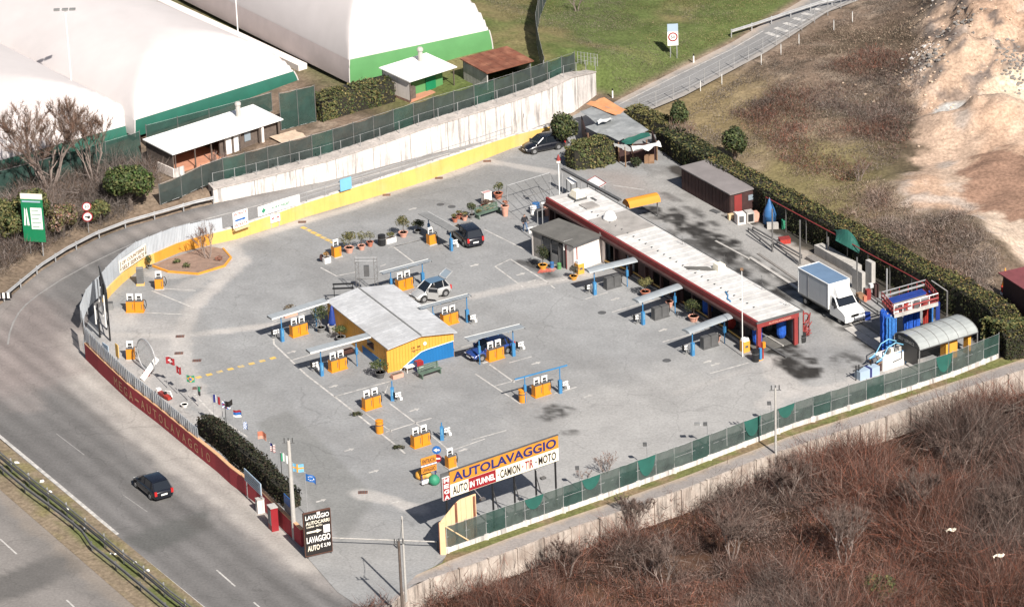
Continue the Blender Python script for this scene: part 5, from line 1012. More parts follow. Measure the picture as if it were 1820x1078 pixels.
# ================================================================ car wash equipment
VD = ang((541,585), (630,559))           # direction of the bays beside the hut
VR = ang((1069,500), (1155,476))
def loc(px, z=.035): p = P(*px); return Vector((p.x, p.y, z))
def vac_unit(label, px, rz, kind='double', body='orange', group=None):
    """vacuum cleaner cabinet: origin at front-left corner of the base"""
    t = thing('vacuum_unit', label, 'vacuum cleaner', loc(px), rz, group); n = 2 if kind == 'double' else 1; w_ = .72
    MB().bx(-.06, n*w_+.06, -.08, .62, 0, .08).build('base', body if kind == 'double' else 'concrete', t)
    for k in range(n):
        x = k*(w_+.03); q = MB().bx(x, x+w_-.02, 0, .55, .08, .98); q.build('cabinet', body, t); c = LAST[0]
        MB().bx(x+.02, x+w_-.04, .02, .5, .985, 1.03).build('lid', 'dark_grey', c); MB().bx(x+.55, x+.6, -.015, 0, .3, .8).build('handle', 'dark_grey', c)
        if body == 'orange' or kind == 'grey':
            hm = 'white_paint' if body == 'orange' else 'mid_grey'
            b = MB(); b.bx(x+.06, x+.13, .28, .36, 1.03, 1.55, 0).bx(x+w_-.19, x+w_-.12, .28, .36, 1.03, 1.55, 0).bx(x+.06, x+w_-.12, .26, .40, 1.5, 1.60, 0).bx(x+.13, x+w_-.19, .30, .34, 1.18, 1.5, 0).bx(x+.17, x+w_-.23, .285, .30, 1.22, 1.40, 1)
            b.build('display', [hm, 'black'], t)
    b = MB(); xe = n*w_+.05; b.tube([(xe, .3, 1.1), (xe+.16, .3, 1.0), (xe+.22, .28, .6), (xe+.12, .2, .3), (xe+.02, .15, .7)], .035, 6); b.build('hose', 'rubber', t)
    return t
def post_cleaner(t, x, y, h, side=-1):
    MB().tube([(x, y, 0), (x, y, h)], .05, 8).build('post', 'blue_post', t); MB().bx(x-.14, x+.14, y-.13, y+.1, 0, 1.15).build('post_housing', 'blue_post', t)
    MB().bx(x-.03, x+.03, y-.16, y-.13, .5, 1.0).build('hose_clip', 'sky_board', t)
def canopy(label, pa, pb, L, h, kind='flat', over=(.25, .25), wd=1.15, group=None, m='canopy'):
    "pa, pb = ground pixels of the two posts"
    A = loc(pa, 0.035); B = loc(pb, 0.035); d = B-A; rz = math.atan2(d.y, d.x); Lp = math.hypot(d.x, d.y); t = thing('bay_canopy', label, 'canopy', A, rz, group)
    post_cleaner(t, 0, 0, h); MB().tube([(Lp, 0, 0), (Lp, 0, h)], .045, 8).build('post', 'blue_post', t); MB().bx(Lp-.1, Lp+.1, -.09, .08, h*.45, h*.7).build('post_housing', 'blue_post', t)
    x0, x1 = -over[0], Lp+over[1]
    MB().bx(x0+.1, x1-.1, -.05, .05, h-.02, h+.08).build('beam', 'blue_post', t)
    if kind == 'flat':
        MB().slab([Vector((x0, -wd/2, h+.12)), Vector((x1, -wd/2, h+.12)), Vector((x1, wd/2, h+.20)), Vector((x0, wd/2, h+.20))], .05).build('roof_panel', m, t)
        MB().bx(x0-.01, x1+.01, -wd/2-.03, -wd/2, h+.02, h+.15).build('roof_edge', 'canopy_edge', t); MB().bx(x0-.02, x0, -wd/2, wd/2, h+.03, h+.15).build('roof_edge', 'dark_grey', t)
    elif kind == 'round':
        pr = [(math.cos(a)*.52, math.sin(a)*.20) for a in np.linspace(0, math.pi, 8)]
        b = MB()._add([(x, y, h+.1+z) for x in (x0, x1) for y, z in pr], [(i, i+1, 9+i-0, 8+i) for i in range(7)]+[tuple(range(7, -1, -1)), tuple(range(8, 16)), (0, 8, 15, 7)]); b.build('roof_panel', m, t)
    for k in (-.3, 0, .3):
        if kind != 'bare': MB().bx(Lp*(.5+k)-.03, Lp*(.5+k)+.03, -wd/2+.05, wd/2-.05, h+.06, h+.11).build('cross_bar', 'blue_post', t)
    MB().tube([(Lp*.5-.8, -.12, h-.08), (Lp*.5+.8, -.12, h-.08)], .05, 6).build('lamp_tube', 'lamp', t)
    return t
def mat_cleaner(label, px, rz=0, group=None):
    t = thing('mat_beater', label, 'mat beater', loc(px), rz, group)
    MB().bx(-.28, .28, -.18, .18, 0, .06).build('base', 'mid_grey', t); MB().bx(-.05, .05, -.05, .05, .06, .5).build('pillar', 'mid_grey', t)
    b = MB()
    for z in (.4, .62): b.tube([(-.3, 0, z), (.3, 0, z)], .07, 8)
    b.build('roller', 'white_paint', t); MB().bx(-.34, -.28, -.14, .14, .3, .8).build('side_plate', 'black', t); MB().bx(.1, .3, -.25, -.05, .06, .3).build('coin_box', 'white_paint', t); return t
vac_unit('double orange vacuum unit under the uppermost canopy left of the yellow hut', (521,601), VD)
vac_unit('double orange vacuum unit under the lower canopy left of the yellow hut', (590,663), VD)
vac_unit('double orange vacuum unit without a canopy below the yellow hut', (650,731), VD)
vac_unit('double orange vacuum unit nearest the billboard, below the lone one', (737,798), VD)
vac_unit('double orange vacuum unit behind the hut next to the silver car', (709,519), VD)
vac_unit('double orange vacuum unit between the silver car and the blue car', (789,581), VD)
vac_unit('double orange vacuum unit beside the blue car under its canopy', (870,644), VD)
vac_unit('double orange vacuum unit under the bare blue frame', (952,708), VD)
vac_unit('double orange vacuum unit standing alone near the bend of the yellow wall', (225,556), ang((225,556),(256,556)))
for lab, px in (('single orange vacuum unit between the white planter and the first potted shrub', (595,460)), ('single orange vacuum unit at the left post of the canopy over the dark people carrier', (764,438)), ('single orange vacuum unit just behind the large billboard', (798,835)), ('single orange vacuum unit beside the planted island', (276,516))):
    vac_unit(lab, px, VD if px[0] > 300 else 0, 'single')
def bin_(label, px, m, h=.95, r=.28, cap=None):
    t = thing('litter_bin', label, 'bin', loc(px)); MB().lathe([(r, 0), (r*1.05, h*.8), (r*.95, h*.82), (r*1.08, h)], n=14).build('drum', m, t); MB().lathe([(r*.9, h), (r*.5, h+.05)], n=14).build('lid', cap or m, t); MB().lathe([(r*1.1, h*.66), (r*1.1, h*.72)], n=14).build('band', 'dark_grey', t); return t
bin_('round orange bin left of the vacuum unit below the hut', (675,769), 'orange', 1.05, .3); bin_('round orange bin beside the vacuum unit under the bare blue frame', (929,714), 'orange', 1.05, .3)
bin_('black barrel bin between the red pots and the white planter box', (679,436), 'black', .95, .33); 
for lab, px in (('yellow coin box against the white wall of the small office hut', (1028,489)), ('yellow coin box with white top at the front end of the yellow rail', (1322,628))):
    t = thing('coin_box', lab, 'coin machine', loc(px), VR); MB().bx(0, .62, 0, .55, 0, .95).build('cabinet', 'hut_yellow', t); MB().bx(.03, .59, .03, .5, .95, 1.2, 0, .04).build('top', 'white_paint', t); MB().bx(.15, .45, -.01, 0, .4, .6).build('slot_plate', 'dark_grey', t)
canopy('flat grey canopy on blue posts left of the hut, nearest the upper corner', (502,607), (563,588), 5, 2.35, over=(1.1, 1.1), wd=.75)
canopy('flat grey canopy on blue posts left of the hut, in front of the other', (572,668), (635,651), 5, 2.35, over=(1.1, 1.2), wd=.75)
canopy('thin grey canopy over the blue car right of the yellow hut', (913,633), (853,648), 5, 2.35, over=(.9, 1.1), wd=.95)
canopy('thin pale canopy behind the hut above the silver car', (752,507), (696,522), 5, 2.0, over=(.8, .9), wd=.6)
canopy('thin pale canopy between the silver car and the blue car', (831,573), (771,589), 5, 2.3, over=(.3, 1.3), wd=.6)
canopy('bare blue canopy frame without any roof panel, right of the hut', (996,699), (935,691), 5, 2.2, 'bare', over=(.8, 1.0)) if False else canopy('bare blue canopy frame without any roof panel, right of the hut', (996,699), (934,716), 5, 2.25, 'bare', over=(.8, 1.0))
canopy('dark flat canopy tilted over the dark people carrier', (802,446), (763,424), 5, 2.0, over=(.5, .9), wd=1.0, m='mid_grey')
canopy('rounded grey canopy nearest the small office hut, before the wash tunnel', (1057,524), (1115,510), 5, 2.2, 'round', over=(.7, .8))
canopy('rounded grey canopy in the middle of the three before the wash tunnel', (1143,577), (1200,557), 5, 2.2, 'round', over=(.75, .8))
canopy('rounded grey canopy nearest the tunnel exit, last of the three', (1231,632), (1288,611), 5, 2.2, 'round', over=(.7, .8))
for k, px in enumerate([(1079,516), (1164,570), (1251,622)]):
    vac_unit(['dark grey twin pump cabinet under the canopy by the office hut', 'dark grey twin pump cabinet under the middle rounded canopy', 'dark grey twin pump cabinet under the canopy by the tunnel exit'][k], px, VR, 'double', 'dark_grey')
for k, px in enumerate([(490,600), (560,658), (707,712), (794,775), (840,574), (925,622), (1004,692), (808,440), (1047,520), (1133,574), (1220,628)]):
    mat_cleaner(['white mat beater beside the post of the canopy highest left of the hut', 'white mat beater at the corner post of the lower left canopy', 'white mat beater beside the lone blue post below the hut', 'white mat beater beside the lone blue post nearest the billboard', 'white mat beater beside the tall blue post right of the hut', 'white mat beater beside the canopy over the blue car', 'white mat beater by the bare blue frame', 'white mat beater beside the dark people carrier', 'white mat beater at the canopy near the office hut', 'white mat beater at the middle rounded canopy', 'white mat beater at the canopy near the tunnel exit'][k], px, VD)
for lab, px, h in (('lone blue vacuum post below the yellow hut', (698,712), 1.7), ('lone blue vacuum post above the billboard', (786,782), 1.5)):
    t = thing('vacuum_post', lab, 'vacuum post', loc(px)); post_cleaner(t, 0, 0, h)
# fluorescent lamps on arms where a canopy has none
# ---------------------------------------------------------------- pots, planters, benches
def pot(label, px, r=.3, h=.42, m='terracotta_pale', plant=None, pr=.5, ph=.8, pal=OLIVE, n=520, box=None, name='potted_plant'):
    t = thing(name, label, 'planter' if box else 'potted plant', loc(px), VD if box else 0)
    if box: MB().bx(-box/2, box/2, -.2, .2, 0, h).build('planter_box', m, t); MB().bx(-box/2+.04, box/2-.04, -.16, .16, h, h+.01).build('soil', 'bark', t)
    else: MB().lathe([(r*.62, 0), (r*.92, h*.85), (r*1.05, h*.86), (r*1.05, h), (r*.9, h), (r*.85, h*.9)], n=16).build('pot', m, t); MB().lathe([(r*.85, h*.85), (r*.8, h*.9)], n=12).build('soil', 'bark', t)
    if plant:
        pr *= 1.25
        MB().tube([(0, 0, h*.8), (.03, 0, h+ph*.5)], .035, 5).build('stem', 'bark', t)
        p, nr = blob_pts((0, 0, h+ph*.62), (pr, pr, ph*.5), n); V, F, C = leaves(p, .12, pal, nr); mesh_np('foliage', V, F, C, 'leaf', t)
    return t
pot('terracotta pot with the biggest round shrub, beside the single orange unit', (621,449), .42, .5, plant=1, pr=.68, ph=1.45, n=900)
pot('terracotta pot with a thin pale shrub, left of the two middle pots', (643,444), .34, .42, plant=1, pr=.4, ph=1.3, pal=OLIVE[:2]+[(.14, .14, .09)], n=240)
pot('small red pot with grey green plant next to the black barrel', (658,438), .3, .45, 'terracotta', plant=1, pr=.5, ph=.9, pal=[(.12, .12, .07), (.15, .14, .09)], n=260)
pot('terracotta pot with a tall leafy shrub right of the white planter box', (717,421), .42, .45, plant=1, pr=.6, ph=1.55, n=800)
pot('white rectangular planter box with yellowish plants', (694,431), h=.45, m='sign_white', plant=1, pr=.32, ph=.5, box=1.0, n=240); pot('white planter box with brown plant at the end of the row of pots', (581,467), h=.5, m='sign_white', plant=1, pr=.25, ph=.5, pal=[(.3, .16, .06), (.2, .14, .05)], box=.62, n=200)
pot('dark green shrub in a low pot near the canopy over the dark car', (743,415), .35, .3, 'mid_grey', plant=1, pr=.62, ph=.9, pal=DARKG+GREEN, n=700)
pot('terracotta pot with a light green plant near the green bench', (886,353), .42, .55, 'terracotta', plant=1, pr=.45, ph=1.0, pal=GREEN+OLIVE, n=420)
pot('tall terracotta urn with a stacked red pot at the end of the green bench', (898,384), .36, 1.0, 'terracotta_pale', plant=1, pr=.3, ph=.5, pal=[(.4, .16, .1), (.3, .12, .07)], n=160)
for k, (px, m_) in enumerate([((809,395), 'terracotta'), ((826,392), 'terracotta_pale'), ((850,387), 'sign_white'), ((817,389), 'terracotta')]): pot(['red pot nearest the dark canopy in the short row behind the car', 'pale terracotta pot in the short row behind the dark car', 'white pot at the right of the short row behind the dark car', 'small red pot at the back of the short row behind the dark car'][k], px, .28, .4, m_, plant=1, pr=.28, ph=.4, n=160)
pot('dark conical shrub in a pot left of the green bench', (839,388), .32, .35, 'mid_grey', plant=1, pr=.4, ph=1.15, pal=DARKG+GREEN, n=480)
pot('terracotta pot with yellowish bush inside the first bay of the wash tunnel front', (1147,527), .42, .5, 'terracotta', plant=1, pr=.6, ph=1.3, pal=[(.16, .14, .05), (.12, .12, .05)], n=600)
pot('large pot with a round green bush before the wash tunnel, between two canopies', (1233,571), .45, .5, 'terracotta_pale', plant=1, pr=.66, ph=1.5, pal=GREEN+DARKG, n=1000)
pot('low pink pot under the rounded canopy by the tunnel exit', (1274,607), .35, .5, 'terracotta_pale'); pot('low pink pot under the middle rounded canopy', (1190,545), .35, .5, 'terracotta_pale')
pot('dark bush in an orange tub outside the office hut door', (965,478), .4, .4, 'hut_yellow', plant=1, pr=.6, ph=1.7, pal=DARKG, n=800); pot('dark dry bush in a pot at the corner of the office hut', (1020,497), .35, .35, 'hut_yellow', plant=1, pr=.4, ph=.9, pal=[(.06, .06, .045), (.09, .08, .06)], n=500)
pot('dark potted bush against the hut wall by the upper closed parasol', (571,590), .4, .45, 'mid_grey', plant=1, pr=.75, ph=2.1, pal=DARKG+GREEN, n=1000); pot('green bush in a grey tub between the closed parasols and the lower canopy', (606,606), .4, .4, 'mid_grey', plant=1, pr=.7, ph=.9, pal=GREEN, n=700)
pot('green bush in a dark tub at the front corner of the hut', (676,671), .45, .5, 'dark_grey', plant=1, pr=.75, ph=1.0, pal=GREEN, n=800); pot('stone urn before the closed parasols', (590,592), .32, .75, 'concrete')
pot('terracotta trough at the front corner of the yellow hut', (706,671), h=.35, m='terracotta_pale', box=1.0); pot('brown dry plant in a pink box behind the uppermost left canopy', (516,562), h=.3, m='terracotta_pale', plant=1, pr=.5, ph=.7, pal=[(.10, .08, .055), (.14, .11, .07)], box=1.2, n=300)
pot('pink flower box under the end of the lower left canopy', (618,627), h=.35, m='terracotta_pale', box=.9)
for k, px in enumerate([(634,739), (709,798)]):
    t = thing('shrub_on_ground', ['dark weedy tuft on the bay line below the hut', 'scraggy weeds beside the last double vacuum unit'][k], 'weeds', loc(px)); p, nr = blob_pts((0, 0, .15), (.55, .3, .3), 220); V, F, C = leaves(p, .13, [(.07, .06, .04), (.10, .09, .05)]+DARKG, nr); mesh_np('foliage', V, F, C, 'leaf', t)
def bench(label, px0, px1):
    A, rz, L = frame(px0, px1); t = thing('bench', label, 'bench', (A.x, A.y, .035), rz)
    for k in range(4): MB().bx(0, L, .05+k*.13, .16+k*.13, .42, .46).build('seat_slat', 'bench_green', t)
    for k in range(3): MB().bx(0, L, .58+k*.05, .62+k*.05, .52+k*.14, .63+k*.14).build('back_slat', 'bench_green', t)
    for x in (.1, L-.18): MB().bx(x, x+.08, .05, .62, 0, .42).build('leg', 'bench_green', t); MB().bx(x, x+.08, .56, .62, .42, .95).build('back_post', 'bench_green', t)
bench('dark green bench in front of the blue end wall of the hut', (750,676), (787,664)); bench('dark green bench amid the pots behind the dark car', (851,392), (892,379))
t = thing('side_table', 'small white table before the blue part of the hut wall', 'table', loc((729,660)), VD); MB().bx(-.45, .45, -.25, .3, .42, .47).build('top', 'white_paint', t)
for x in (-.4, .36):
    for y in (-.2, .22): MB().bx(x, x+.04, y, y+.04, 0, .42).build('leg', 'white_paint', t)
t = thing('ice_cooler', 'red and white box against the hut beside the green bench', 'box', loc((742,662)), VD); MB().bx(0, .62, 0, .5, 0, .4).build('body', 'white_paint', t); MB().bx(0, .62, 0, .5, .4, .85).build('door', 'sign_red', t); MB().bx(-.02, 0, 0, .5, .0, .9).build('side', 'sign_navy', t)
for lab, px, h in (('dark blue closed parasol nearest the upper corner of the hut', (592,588), 2.3), ('dark blue closed parasol left of the lower canopy beside the hut', (612,592), 2.1)):
    t = thing('closed_parasol', lab, 'parasol', loc(px)); MB().lathe([(.42, .25), (.48, .45), (.34, 1.0), (.18, h*.8), (.05, h)], n=12).build('cloth', 'blue_dark', t, smooth=True); MB().tube([(0, 0, 0), (0, 0, h+.1)], .03, 6).build('pole', 'galv', t)
t = thing('closed_parasol', 'tall light blue closed parasol beside the wooden shed', 'parasol', loc((1368,398))); MB().lathe([(.60, .1), (.58, .8), (.62, .85), (.42, 1.5), (.2, 2.0), (.1, 2.35)], n=14).build('cloth', 'blue_tarp', t, smooth=True); MB().tube([(0, 0, 0), (0, 0, 2.5)], .03, 6).build('pole', 'galv', t)
# white cabinet and things behind the bench
t = thing('display_rack', 'white cabinet with red stripes behind the green bench', 'cabinet', loc((868,366)), VD); MB().bx(-.4, .4, 0, .5, 0, 1.2).build('body', 'white_wall', t); MB().bx(-.42, .42, -.02, .52, 1.2, 1.26).build('top', 'sign_white', t)
for k in range(4): MB().bx(-.38, .38, .05+k*.11, .09+k*.11, 1.262, 1.275).build('stripe', 'sign_red', t)
for k, px in enumerate([(862,372), (872,373)]): pot(['red bowl of plants left before the white cabinet', 'orange bowl of plants right before the white cabinet'][k], px, .36, .4, ['terracotta', 'timber_pale'][k], plant=1, pr=.4, ph=.5, pal=[(.10, .06, .05), (.12, .09, .06)], n=240)
t = thing('disc_sign', 'dark oval disc sign leaning left of the white planter box', 'sign', loc((572,466))); MB().lathe([(.28, -.02), (.28, .02)], (0, 0, 0), 14).build('disc', 'maroon', t); LAST[0].rotation_euler = (math.pi/2-.2, 0, 1.0); LAST[0].location = (0, 0, .45); MB().tube([(0, .05, 0), (0, .02, .5)], .02, 5).build('foot', 'dark_grey', t)
# ---------------------------------------------------------------- left corner things
t = thing('brush_rack', 'tall dark grey brushed cabinet on a yellow base by the yellow wall', 'cabinet', loc((250,507))); MB().bx(-.35, .35, -.2, .3, 0, .14).build('base', 'yellow_wall', t); MB().bx(-.3, .3, -.1, .28, .14, 1.6).build('body', 'mid_grey', t)
for k in range(7): MB().bx(-.29, .29, -.12, -.1, .25+k*.19, .36+k*.19).build('brush_strip', 'dark_grey', t)
t = thing('cabinet', 'small dark grey box at the foot of the sheet fence', 'cabinet', loc((196,551))); MB().bx(-.3, .25, -.15, .25, 0, .65).build('body', 'mid_grey', t); MB().bx(-.31, .26, -.16, .26, .65, .69).build('lid', 'dark_grey', t)
pot('small green potted cypress against the yellow wall by the island', (266,478), .25, .3, 'mid_grey', plant=1, pr=.28, ph=.95, pal=GREEN, n=320)
t = vac_unit('single orange vacuum unit with a white head beside the big glass disc', (225,641), 0, 'single')
t = thing('glass_disc', 'huge round glass disc with grey rim standing by the red wall', 'disc', loc((262,661))); c = MB(); ring = MB()
n = 40; R_ = 1.42; pts = [(0, math.cos(a)*R_, 1.45+math.sin(a)*R_) for a in np.linspace(0, 2*math.pi, n)]
ring.tube(pts, .06, 6, caps=False).build('rim', 'galv', t); D('disc_glass', (.5, .55, .56), .1, n=0, alpha=.22); MB()._add([(0.01, y*.97, 1.45+(z-1.45)*.97) for _, y, z in pts[:-1]]+[(.03, y*.97, 1.45+(z-1.45)*.97) for _, y, z in pts[:-1]], [tuple(range(n-1)), tuple(range(2*n-3, n-2, -1))]).build('pane', 'disc_glass', t); MB().bx(-.1, .12, -.3, .3, 0, .1).build('foot', 'dark_grey', t); t.rotation_euler[2] = .62
A = loc((252,676)); t = thing('leaning_board', 'long white board leaning beside the big glass disc', 'board', A, .9); MB()._add([(0, -.25, .05), (1.9, -.25, 1.2), (1.9, .15, 1.35), (0, .15, .2), (0, -.27, 0), (1.9, -.27, 1.15), (1.9, .13, 1.3), (0, .13, .15)], [(0, 1, 2, 3), (7, 6, 5, 4), (0, 4, 5, 1), (1, 5, 6, 2), (2, 6, 7, 3), (3, 7, 4, 0)]).build('panel', 'sign_white', t); MB().tube([(.9, 0, 0), (.9, 0, .6)], .03, 5).build('prop', 'dark_grey', t)
t = thing('ride_toy', 'orange and red toy vehicle by the sheet fence behind MEGA', 'toy', loc((284,702)), -.9); t.scale = (.72,)*3
MB().bx(0, 1.1, -.25, .25, .15, .5).build('seat', 'red_paint', t); MB().bx(1.2, 2.1, -.28, .28, .12, .45).build('body', 'red_brush', t); MB().bx(-.4, 0, -.25, .25, .2, .75).build('front', 'white_paint', t); MB().tube([(1.2, 0, .9), (1.9, .2, 1.0), (2.4, .1, .5)], .06, 6).build('bar', 'white_paint', t); MB().bx(.95, 1.2, -.1, .2, .1, .7).build('hub', 'black', t)
t = thing('small_box', 'small orange red box by the foot of the white board', 'box', loc((262,668))); MB().bx(-.25, .2, -.1, .2, 0, .4).build('body', 'red_brush', t); MB().bx(-.2, .15, -.12, -.1, .2, .35).build('stripe', 'orange', t)
pot('round white planting tub at the fence beside the hedge end', (328,723), .3, .25, 'sign_white')
# steel sign frame seen edge on at the bend
t = thing('edge_on_billboard', 'tall dark steel billboard frame seen edge on at the bend by the road', 'billboard', loc((186,590)))
for k, (px, ty_) in enumerate([((183,560), 492), ((190,586), 505), ((196,606), 520), ((178,600), 540)]):
    p = P(*px); h = hgt(p, ty_); MB().tube([p, p+Vector((0, 0, h))], .08, 6).build('post', 'black', t, world=True); MB().tube([p+Vector((-.25, .15, 1.2)), p+Vector((-.25, .15, h*.93))], .06, 5).build('edge_strip', 'white_paint', t, world=True)
a_, b_ = P(183,560), P(196,606)
MB().run([a_, b_], 2.4, 4.6, .08).build('panel', 'dark_grey', t, world=True)
for z in (1.2, 2.4, 4.5): MB().tube([a_+Vector((0, 0, z)), b_+Vector((0, 0, z))], .05, 5).build('beam', 'black', t, world=True)
for lab, px, m_ in (('blue panelled advert frame above the red wall at the bend', (184,668), 'sign_pale'), ('yellow oval pad fixed above the start of the red wall', (204,668), 'yellow_wall')):
    p = P(*px)+Vector((.3, .3, 0)); t = thing('fence_panel', lab, 'panel', p, -1.0); MB().bx(-.5, .5, 0, .06, 1.55, 2.7).build('panel', m_, t); MB().bx(-.04, .04, .02, .1, 0, 1.6).build('post', 'galv', t)
    if m_ == 'yellow_wall': t.children[0].scale = (.5, 1, 1)
# planted island
isl = W([(272,474),(300,462),(345,448),(372,440),(395,444),(409,460),(398,474),(352,488),(300,484)])
o = MB().slab([Vector((p.x, p.y, .14)) for p in isl], .12).build('planting_bed', 'soil_red') if 'soil_red' in M else MB().slab([Vector((p.x, p.y, .14)) for p in isl], .12).build('planting_bed', D('soil_red', (.24, .16, .12), .95, n=.2, ns=2, bump=.6)); o['kind'] = 'structure'
o = MB().run([isl[k] for k in (0, 8, 7, 6, 5, 4)], .03, .2, -.16).build('kerb', 'orange_wall'); o['kind'] = 'structure'
for k, px in enumerate([(315,470), (332,478), (388,465)]):
    t = thing('small_plant', ['spiky little plant on the island nearest the orange wall', 'little low plant at the front of the island', 'reddish dry plant at the right end of the island'][k], 'plant', P(*px)+Vector((0, 0, .14))); p, nr = blob_pts((0, 0, .2), (.4, .4, .3), 120); V, F, C = leaves(p, .14, GREEN if k < 2 else [(.3, .12, .08), (.2, .1, .07)], nr); mesh_np('foliage', V, F, C, 'leaf', t)
# lattice frame behind the hut, dark rack
t = thing('lattice_frame', 'see-through lattice steel frame standing behind the yellow hut roof', 'frame', P(651,522))
for x0_ in (634, 667):
    a = P(x0_, 522); h = hgt(a, 458)
    for dx in (0, .28): MB().tube([a+Vector((dx, 0, 0)), a+Vector((dx, 0, h))], .03, 4).build('upright', 'dark_rail', t, world=True)
    b = MB(); n = 12
    for k in range(n): b.tube([a+Vector((.28*(k % 2), 0, h*k/n)), a+Vector((.28*((k+1) % 2), 0, h*(k+1)/n))], .015, 4, caps=False)
    b.build('bracing', 'dark_rail', t, world=True)
a, b_ = P(634,522), P(667,522); h = hgt(a, 458)
for z in (h, h-.3, h*.42): MB().tube([a+Vector((0, 0, z)), b_+Vector((.28, 0, z))], .03, 4).build('crossbar', 'galv' if z > h*.8 else 'dark_rail', t, world=True)
MB().bx(-.1, .35, -.2, .15, h*.5, h*.78).build('floodlight', 'dark_grey', t)
t = thing('roof_rack', 'black rack beside the upper corner of the hut roof', 'rack', P(612,540)); 
for z, y in ((1.8, 0), (1.7, -.7)): MB().bx(-.9, .9, y-.06, y+.06, z, z+.12).build('rail', 'black', t)
for x in (-.8, .8): MB().bx(x-.03, x+.03, -.03, .03, 0, 1.8).build('post', 'black', t); MB().bx(x-.03, x+.03, -.7, 0, 1.7, 1.75).build('arm', 'black', t)
# pergola of wires left of the wash tunnel
t = thing('pergola_frame', 'open pergola frame of thin rails left of the wash tunnel roof', 'pergola', P(940,360))
A1, A2, B1, B2 = P(901,331,2.2), P(976,308,2.2), P(890,356,2.2), P(975,329,2.2)
A1, A2, B1, B2 = P(901,330,2.2), P(977,307,2.2), P(955,375,2.2), P(1003,358,2.2)
for a, b_, m_ in ((A1, A2, 'galv'), (B1, B2, 'dark_rail'), (A1.lerp(B1, .5), A2.lerp(B2, .5), 'dark_rail')): MB().tube([a, b_], .035, 5).build('rail', m_, t, world=True)
for k in range(6): MB().tube([A1.lerp(A2, k/5), B1.lerp(B2, k/5)], .02, 4).build('wire', 'dark_rail', t, world=True)
for a in (A1, A2, B1, B2): MB().tube([(a.x, a.y, 0), a], .04, 5).build('post', 'galv', t, world=True)
for lab, px, ty_, m_ in (('thin white pole with a lamp by the corner of the office hut roof', (966,440), 362, 'galv'),):
    g = loc(px); h = hgt(P(*px), ty_); t = thing('lamp_pole', lab, 'pole', g); MB().tube([(0, 0, 0), (0, 0, h)], .04, 6).build('pole', m_, t); MB().bx(-.05, .2, -.06, .06, h-.04, h+.08).build('lamp_head', 'white_paint', t)
t = thing('camera_mast', 'white mast topped with a small red and white box near the tunnel roof', 'mast', loc((996,395))); h = hgt(P(996,395), 290); MB().tube([(0, 0, 0), (0, 0, h)], .05, 6).build('pole', 'white_paint', t); MB().bx(-.16, .16, -.16, .16, h, h+.2).build('box', 'sign_cream', t); MB().lathe([(.2, .2), (.16, .4), (.04, .75)], (0, 0, h), 8).build('cap', 'red_paint', t)
MB().bx(.3, .7, .2, .3, h*.1, h*.95).build('lattice', 'dark_grey', t) if False else None
t = thing('flag_mast', 'thin white mast standing in front of the wash tunnel roof', 'mast', loc((1320,634))); h = hgt(P(1320,634), 482); MB().tube([(0, 0, 0), (0, 0, h)], [.045, .03], 6).build('pole', 'white_paint', t); MB().bx(-.12, .12, -.1, .1, h, h+.18).build('sensor', 'timber', t)
a, b_ = P(997,300,2.3), P(1100,356,2.3); t = thing('cable_tray', 'long dark beam running from the mast to a small flat canopy', 'beam', (a.x, a.y, 0)); MB().run([a, b_], 2.2, 2.36, .3).build('beam', 'dark_grey', t, world=True)
for u in (.02, .35, .68, .98): p = a.lerp(b_, u); MB().tube([(p.x, p.y, 0), (p.x, p.y, 2.2)], .05, 6).build('post', 'galv', t, world=True)
def flat_roof(name, label, pts, z, m, th=.12, legs=True, edge=None, cat='canopy'):
    c = [P(x, y, z) for x, y in pts]; g = sum(c, Vector())/4; t = thing(name, label, cat, (g.x, g.y, 0)); MB().slab(c, th).build('roof_panel', m, t, world=True)
    if edge: MB().tube([v+Vector((0, 0, .0)) for v in c+[c[0]]], .05, 4).build('roof_edge', edge, t, world=True)
    if legs:
        for v in c: q = v.lerp(g, .1); MB().tube([(q.x, q.y, 0), (q.x, q.y, z-th)], .045, 5).build('post', 'mid_grey', t, world=True)
    return t
flat_roof('small_canopy', 'small flat white and red canopy above the wash tunnel', [(1042,322), (1062,334), (1077,325), (1058,313)], 2.1, 'tarp_white', edge='red_paint'); flat_roof('glass_sheet', 'white tilted sheet beside the dark beam near the mast', [(1006,317), (1016,327), (1026,323), (1014,314)], 1.6, 'sign_white', .05)
t = thing('orange_awning', 'bright orange barrel awning above the wash tunnel lane', 'awning', P(1140,392)); c = [P(1113,366,1.7), P(1168,354,1.7)]
d = (c[1]-c[0]); dn = d.normalized(); nv = Vector((-dn.y, dn.x, 0))
b = MB(); n = 7; vs = [tuple(q+nv*(-math.cos(a)*.7)+Vector((0, 0, math.sin(a)*.62))) for q in c for a in np.linspace(0, math.pi, n)]; b._add(vs, [(i, i+n, i+n+1, i+1) for i in range(n-1)]+[tuple(range(n)), tuple(range(2*n-1, n-1, -1))]).build('awning_cloth', 'orange_panel', t, world=True)
MB().tube([c[0]+nv*.72+Vector((0, 0, .1)), c[1]+nv*.72+Vector((0, 0, .1))], .07, 5).build('rail', 'concrete', t, world=True)
for q in c: MB().tube([(q.x, q.y, 0), tuple(q)], .06, 6).build('post', 'dark_grey', t, world=True)
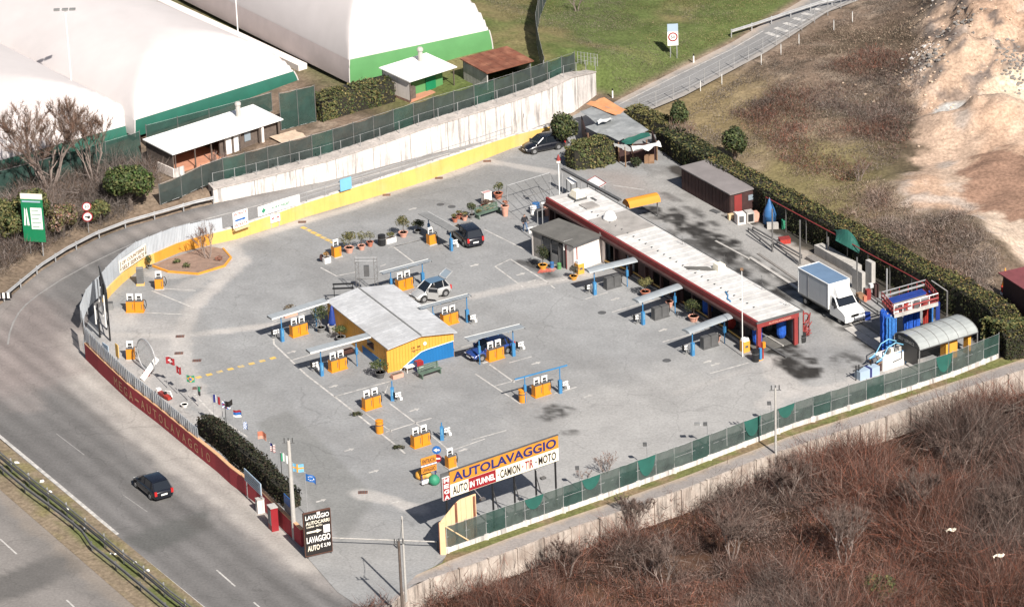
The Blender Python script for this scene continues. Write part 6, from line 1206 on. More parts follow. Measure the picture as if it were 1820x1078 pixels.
# objects by the tunnel mouth
t = thing('brush_holder', 'blue, red and yellow brush holder beside the tunnel exit', 'brush holder', loc((1354,640)), VR); MB().bx(-.3, .1, -.05, .15, 0, .1).build('base', 'hut_yellow', t); MB().bx(-.25, -.05, -.1, .1, .1, 1.1).build('panel', 'blue_post', t); MB().lathe([(.07, .1), (.07, 1.0), (.16, 1.05), (.16, 1.5)], (.12, 0, 0), 8).build('brush', 'red_brush', t); MB().bx(.0, .25, -.2, -.02, 1.1, 1.6).build('pad', 'orange', t)
bin_('black cylinder by the blue brush holder at the tunnel exit', (1343,642), 'black', 1.0, .28); bin_('black tyre-like drum beside the grey leg of the tunnel portal', (1424,607), 'rubber', .7, .4)
t = thing('hose_reel', 'red hose reel and pipework beside the tunnel portal', 'hose reel', loc((1428,602)), VR); b = MB()
for k in range(12): b.tube([(random.uniform(-.3, .7), random.uniform(-.3, .3), random.uniform(.1, 2.4)), (random.uniform(-.3, .6), random.uniform(-.3, .3), random.uniform(.1, 2.4)), (random.uniform(0, .9), 0, random.uniform(0, 1.6))], .05, 5)
b.build('pipework', 'red_paint', t); MB().tube([(0, 0, 0), (0, 0, 2.5)], .07, 6).build('post', 'red_paint', t)
rr = MB(); rr.tube([(math.cos(a)*.42, -.2, 1.9+math.sin(a)*.42) for a in np.linspace(0, 6.28, 16)], .07, 5); rr.build('reel', 'red_paint', t)
# yellow/white stuff by the office: barrels, blue jerrycan etc.
for k, (px, m_, h, r) in enumerate([((953,376), 'blue_tarp', .8, .32), ((948,380), 'white_paint', .7, .28), ((973,382), 'terracotta_pale', 1.0, .35), ((961,384), 'dark_grey', .6, .4)]): bin_(['blue barrel in the clutter behind the office hut', 'white barrel in the clutter behind the office hut', 'pinkish crate-like drum behind the office hut', 'dark drum in the clutter behind the office hut'][k], px, m_, h, r)
t = thing('white_box', 'low white box lying beside the person', 'box', loc((950,412)), .3); MB().bx(-.6, .4, -.25, .25, 0, .35).build('body', 'white_paint', t); MB().bx(-.62, .42, -.27, .27, .35, .39).build('lid', 'sign_white', t)
for lab, px, m_ in (('small blue canister by the office hut door', (981,476), 'blue_tarp'), ('small yellow green jar in the office hut doorway', (994,478), 'membrane_green')): bin_(lab, px, m_, .5, .18)
# ================================================================ vehicles
def car(label, c, rz, L, W_, Hc, body, roofm=None, kind='hatch', doors=True, opened=False, cat='car'):
    """car: origin on the ground under the middle, +x = front. Lofted body, glazed cabin, roof, pillars, wheels, lights"""
    t = thing('parked_car' if 'driving' not in label else 'moving_car', label, cat, c, rz); h = L/2; hw = W_/2; belt = Hc*.60; roofm = roofm or body
    st = [(-h, .42, .72, .80), (-h+.05, .30, belt*.92, .92), (-h+.25, .22, belt*1.0, .97), (-h*.55, .18, belt*1.02, 1), (0, .18, belt, 1), (h*.38, .18, belt*.98, 1), (h*.62, .18, belt*.90, .98), (h*.86, .22, belt*.76, .93), (h-.08, .30, belt*.62, .84), (h, .36, belt*.50, .76)]
    b = MB(); vs = []
    for x, z0, z1, k in st:
        w_ = hw*k; vs += [(x, -w_*.88, z0), (x, -w_, z0+.14), (x, -w_*1.0, z0+(z1-z0)*.6), (x, -w_*.93, z1-.05), (x, -w_*.80, z1), (x, 0, z1+.03), (x, w_*.80, z1), (x, w_*.93, z1-.05), (x, w_, z0+(z1-z0)*.6), (x, w_, z0+.14), (x, w_*.88, z0)]
    n = 11; m_ = len(st); b._add(vs, [(i*n+j, (i+1)*n+j, (i+1)*n+(j+1) % n, i*n+(j+1) % n) for i in range(m_-1) for j in range(n)]+[tuple(range(n)), tuple(range(m_*n-1, (m_-1)*n-1, -1))]); b.build('body', body, t, smooth=True)
    # cabin glass
    xr0 = -h+.16 if kind != 'sedan' else -h*.55; xr1 = -h*.80 if kind == 'mpv' else -h*.68; xf1 = h*.10; xf0 = h*.52
    cs = [(xr0, belt*.98, .86, 0), (xr1, Hc-.07, .70, 1), (xf1, Hc-.06, .71, 1), (xf0, belt*.94, .86, 0)]
    g = MB(); base = [(xr0, -hw*.88, belt*.97), (xf0, -hw*.88, belt*.93), (xf0, hw*.88, belt*.93), (xr0, hw*.88, belt*.97)]; topv = [(xr1, -hw*.71, Hc-.07), (xf1, -hw*.71, Hc-.07), (xf1, hw*.71, Hc-.07), (xr1, hw*.71, Hc-.07)]
    g._add(base+topv, [(4, 5, 6, 7), (0, 1, 5, 4), (1, 2, 6, 5), (2, 3, 7, 6), (3, 0, 4, 7)]).build('windows', 'glass', t)
    # roof skin
    r = MB(); r.grid(lambda u, v: (xr1-.06+(xf1+.06-xr1+.04)*u, (v-.5)*2*hw*.73, Hc-.07+.075*math.sin(math.pi*min(1, max(0, u)))**.5*(1-abs(v-.5)**2*1.4)+.012), 8, 6); r.build('roof', roofm, t, smooth=True)
    for s in (-1, 1):
        for (x0, z0, x1, z1, rr) in ((xf0, belt*.93, xf1, Hc-.05, .045), (xr0+.02, belt*.97, xr1, Hc-.05, .06), (-.02*L, belt, -.02*L, Hc-.05, .04), (xr0+.62, belt, xr1+.25, Hc-.05, .04)):
            MB().tube([(x0, s*hw*.885, z0), (x1, s*hw*.715, z1)], rr, 5).build('pillar', body, t)
        MB().bx(xf0-.25, xf0-.08, s*hw*1.0-.09 if s > 0 else -hw-.09, s*hw+.09 if s > 0 else -hw+.09, belt-.04, belt+.12).build('mirror', body, t)
        for x in (-h*.62, h*.62):
            MB().tube([(x, s*(hw-.20), .30), (x, s*(hw+.012), .30)], .30, 16).build('wheel', 'rubber', t); wh = LAST[0]; MB().tube([(x, s*(hw+.01), .30), (x, s*(hw+.03), .30)], .18, 12).build('rim', 'rim', wh)
            MB().tube([(x, s*(hw-.02), .33), (x, s*(hw+.004), .33)], .365, 16).build('wheel_arch', 'rubber', t)
        MB().bx(-h-.005, -h+.12, s*hw*.80-.1, s*hw*.80+.1, belt*.62, belt*1.0).build('tail_light', 'red_light', t); MB().bx(h-.2, h-.02, s*hw*.62-.17, s*hw*.62+.12, belt*.50, belt*.62).build('headlight', 'clear_light', t)
        for x in (-.15*L, .08*L): MB().bx(x, x+.16, s*(hw+.003)-.01, s*(hw+.003)+.01, belt*.80, belt*.84).build('door_handle', body, t)
    MB().bx(-h-.02, -h+.005, -.26, .26, .50, .62).build('number_plate', 'sign_white', t); MB().bx(h-.01, h+.02, -.26, .26, .32, .43).build('number_plate', 'sign_white', t); MB().bx(-h-.03, -h+.06, -hw*.78, hw*.78, .28, .45).build('bumper', body, t); MB().bx(h-.1, h+.015, -.4, .4, .44, .54).build('grille', 'black', t)
    if opened:    # near side door swung out, tailgate up, dark interior, bonnet edge
        MB()._add([(h*.42, hw, .3), (h*.42, hw, belt), (h*.30, hw, Hc-.18), (-.02*L, hw, Hc-.12), (-.02*L, hw, .3)], [(0, 1, 2, 3, 4)]).build('door_opening', 'black', t); LAST[0].location.y = .008
        d = MB().bx(0, .95, -.04, .04, .0, .55).bx(.1, .95, -.03, .03, .55, .60); d.bx(.05, .1, -.03, .03, .55, .95).bx(.90, .95, -.03, .03, .55, 1.0).bx(.1, .95, -.03, .03, .95, 1.0); d.build('open_door', 'car_silver', t); dd = LAST[0]; dd.location = (h*.42, hw+.02, .3); dd.rotation_euler = (0, 0, math.radians(130)); MB().bx(.1, .9, -.01, .01, .6, .95).build('pane', 'glass', dd)
        tg = MB().bx(0, .95, -hw*.72, -hw*.60, -.02, .04).bx(0, .95, hw*.60, hw*.72, -.02, .04).bx(.85, .98, -hw*.72, hw*.72, -.03, .05).bx(0, .1, -hw*.72, hw*.72, -.02, .04); tg.build('tailgate', body, t); q = LAST[0]; q.location = (xr1-.02, 0, Hc-.02); q.rotation_euler = (0, math.radians(-145), 0); MB().bx(.1, .85, -hw*.6, hw*.6, -.005, .015).build('rear_window', 'glass_pale', q)
        for y in (-.35, .35): MB().bx(-.1, .4, y-.22, y+.22, .45, .6).bx(-.25, -.1, y-.22, y+.22, .5, 1.1).build('seat', 'dark_grey', t)
    return t
def heading(a, b): return ang(a, b)
rdz = 0.0
car('black hatchback driving along the main road beside the lettered red wall', P(272,872), heading((300,893),(243,846)), 4.05, 1.72, 1.46, 'car_black')
car('dark people carrier parked with its nose under the dark flat canopy', loc((829,427)), heading((843,438),(812,412)), 4.3, 1.75, 1.62, 'car_black', kind='mpv')
car('small silver car with open door and raised tailgate behind the yellow hut', loc((765,528)), VD+math.pi, 3.5, 1.5, 1.5, 'car_silver', 'car_roof_blue', opened=True)
car('dark blue car half hidden under the thin canopy right of the hut', loc((870,630)), VD+math.pi, 4.1, 1.7, 1.42, 'car_blue')
car('black car parked in the far corner beside the yellow wall and the evergreen', loc((965,266)), heading((985,262),(945,270)), 4.0, 1.7, 1.45, 'car_black')
# white box truck
A = P(1418.4,476.5,3.1); B = P(1472,506,3.1); C_ = P(1455.5,465,3.1); ux_ = (B-A).normalized(); rz = math.atan2(ux_.y, ux_.x); Lx = (B-A).length; Wt = 2.15
t = thing('box_truck', 'white box truck with a grey blue roof waiting before the truck wash', 'truck', (A.x, A.y, .035), rz)
# local x forward, +y = far side
z0, z1 = .85, 3.08
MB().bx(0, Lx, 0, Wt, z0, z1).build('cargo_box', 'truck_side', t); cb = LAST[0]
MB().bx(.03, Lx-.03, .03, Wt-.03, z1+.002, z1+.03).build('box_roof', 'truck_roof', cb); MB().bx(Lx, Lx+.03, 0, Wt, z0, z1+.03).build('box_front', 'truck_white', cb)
for x in (0, Lx*.33, Lx-.06): MB().bx(x, x+.07, -.02, 0, z0, z1).build('box_rib', 'truck_white' if x != Lx*.33 else 'mid_grey', cb)
for y in (-.01, Wt-.05): MB().bx(-.02, Lx+.02, y-.02, y+.06, z1, z1+.06).build('box_edge', 'truck_white', cb)
for z in (z0-.02,): MB().bx(0, Lx, -.03, 0, z, z+.12).build('box_skirt', 'mid_grey', cb)
MB().bx(-.02, .02, 0, Wt, z1-.02, z1+.08).build('box_edge', 'truck_white', cb)
MB().bx(.1, Lx+1.9, .35, Wt-.35, .45, .72).build('chassis', 'dark_grey', t)
# cab
yc = .08; pr = [(Lx+.12, .45), (Lx+2.15, .45), (Lx+2.28, .60), (Lx+2.25, 1.0), (Lx+1.95, 1.18), (Lx+1.25, 1.38), (Lx+.62, 2.12), (Lx+.12, 2.15)]
b = MB(); y0_, y1_ = yc, Wt-yc
vs = [(x, y0_+(.10 if z > 1.5 else 0), z) for x, z in pr]+[(x, y1_-(.10 if z > 1.5 else 0), z) for x, z in pr]; n = len(pr); b._add(vs, [tuple(range(n-1, -1, -1)), tuple(range(n, 2*n))]+[(i, (i+1) % n, n+(i+1) % n, n+i) for i in range(n)]); b.build('cab', 'truck_white', t); cab = LAST[0]
MB()._add([(Lx+1.24, y0_+.12, 1.42), (Lx+1.24, y1_-.12, 1.42), (Lx+.68, y1_-.18, 2.08), (Lx+.68, y0_+.18, 2.08)], [(0, 1, 2, 3)]).build('windscreen', 'glass', cab); LAST[0].location = (.03, 0, .03)
for y, s in ((y0_-.005, -1), (y1_+.005, 1)): MB()._add([(Lx+.35, y, 1.35), (Lx+1.15, y, 1.35), (Lx+.66, y-s*.09, 2.0), (Lx+.35, y-s*.09, 2.0)], [(0, 1, 2, 3)]).build('side_window', 'glass', cab); LAST[0].location = (0, s*.012, 0)
MB()._add([(Lx+.04, .25, 2.1), (Lx+1.0, .35, 2.1), (Lx+1.0, Wt-.35, 2.1), (Lx+.04, Wt-.25, 2.1), (Lx+.04, .35, 3.0), (Lx+.30, .45, 2.95), (Lx+.30, Wt-.45, 2.95), (Lx+.04, Wt-.35, 3.0)], [(0, 1, 5, 4), (1, 2, 6, 5), (2, 3, 7, 6), (4, 5, 6, 7), (3, 0, 4, 7)]).build('air_deflector', 'truck_white', t)
MB().bx(Lx+2.2, Lx+2.34, y0_, y1_, .38, .68).build('bumper', 'truck_white', cab); MB().bx(Lx+2.24, Lx+2.31, .7, Wt-.7, .74, .95).build('grille', 'black', cab); MB().bx(Lx+2.34, Lx+2.35, .8, Wt-.8, .45, .58).build('number_plate', 'sign_white', cab)
for y in (y0_+.05, y1_-.35): MB().bx(Lx+2.12, Lx+2.29, y, y+.3, .78, 1.02).build('headlight', 'clear_light', cab)
for y in (y0_-.28, y1_+.1): MB().bx(Lx+1.05, Lx+1.15, y, y+.18, 1.35, 1.75).build('mirror', 'black', cab); MB().bx(Lx+1.08, Lx+1.12, min(y, y+.1), y+.3, 1.5, 1.54).build('mirror_arm', 'black', cab)
for x, w_ in ((Lx+1.45, .24), (.9, .42)):
    for y in (yc+.02, Wt-yc-w_-.02): MB().tube([(x, y, .36), (x, y+w_, .36)], .36, 16).build('wheel', 'rubber', t); wh = LAST[0]; MB().tube([(x, y-.01, .36), (x, y+.01, .36)], .2, 10).build('rim', 'rim', wh)
# ================================================================ truck wash
t = thing('truck_wash_gantry', 'truck wash gantry with blue brush columns under a red railed platform', 'truck wash', loc((1578,628)), 0)
c = [P(1567,534,3.6), P(1589,558,3.6), P(1667,536,3.6), P(1645,512,3.6)]
hz = hgt(P(1580,628), 552); c = [P(x, y, hz) for x, y in ((1567,534), (1589,558), (1667,536), (1645,512))]
MB().slab(c, .35).build('platform', 'red_brush' if False else 'red_paint', t, world=True); pf = LAST[0]
MB().slab([v+Vector((0, -.25, .0)) for v in (c[1], c[2])]+[c[2]+Vector((0, 0, 0)), c[1]+Vector((0, 0, 0))], .25).build('ledge', 'concrete', t, world=True)
cc = sum(c, Vector())/4; inn = [v.lerp(cc, .22)+Vector((0, 0, .02)) for v in c]; MB().poly(inn).build('deck', 'roof_grey', t, world=True); MB().slab([c[0].lerp(cc, .25)+Vector((0, 0, .25)), c[0].lerp(c[1], .4).lerp(cc, .2)+Vector((0, 0, .25)), c[3].lerp(c[2], .4).lerp(cc, .2)+Vector((0, 0, .25)), c[3].lerp(cc, .25)+Vector((0, 0, .25))], .15).build('cover', 'blue_dark', t, world=True)
for s in range(4):
    a_, b_ = c[s], c[(s+1) % 4]; m_ = 'red_paint' if s != 3 else 'galv'
    for dz in (.35, .75): MB().tube([a_+Vector((0, 0, dz)), b_+Vector((0, 0, dz))], .045 if dz > .5 else .09, 5).build('rail', 'white_paint' if dz > .5 and s == 1 else m_, t, world=True)
    for u in np.linspace(0, 1, 6)[:-1]: q = a_.lerp(b_, u); MB().tube([q, q+Vector((0, 0, .75))], .035, 5).build('rail_post', 'red_paint' if s != 1 else 'white_paint', t, world=True)
q = c[1].lerp(c[2], .5)
for k in range(14): u = random.random(); a_ = c[1].lerp(c[2], u).lerp(cc, random.uniform(0, .25)); MB().bx(a_.x-.18, a_.x+.18, a_.y-.12, a_.y+.12, a_.z+.02, a_.z+random.uniform(.2, .6)).build('motor', random.choice(['red_paint', 'red_paint', 'tarp_white', 'dark_grey', 'red_brush']), t, world=True)
def brushcol(px, ty, r, m):
    p = P(*px); h = hgt(p, ty); R_ = random.Random(px[0]); b = MB(); n = 22; prof = []
    for k in range(15): z = .25+(h-.35)*k/14; prof.append(z)
    vs = [(p.x+math.cos(a*2*math.pi/n)*r*(1 if a % 2 else .78)*(R_.uniform(.93, 1.07)), p.y+math.sin(a*2*math.pi/n)*r*(1 if a % 2 else .78), z) for z in prof for a in range(n)]
    b._add(vs, [(i*n+j, i*n+(j+1) % n, (i+1)*n+(j+1) % n, (i+1)*n+j) for i in range(14) for j in range(n)]+[tuple(range(14*n, 15*n)), tuple(range(n-1, -1, -1))]); b.build('brush', m, t, world=True); MB().tube([(p.x, p.y, 0), (p.x, p.y, h)], .07, 6).build('brush_shaft', 'galv', t, world=True)
brushcol((1573,624), 549, .42, 'blue_brush'); brushcol((1583,633), 560, .48, 'blue_brush_light'); brushcol((1577,630), 556, .5, 'blue_brush'); brushcol((1614,604), 553, .42, 'blue_brush'); brushcol((1627,600), 549, .38, 'blue_brush'); brushcol((1645,597), 545, .26, 'red_brush'); brushcol((1652,594), 542, .3, 'blue_brush_light')
for px in ((1571,622), (1588,634), (1666,606), (1650,586)): p = P(*px); MB().bx(p.x-.16, p.x+.16, p.y-.16, p.y+.16, 0, hz-.34).build('leg', 'blue_dark', t, world=True)
# lane kerbs and rails of the truck wash
for nm, px, h, m_, w_ in (('lane_kerb', [(1330,460),(1400,505),(1480,560),(1560,610)], .16, 'concrete', .3), ('lane_kerb', [(1345,452),(1415,500),(1495,552),(1570,600)], .10, 'concrete_dark', .25), ('lane_kerb', [(1270,430),(1330,462)], .12, 'concrete', .2), ('lane_slab', [(1500,585),(1540,612),(1565,628)], .12, 'concrete', 1.6)):
    o = MB().run(W(px), .03, h, w_).build(nm, m_); o['kind'] = 'structure'
for k, (px0, px1) in enumerate([((1330,412),(1372,446)), ((1338,410),(1425,460)), ((1375,438),(1420,472)), ((1500,520),(1560,560)), ((1540,525),(1580,556))]):
    a_, b_ = P(*px0), P(*px1); t2 = thing('guide_rail', ['short dark guide rail starting at the pointed end left of the truck', 'long dark guide rail running past the lamp post towards the truck', 'dark guide rail just behind the box truck', 'dark steel rail in front of the truck cab', 'dark steel rail under the left side of the truck wash platform'][k], 'rail', a_); MB().tube([a_+Vector((0, 0, .35)), b_+Vector((0, 0, .35))], .08, 6).build('rail', 'dark_rail', t2, world=True)
    for u in (0, .5, 1): q = a_.lerp(b_, u); MB().tube([q, q+Vector((0, 0, .35))], .05, 5).build('foot', 'dark_rail', t2, world=True)
# tall steel posts along the truck lane carrying a red pipe
t = thing('pipe_line', 'long red pipe carried along the inner face of the hedge', 'pipe', loc((1489,447)))
pl = [(1368,391),(1430,425),(1489,457),(1548,491),(1620,530),(1665,556)]; pw = [P(*p)+Vector((-.35, -.35, 0)) for p in pl]; MB().tube([p+Vector((0, 0, 2.35)) for p in pw], .045, 6).build('pipe', 'red_paint', t, world=True)
for p in along(pw, step=3.2): MB().tube([p, p+Vector((0, 0, 2.35))], .04, 5).build('bracket', 'dark_rail', t, world=True)
for lab, px, ty_, m_ in (('dark green steel post left of the truck box', (1422,470), 392, 'dark_rail'), ('steel post above the rails near the tall parasol', (1373,448), 372, 'dark_rail'), ('short steel post beside the concrete slabs', (1472,462), 422, 'dark_rail'), ('dark steel post beside the truck cab', (1523,532), 458, 'dark_rail'), ('grey steel post behind the truck wash platform', (1576,540), 478, 'galv'), ('tall bent lamp post right of the truck wash platform', (1683,562), 518, 'dark_rail')):
    g = loc(px); h = hgt(P(*px), ty_); t = thing('steel_post', lab, 'post', g); MB().tube([(0, 0, 0), (0, 0, h)], .07, 6).build('pole', m_, t); MB().bx(-.1, .1, -.1, .1, 0, .05).build('foot_plate', m_, t)
    if 'bent' in lab: MB().tube([(0, 0, h), (-1.3, .3, h+.9)], .06, 6).build('arm', m_, t)
t = thing('concrete_portal', 'thick concrete slab wall with an opening beside the truck box', 'wall', loc((1510,500)))
for pa, pb, h, th in (((1447,452), (1517,492), .9, .9), ((1514,512), (1532,522), 1.9, .35), ((1538,506), (1549,512), 2.3, .4)): MB().run(W([pa, pb]), .02, h, th).build('slab', 'concrete', t, world=True)
MB().run(W([(1432,462), (1500,500)]), .02, .35, .8).build('slab', 'concrete_dark', t, world=True); MB().run([P(1500,455), P(1535,474)], 1.9, 2.25, .5).build('lintel', 'concrete', t, world=True)
t = thing('tarpaulin', 'dark green domed tarpaulin bulging over the hedge', 'tarpaulin', P(1505,452)); A_ = P(1482,412,2.6); B_ = P(1524,430,2.4)
MB().grid(lambda u, v: tuple(A_.lerp(B_, u)+Vector((math.sin(v*3.1)*.2, (v-.5)*2.6, .75*math.sin(u*math.pi)*math.sin(v*math.pi)-.5*abs(v-.5)-.25*u))), 8, 6).build('sheet', 'tarp_green', t, world=True); MB().tube([P(1500,455), P(1500,455)+Vector((0, 0, 2.6))], .05, 5).build('pole', 'timber', t, world=True)
# clutter by the shed and lane
for k, (nm, lab, px, rz_, bxs) in enumerate([
 ('white_cabinet', 'open white and grey cabinets lying by the corner of the wooden shed', (1328,398), .3, [(-.9, -.1, 0, .8, 0, .95, 'white_wall'), (0, .7, 0, .8, 0, 1.0, 'concrete'), (.75, 1.2, .1, .8, 0, .8, 'terracotta_pale'), (-.75, -.3, -.02, 0, .2, .8, 'dark_grey'), (.1, .6, -.02, 0, .15, .85, 'black')]),
 ('small_boxes', 'small orange and brown boxes next to the white cabinets', (1303,391), .3, [(-.4, .1, 0, .4, 0, .5, 'timber_pale'), (.15, .5, 0, .4, 0, .6, 'concrete')]),
 ('grating_stack', 'dark metal gratings lying flat near the wooden shed wall', (1282,384), -.9, [(0, 1.6, 0, .6, 0, .1, 'concrete_dark'), (-1.6, -.6, 0, .5, 0, .08, 'dark_grey')]),
 ('red_crate', 'low red crate on the pale patch beside the truck lane', (1395,432), .2, [(-.5, .45, -.3, .35, 0, .42, 'red_brush'), (-.52, .47, -.32, .37, .42, .48, 'red_paint')]),
 ('green_barrel', 'green drum and pale boxes in front of the hedge by the tall parasol', (1394,408), 0, [(-.2, .25, 0, .45, 0, .8, 'green_paint'), (.5, .9, 0, .4, 0, .55, 'dirt_pale'), (-1.5, -.5, .1, .6, 0, .5, 'concrete'), (1.0, 1.6, .2, .6, 0, .4, 'concrete')]),
 ('scrap_pile', 'pile of red and dark scrap between the truck and the wash platform', (1552,532), .4, [(-.6, -.2, 0, .4, 0, .9, 'red_paint'), (.2, .6, .1, .5, 0, 1.2, 'maroon'), (-1.4, -.9, 0, .5, 0, .7, 'timber'), (-.1, .3, .3, .7, .9, 1.2, 'tarp_white'), (-1.0, -.7, -.2, .2, 0, .5, 'terracotta')]),
 ('oil_drum', 'dark blue drum on the ground beside the truck cab', (1543,572), 0, [(-.25, .2, 0, .4, 0, .75, 'blue_dark'), (-.3, .3, -.1, .0, 0, .12, 'white_paint')])]):
    t = thing(nm, lab, 'clutter' if 'pile' in nm or 'stack' in nm else nm.split('_')[-1], loc(px), rz_)
    for q in bxs: MB().bx(*q[:6]).build('box' if nm != 'scrap_pile' else 'scrap', q[6], t)
# barrel roofed shelter
A_ = P(1635,622,2.05); B_ = P(1738,590,2.05); C_ = P(1591,597,2.05)
d = B_-A_; rz = math.atan2(d.y, d.x); Ls = math.hypot(d.x, d.y); Ds = (C_-A_).dot(Vector((-math.sin(rz), math.cos(rz), 0)))
t = thing('barrel_shelter', 'shelter with a translucent grey barrel roof behind the net fence', 'shelter', (A_.x, A_.y, .03), rz); hs_ = .75; Ds = min(Ds, 4.2)
arc = lambda a: (Ds/2-math.cos(a)*Ds/2, math.sin(a)*hs_)
n = 6
for s in range(n):
    MB().grid(lambda u, v: (Ls*(s+.02+u*.96)/n, arc(v*math.pi)[0], 2.02+arc(v*math.pi)[1]), 1, 10).build('roof_panel', 'shelter', t)
for s in range(n+1): MB().tube([(Ls*s/n, *(arc(a)[0], 2.03+arc(a)[1])) for a in np.linspace(0, math.pi, 11)], .035, 5).build('roof_hoop', 'mid_grey', t)
for y in (0, Ds): MB().tube([(0, y, 2.0), (Ls, y, 2.0)], .06, 5).build('eaves_beam', 'dark_grey', t)
for x in (0, Ls/2, Ls):
    for y in (0.05, Ds-.05): MB().tube([(x, y, 0), (x, y, 2.0)], .05, 5).build('post', 'mid_grey', t)
MB()._add([(.02, arc(a)[0], 2.0+arc(a)[1]-.05) for a in np.linspace(0.05, math.pi-.05, 10)], [tuple(range(10))]).build('end_panel', 'black', t); ep = LAST[0]
text('SELF SERVICE', (-.02, Ds-.6, 2.1), (0, -1, 0), (0, 0, 1), Ds-1.3, .28, 'concrete', t)
MB().bx(.1, Ls-.1, Ds-.2, Ds-.1, .03, 1.8).build('rear_wall', 'roof_dark', t); MB().bx(0, .05, .3, Ds-.3, .4, 2.0).build('end_wall', 'black', t)
for k, (x, w_) in enumerate(((Ls*.50, .4), (Ls*.58, .8), (Ls*.90, .3))): MB().bx(x, x+w_, .5, 1.1, .03, 1.7).build('cabinet', 'hut_yellow', t)
# tanks by the fence
t = thing('water_tank', 'white tank with blue pipe frame on top beside the net fence', 'tank', loc((1590,652)), VD); MB().bx(-1.3, 1.0, -.1, 1.1, 0, 1.15).build('tank', 'sign_white', t); MB().bx(1.02, 1.12, -.1, 1.1, 0, 1.3).build('side_plate', 'blue_post', t)
for y in (0, .9): MB().tube([(-1.9, y, .9), (-1.2, y, 1.2), (-.7, y, 1.9), (.1, y, 2.1), (.9, y, 1.7)], .05, 5).build('frame', 'sky_board', t); MB().tube([(-1.9, y, .9), (1.0, y, 1.2)], .06, 5).build('frame', 'blue_post', t)
for k in range(4): MB().bx(-.6+k*.4, -.35+k*.4, .2, .6, 1.16, 1.4+.15*(k % 2)).build('pump', ['dark_grey', 'sign_cream', 'mid_grey', 'concrete'][k], t)
MB().tube([(-.3, -.15, .55), (.6, -.15, .65), (.6, -.15, 1.3)], .05, 6).build('pipe', 'dark_grey', t)
t = thing('water_tank', 'low white tank with black valves just behind the bright green net', 'tank', loc((1548,671)), VD); MB().bx(-1.1, .9, 0, .7, 0, .75).build('tank', 'sign_pale', t); MB().bx(-.1, .1, -.02, .72, 0, .78).build('strap', 'sign_navy', t)
for x in (-1.3, -1.0): MB().tube([(x, .3, 0), (x, .3, 1.3)], .05, 5).build('valve_pipe', 'black', t)
MB().tube([(-1.6, .3, .9), (-.6, .3, 1.0)], .06, 5).build('valve_pipe', 'black', t)
t = thing('scrap_heap', 'heap of brown pipes and scrap between the two white tanks', 'scrap', loc((1568,660)), VD); b = MB()
for k in range(16): b.tube([(random.uniform(-.9, .7), random.uniform(0, .8), random.uniform(0, .5)), (random.uniform(-.9, .7), random.uniform(0, .8), random.uniform(.3, 1.3))], .06, 5)
b.build('pipe', 'timber', t); MB().tube([(-1.1, .2, .3), (-.9, .2, 1.2), (-.2, .2, 1.4)], .05, 5).build('bent_pipe', 'black', t); MB().bx(-.5, .6, .1, .7, 0, .6).build('box', 'maroon', t)
# things at the very right
t, L, dp = boxshed('dark red roofed building cut off by the right edge', 'red_roofed_building', (1783,485), (1900,560), (1840,440), 4.2, 'red_roof', 'maroon', .3, 'building')
p = P(1786,522); t = thing('closed_parasol', 'orange and red closed parasol by the red roofed building', 'parasol', p); h = hgt(p, 476); MB().lathe([(.32, .25), (.36, .5), (.22, 1.2), (.1, h*.85), (.03, h)], n=12).build('cloth', 'orange_panel', t, smooth=True); MB().bx(-.34, .0, -.36, .1, .3, .8).build('red_panel', 'red_brush', t); MB().lathe([(.4, 0), (.4, .1), (.1, .2)], n=10).build('base', 'sign_white', t)
# ================================================================ signs, poles, flags
# big billboard
Bz0 = 4.1; a = (805,968); b_ = (996,901); A_ = P(*a); B_ = P(*b_); zt0, zb0 = hgt(A_, 840), hgt(A_, 884); zt1, zb1 = hgt(B_, 773), hgt(B_, 817.5)
zt = (zt0+zt1)/2; zb = (zb0+zb1)/2; d = B_-A_; rz = math.atan2(d.y, d.x); L = math.hypot(d.x, d.y)
t = thing('billboard', 'long orange and white billboard reading AUTOLAVAGGIO above AUTO IN TUNNEL', 'billboard', (A_.x, A_.y, 0), rz)
zm = zb+(zt-zb)*.50
MB().bx(0, L, 0, .12, zm, zt).build('upper_panel', 'sign_orange', t); MB().bx(0, L, 0, .12, zb, zm-.004).build('lower_panel', 'sign_cream', t); MB().bx(-.65, -.02, 0, .12, zb-.1, zt-.35).build('side_panel', 'sign_white', t)
MB().bx(-.68, L+.03, .12, .2, zb-.1, zt-.02).build('back_frame', 'dark_grey', t); MB().bx(-.02, L+.03, -.02, .14, zt, zt+.05).build('top_edge', 'dark_grey', t)
Hh = zt-zm; text('AUTOLAVAGGIO', (.25, -.01, zm+Hh*.14), (1, 0, 0), (0, 0, 1), L-.45, Hh*.72, 'sign_navy', t, bold=.03)
MB().bx(L*.165, L*.415, -.012, 0, zb+.03, zm-.02).build('red_field', 'sign_red', t); H2 = zm-zb
text('AUTO', (.2, -.015, zb+H2*.16), (1, 0, 0), (0, 0, 1), L*.135, H2*.66, 'sign_black', t, bold=.02); text('IN TUNNEL', (L*.175, -.02, zb+H2*.25), (1, 0, 0), (0, 0, 1), L*.23, H2*.48, 'sign_white', t, bold=.03)
text('-', (L*.432, -.015, zb+H2*.45), (1, 0, 0), (0, 0, 1), L*.012, H2*.1, 'sign_red', t); text('CAMION', (L*.455, -.015, zb+H2*.16), (1, 0, 0), (0, 0, 1), L*.185, H2*.66, 'sign_black', t, bold=.02); text('-', (L*.655, -.015, zb+H2*.45), (1, 0, 0), (0, 0, 1), L*.014, H2*.1, 'sign_red', t)
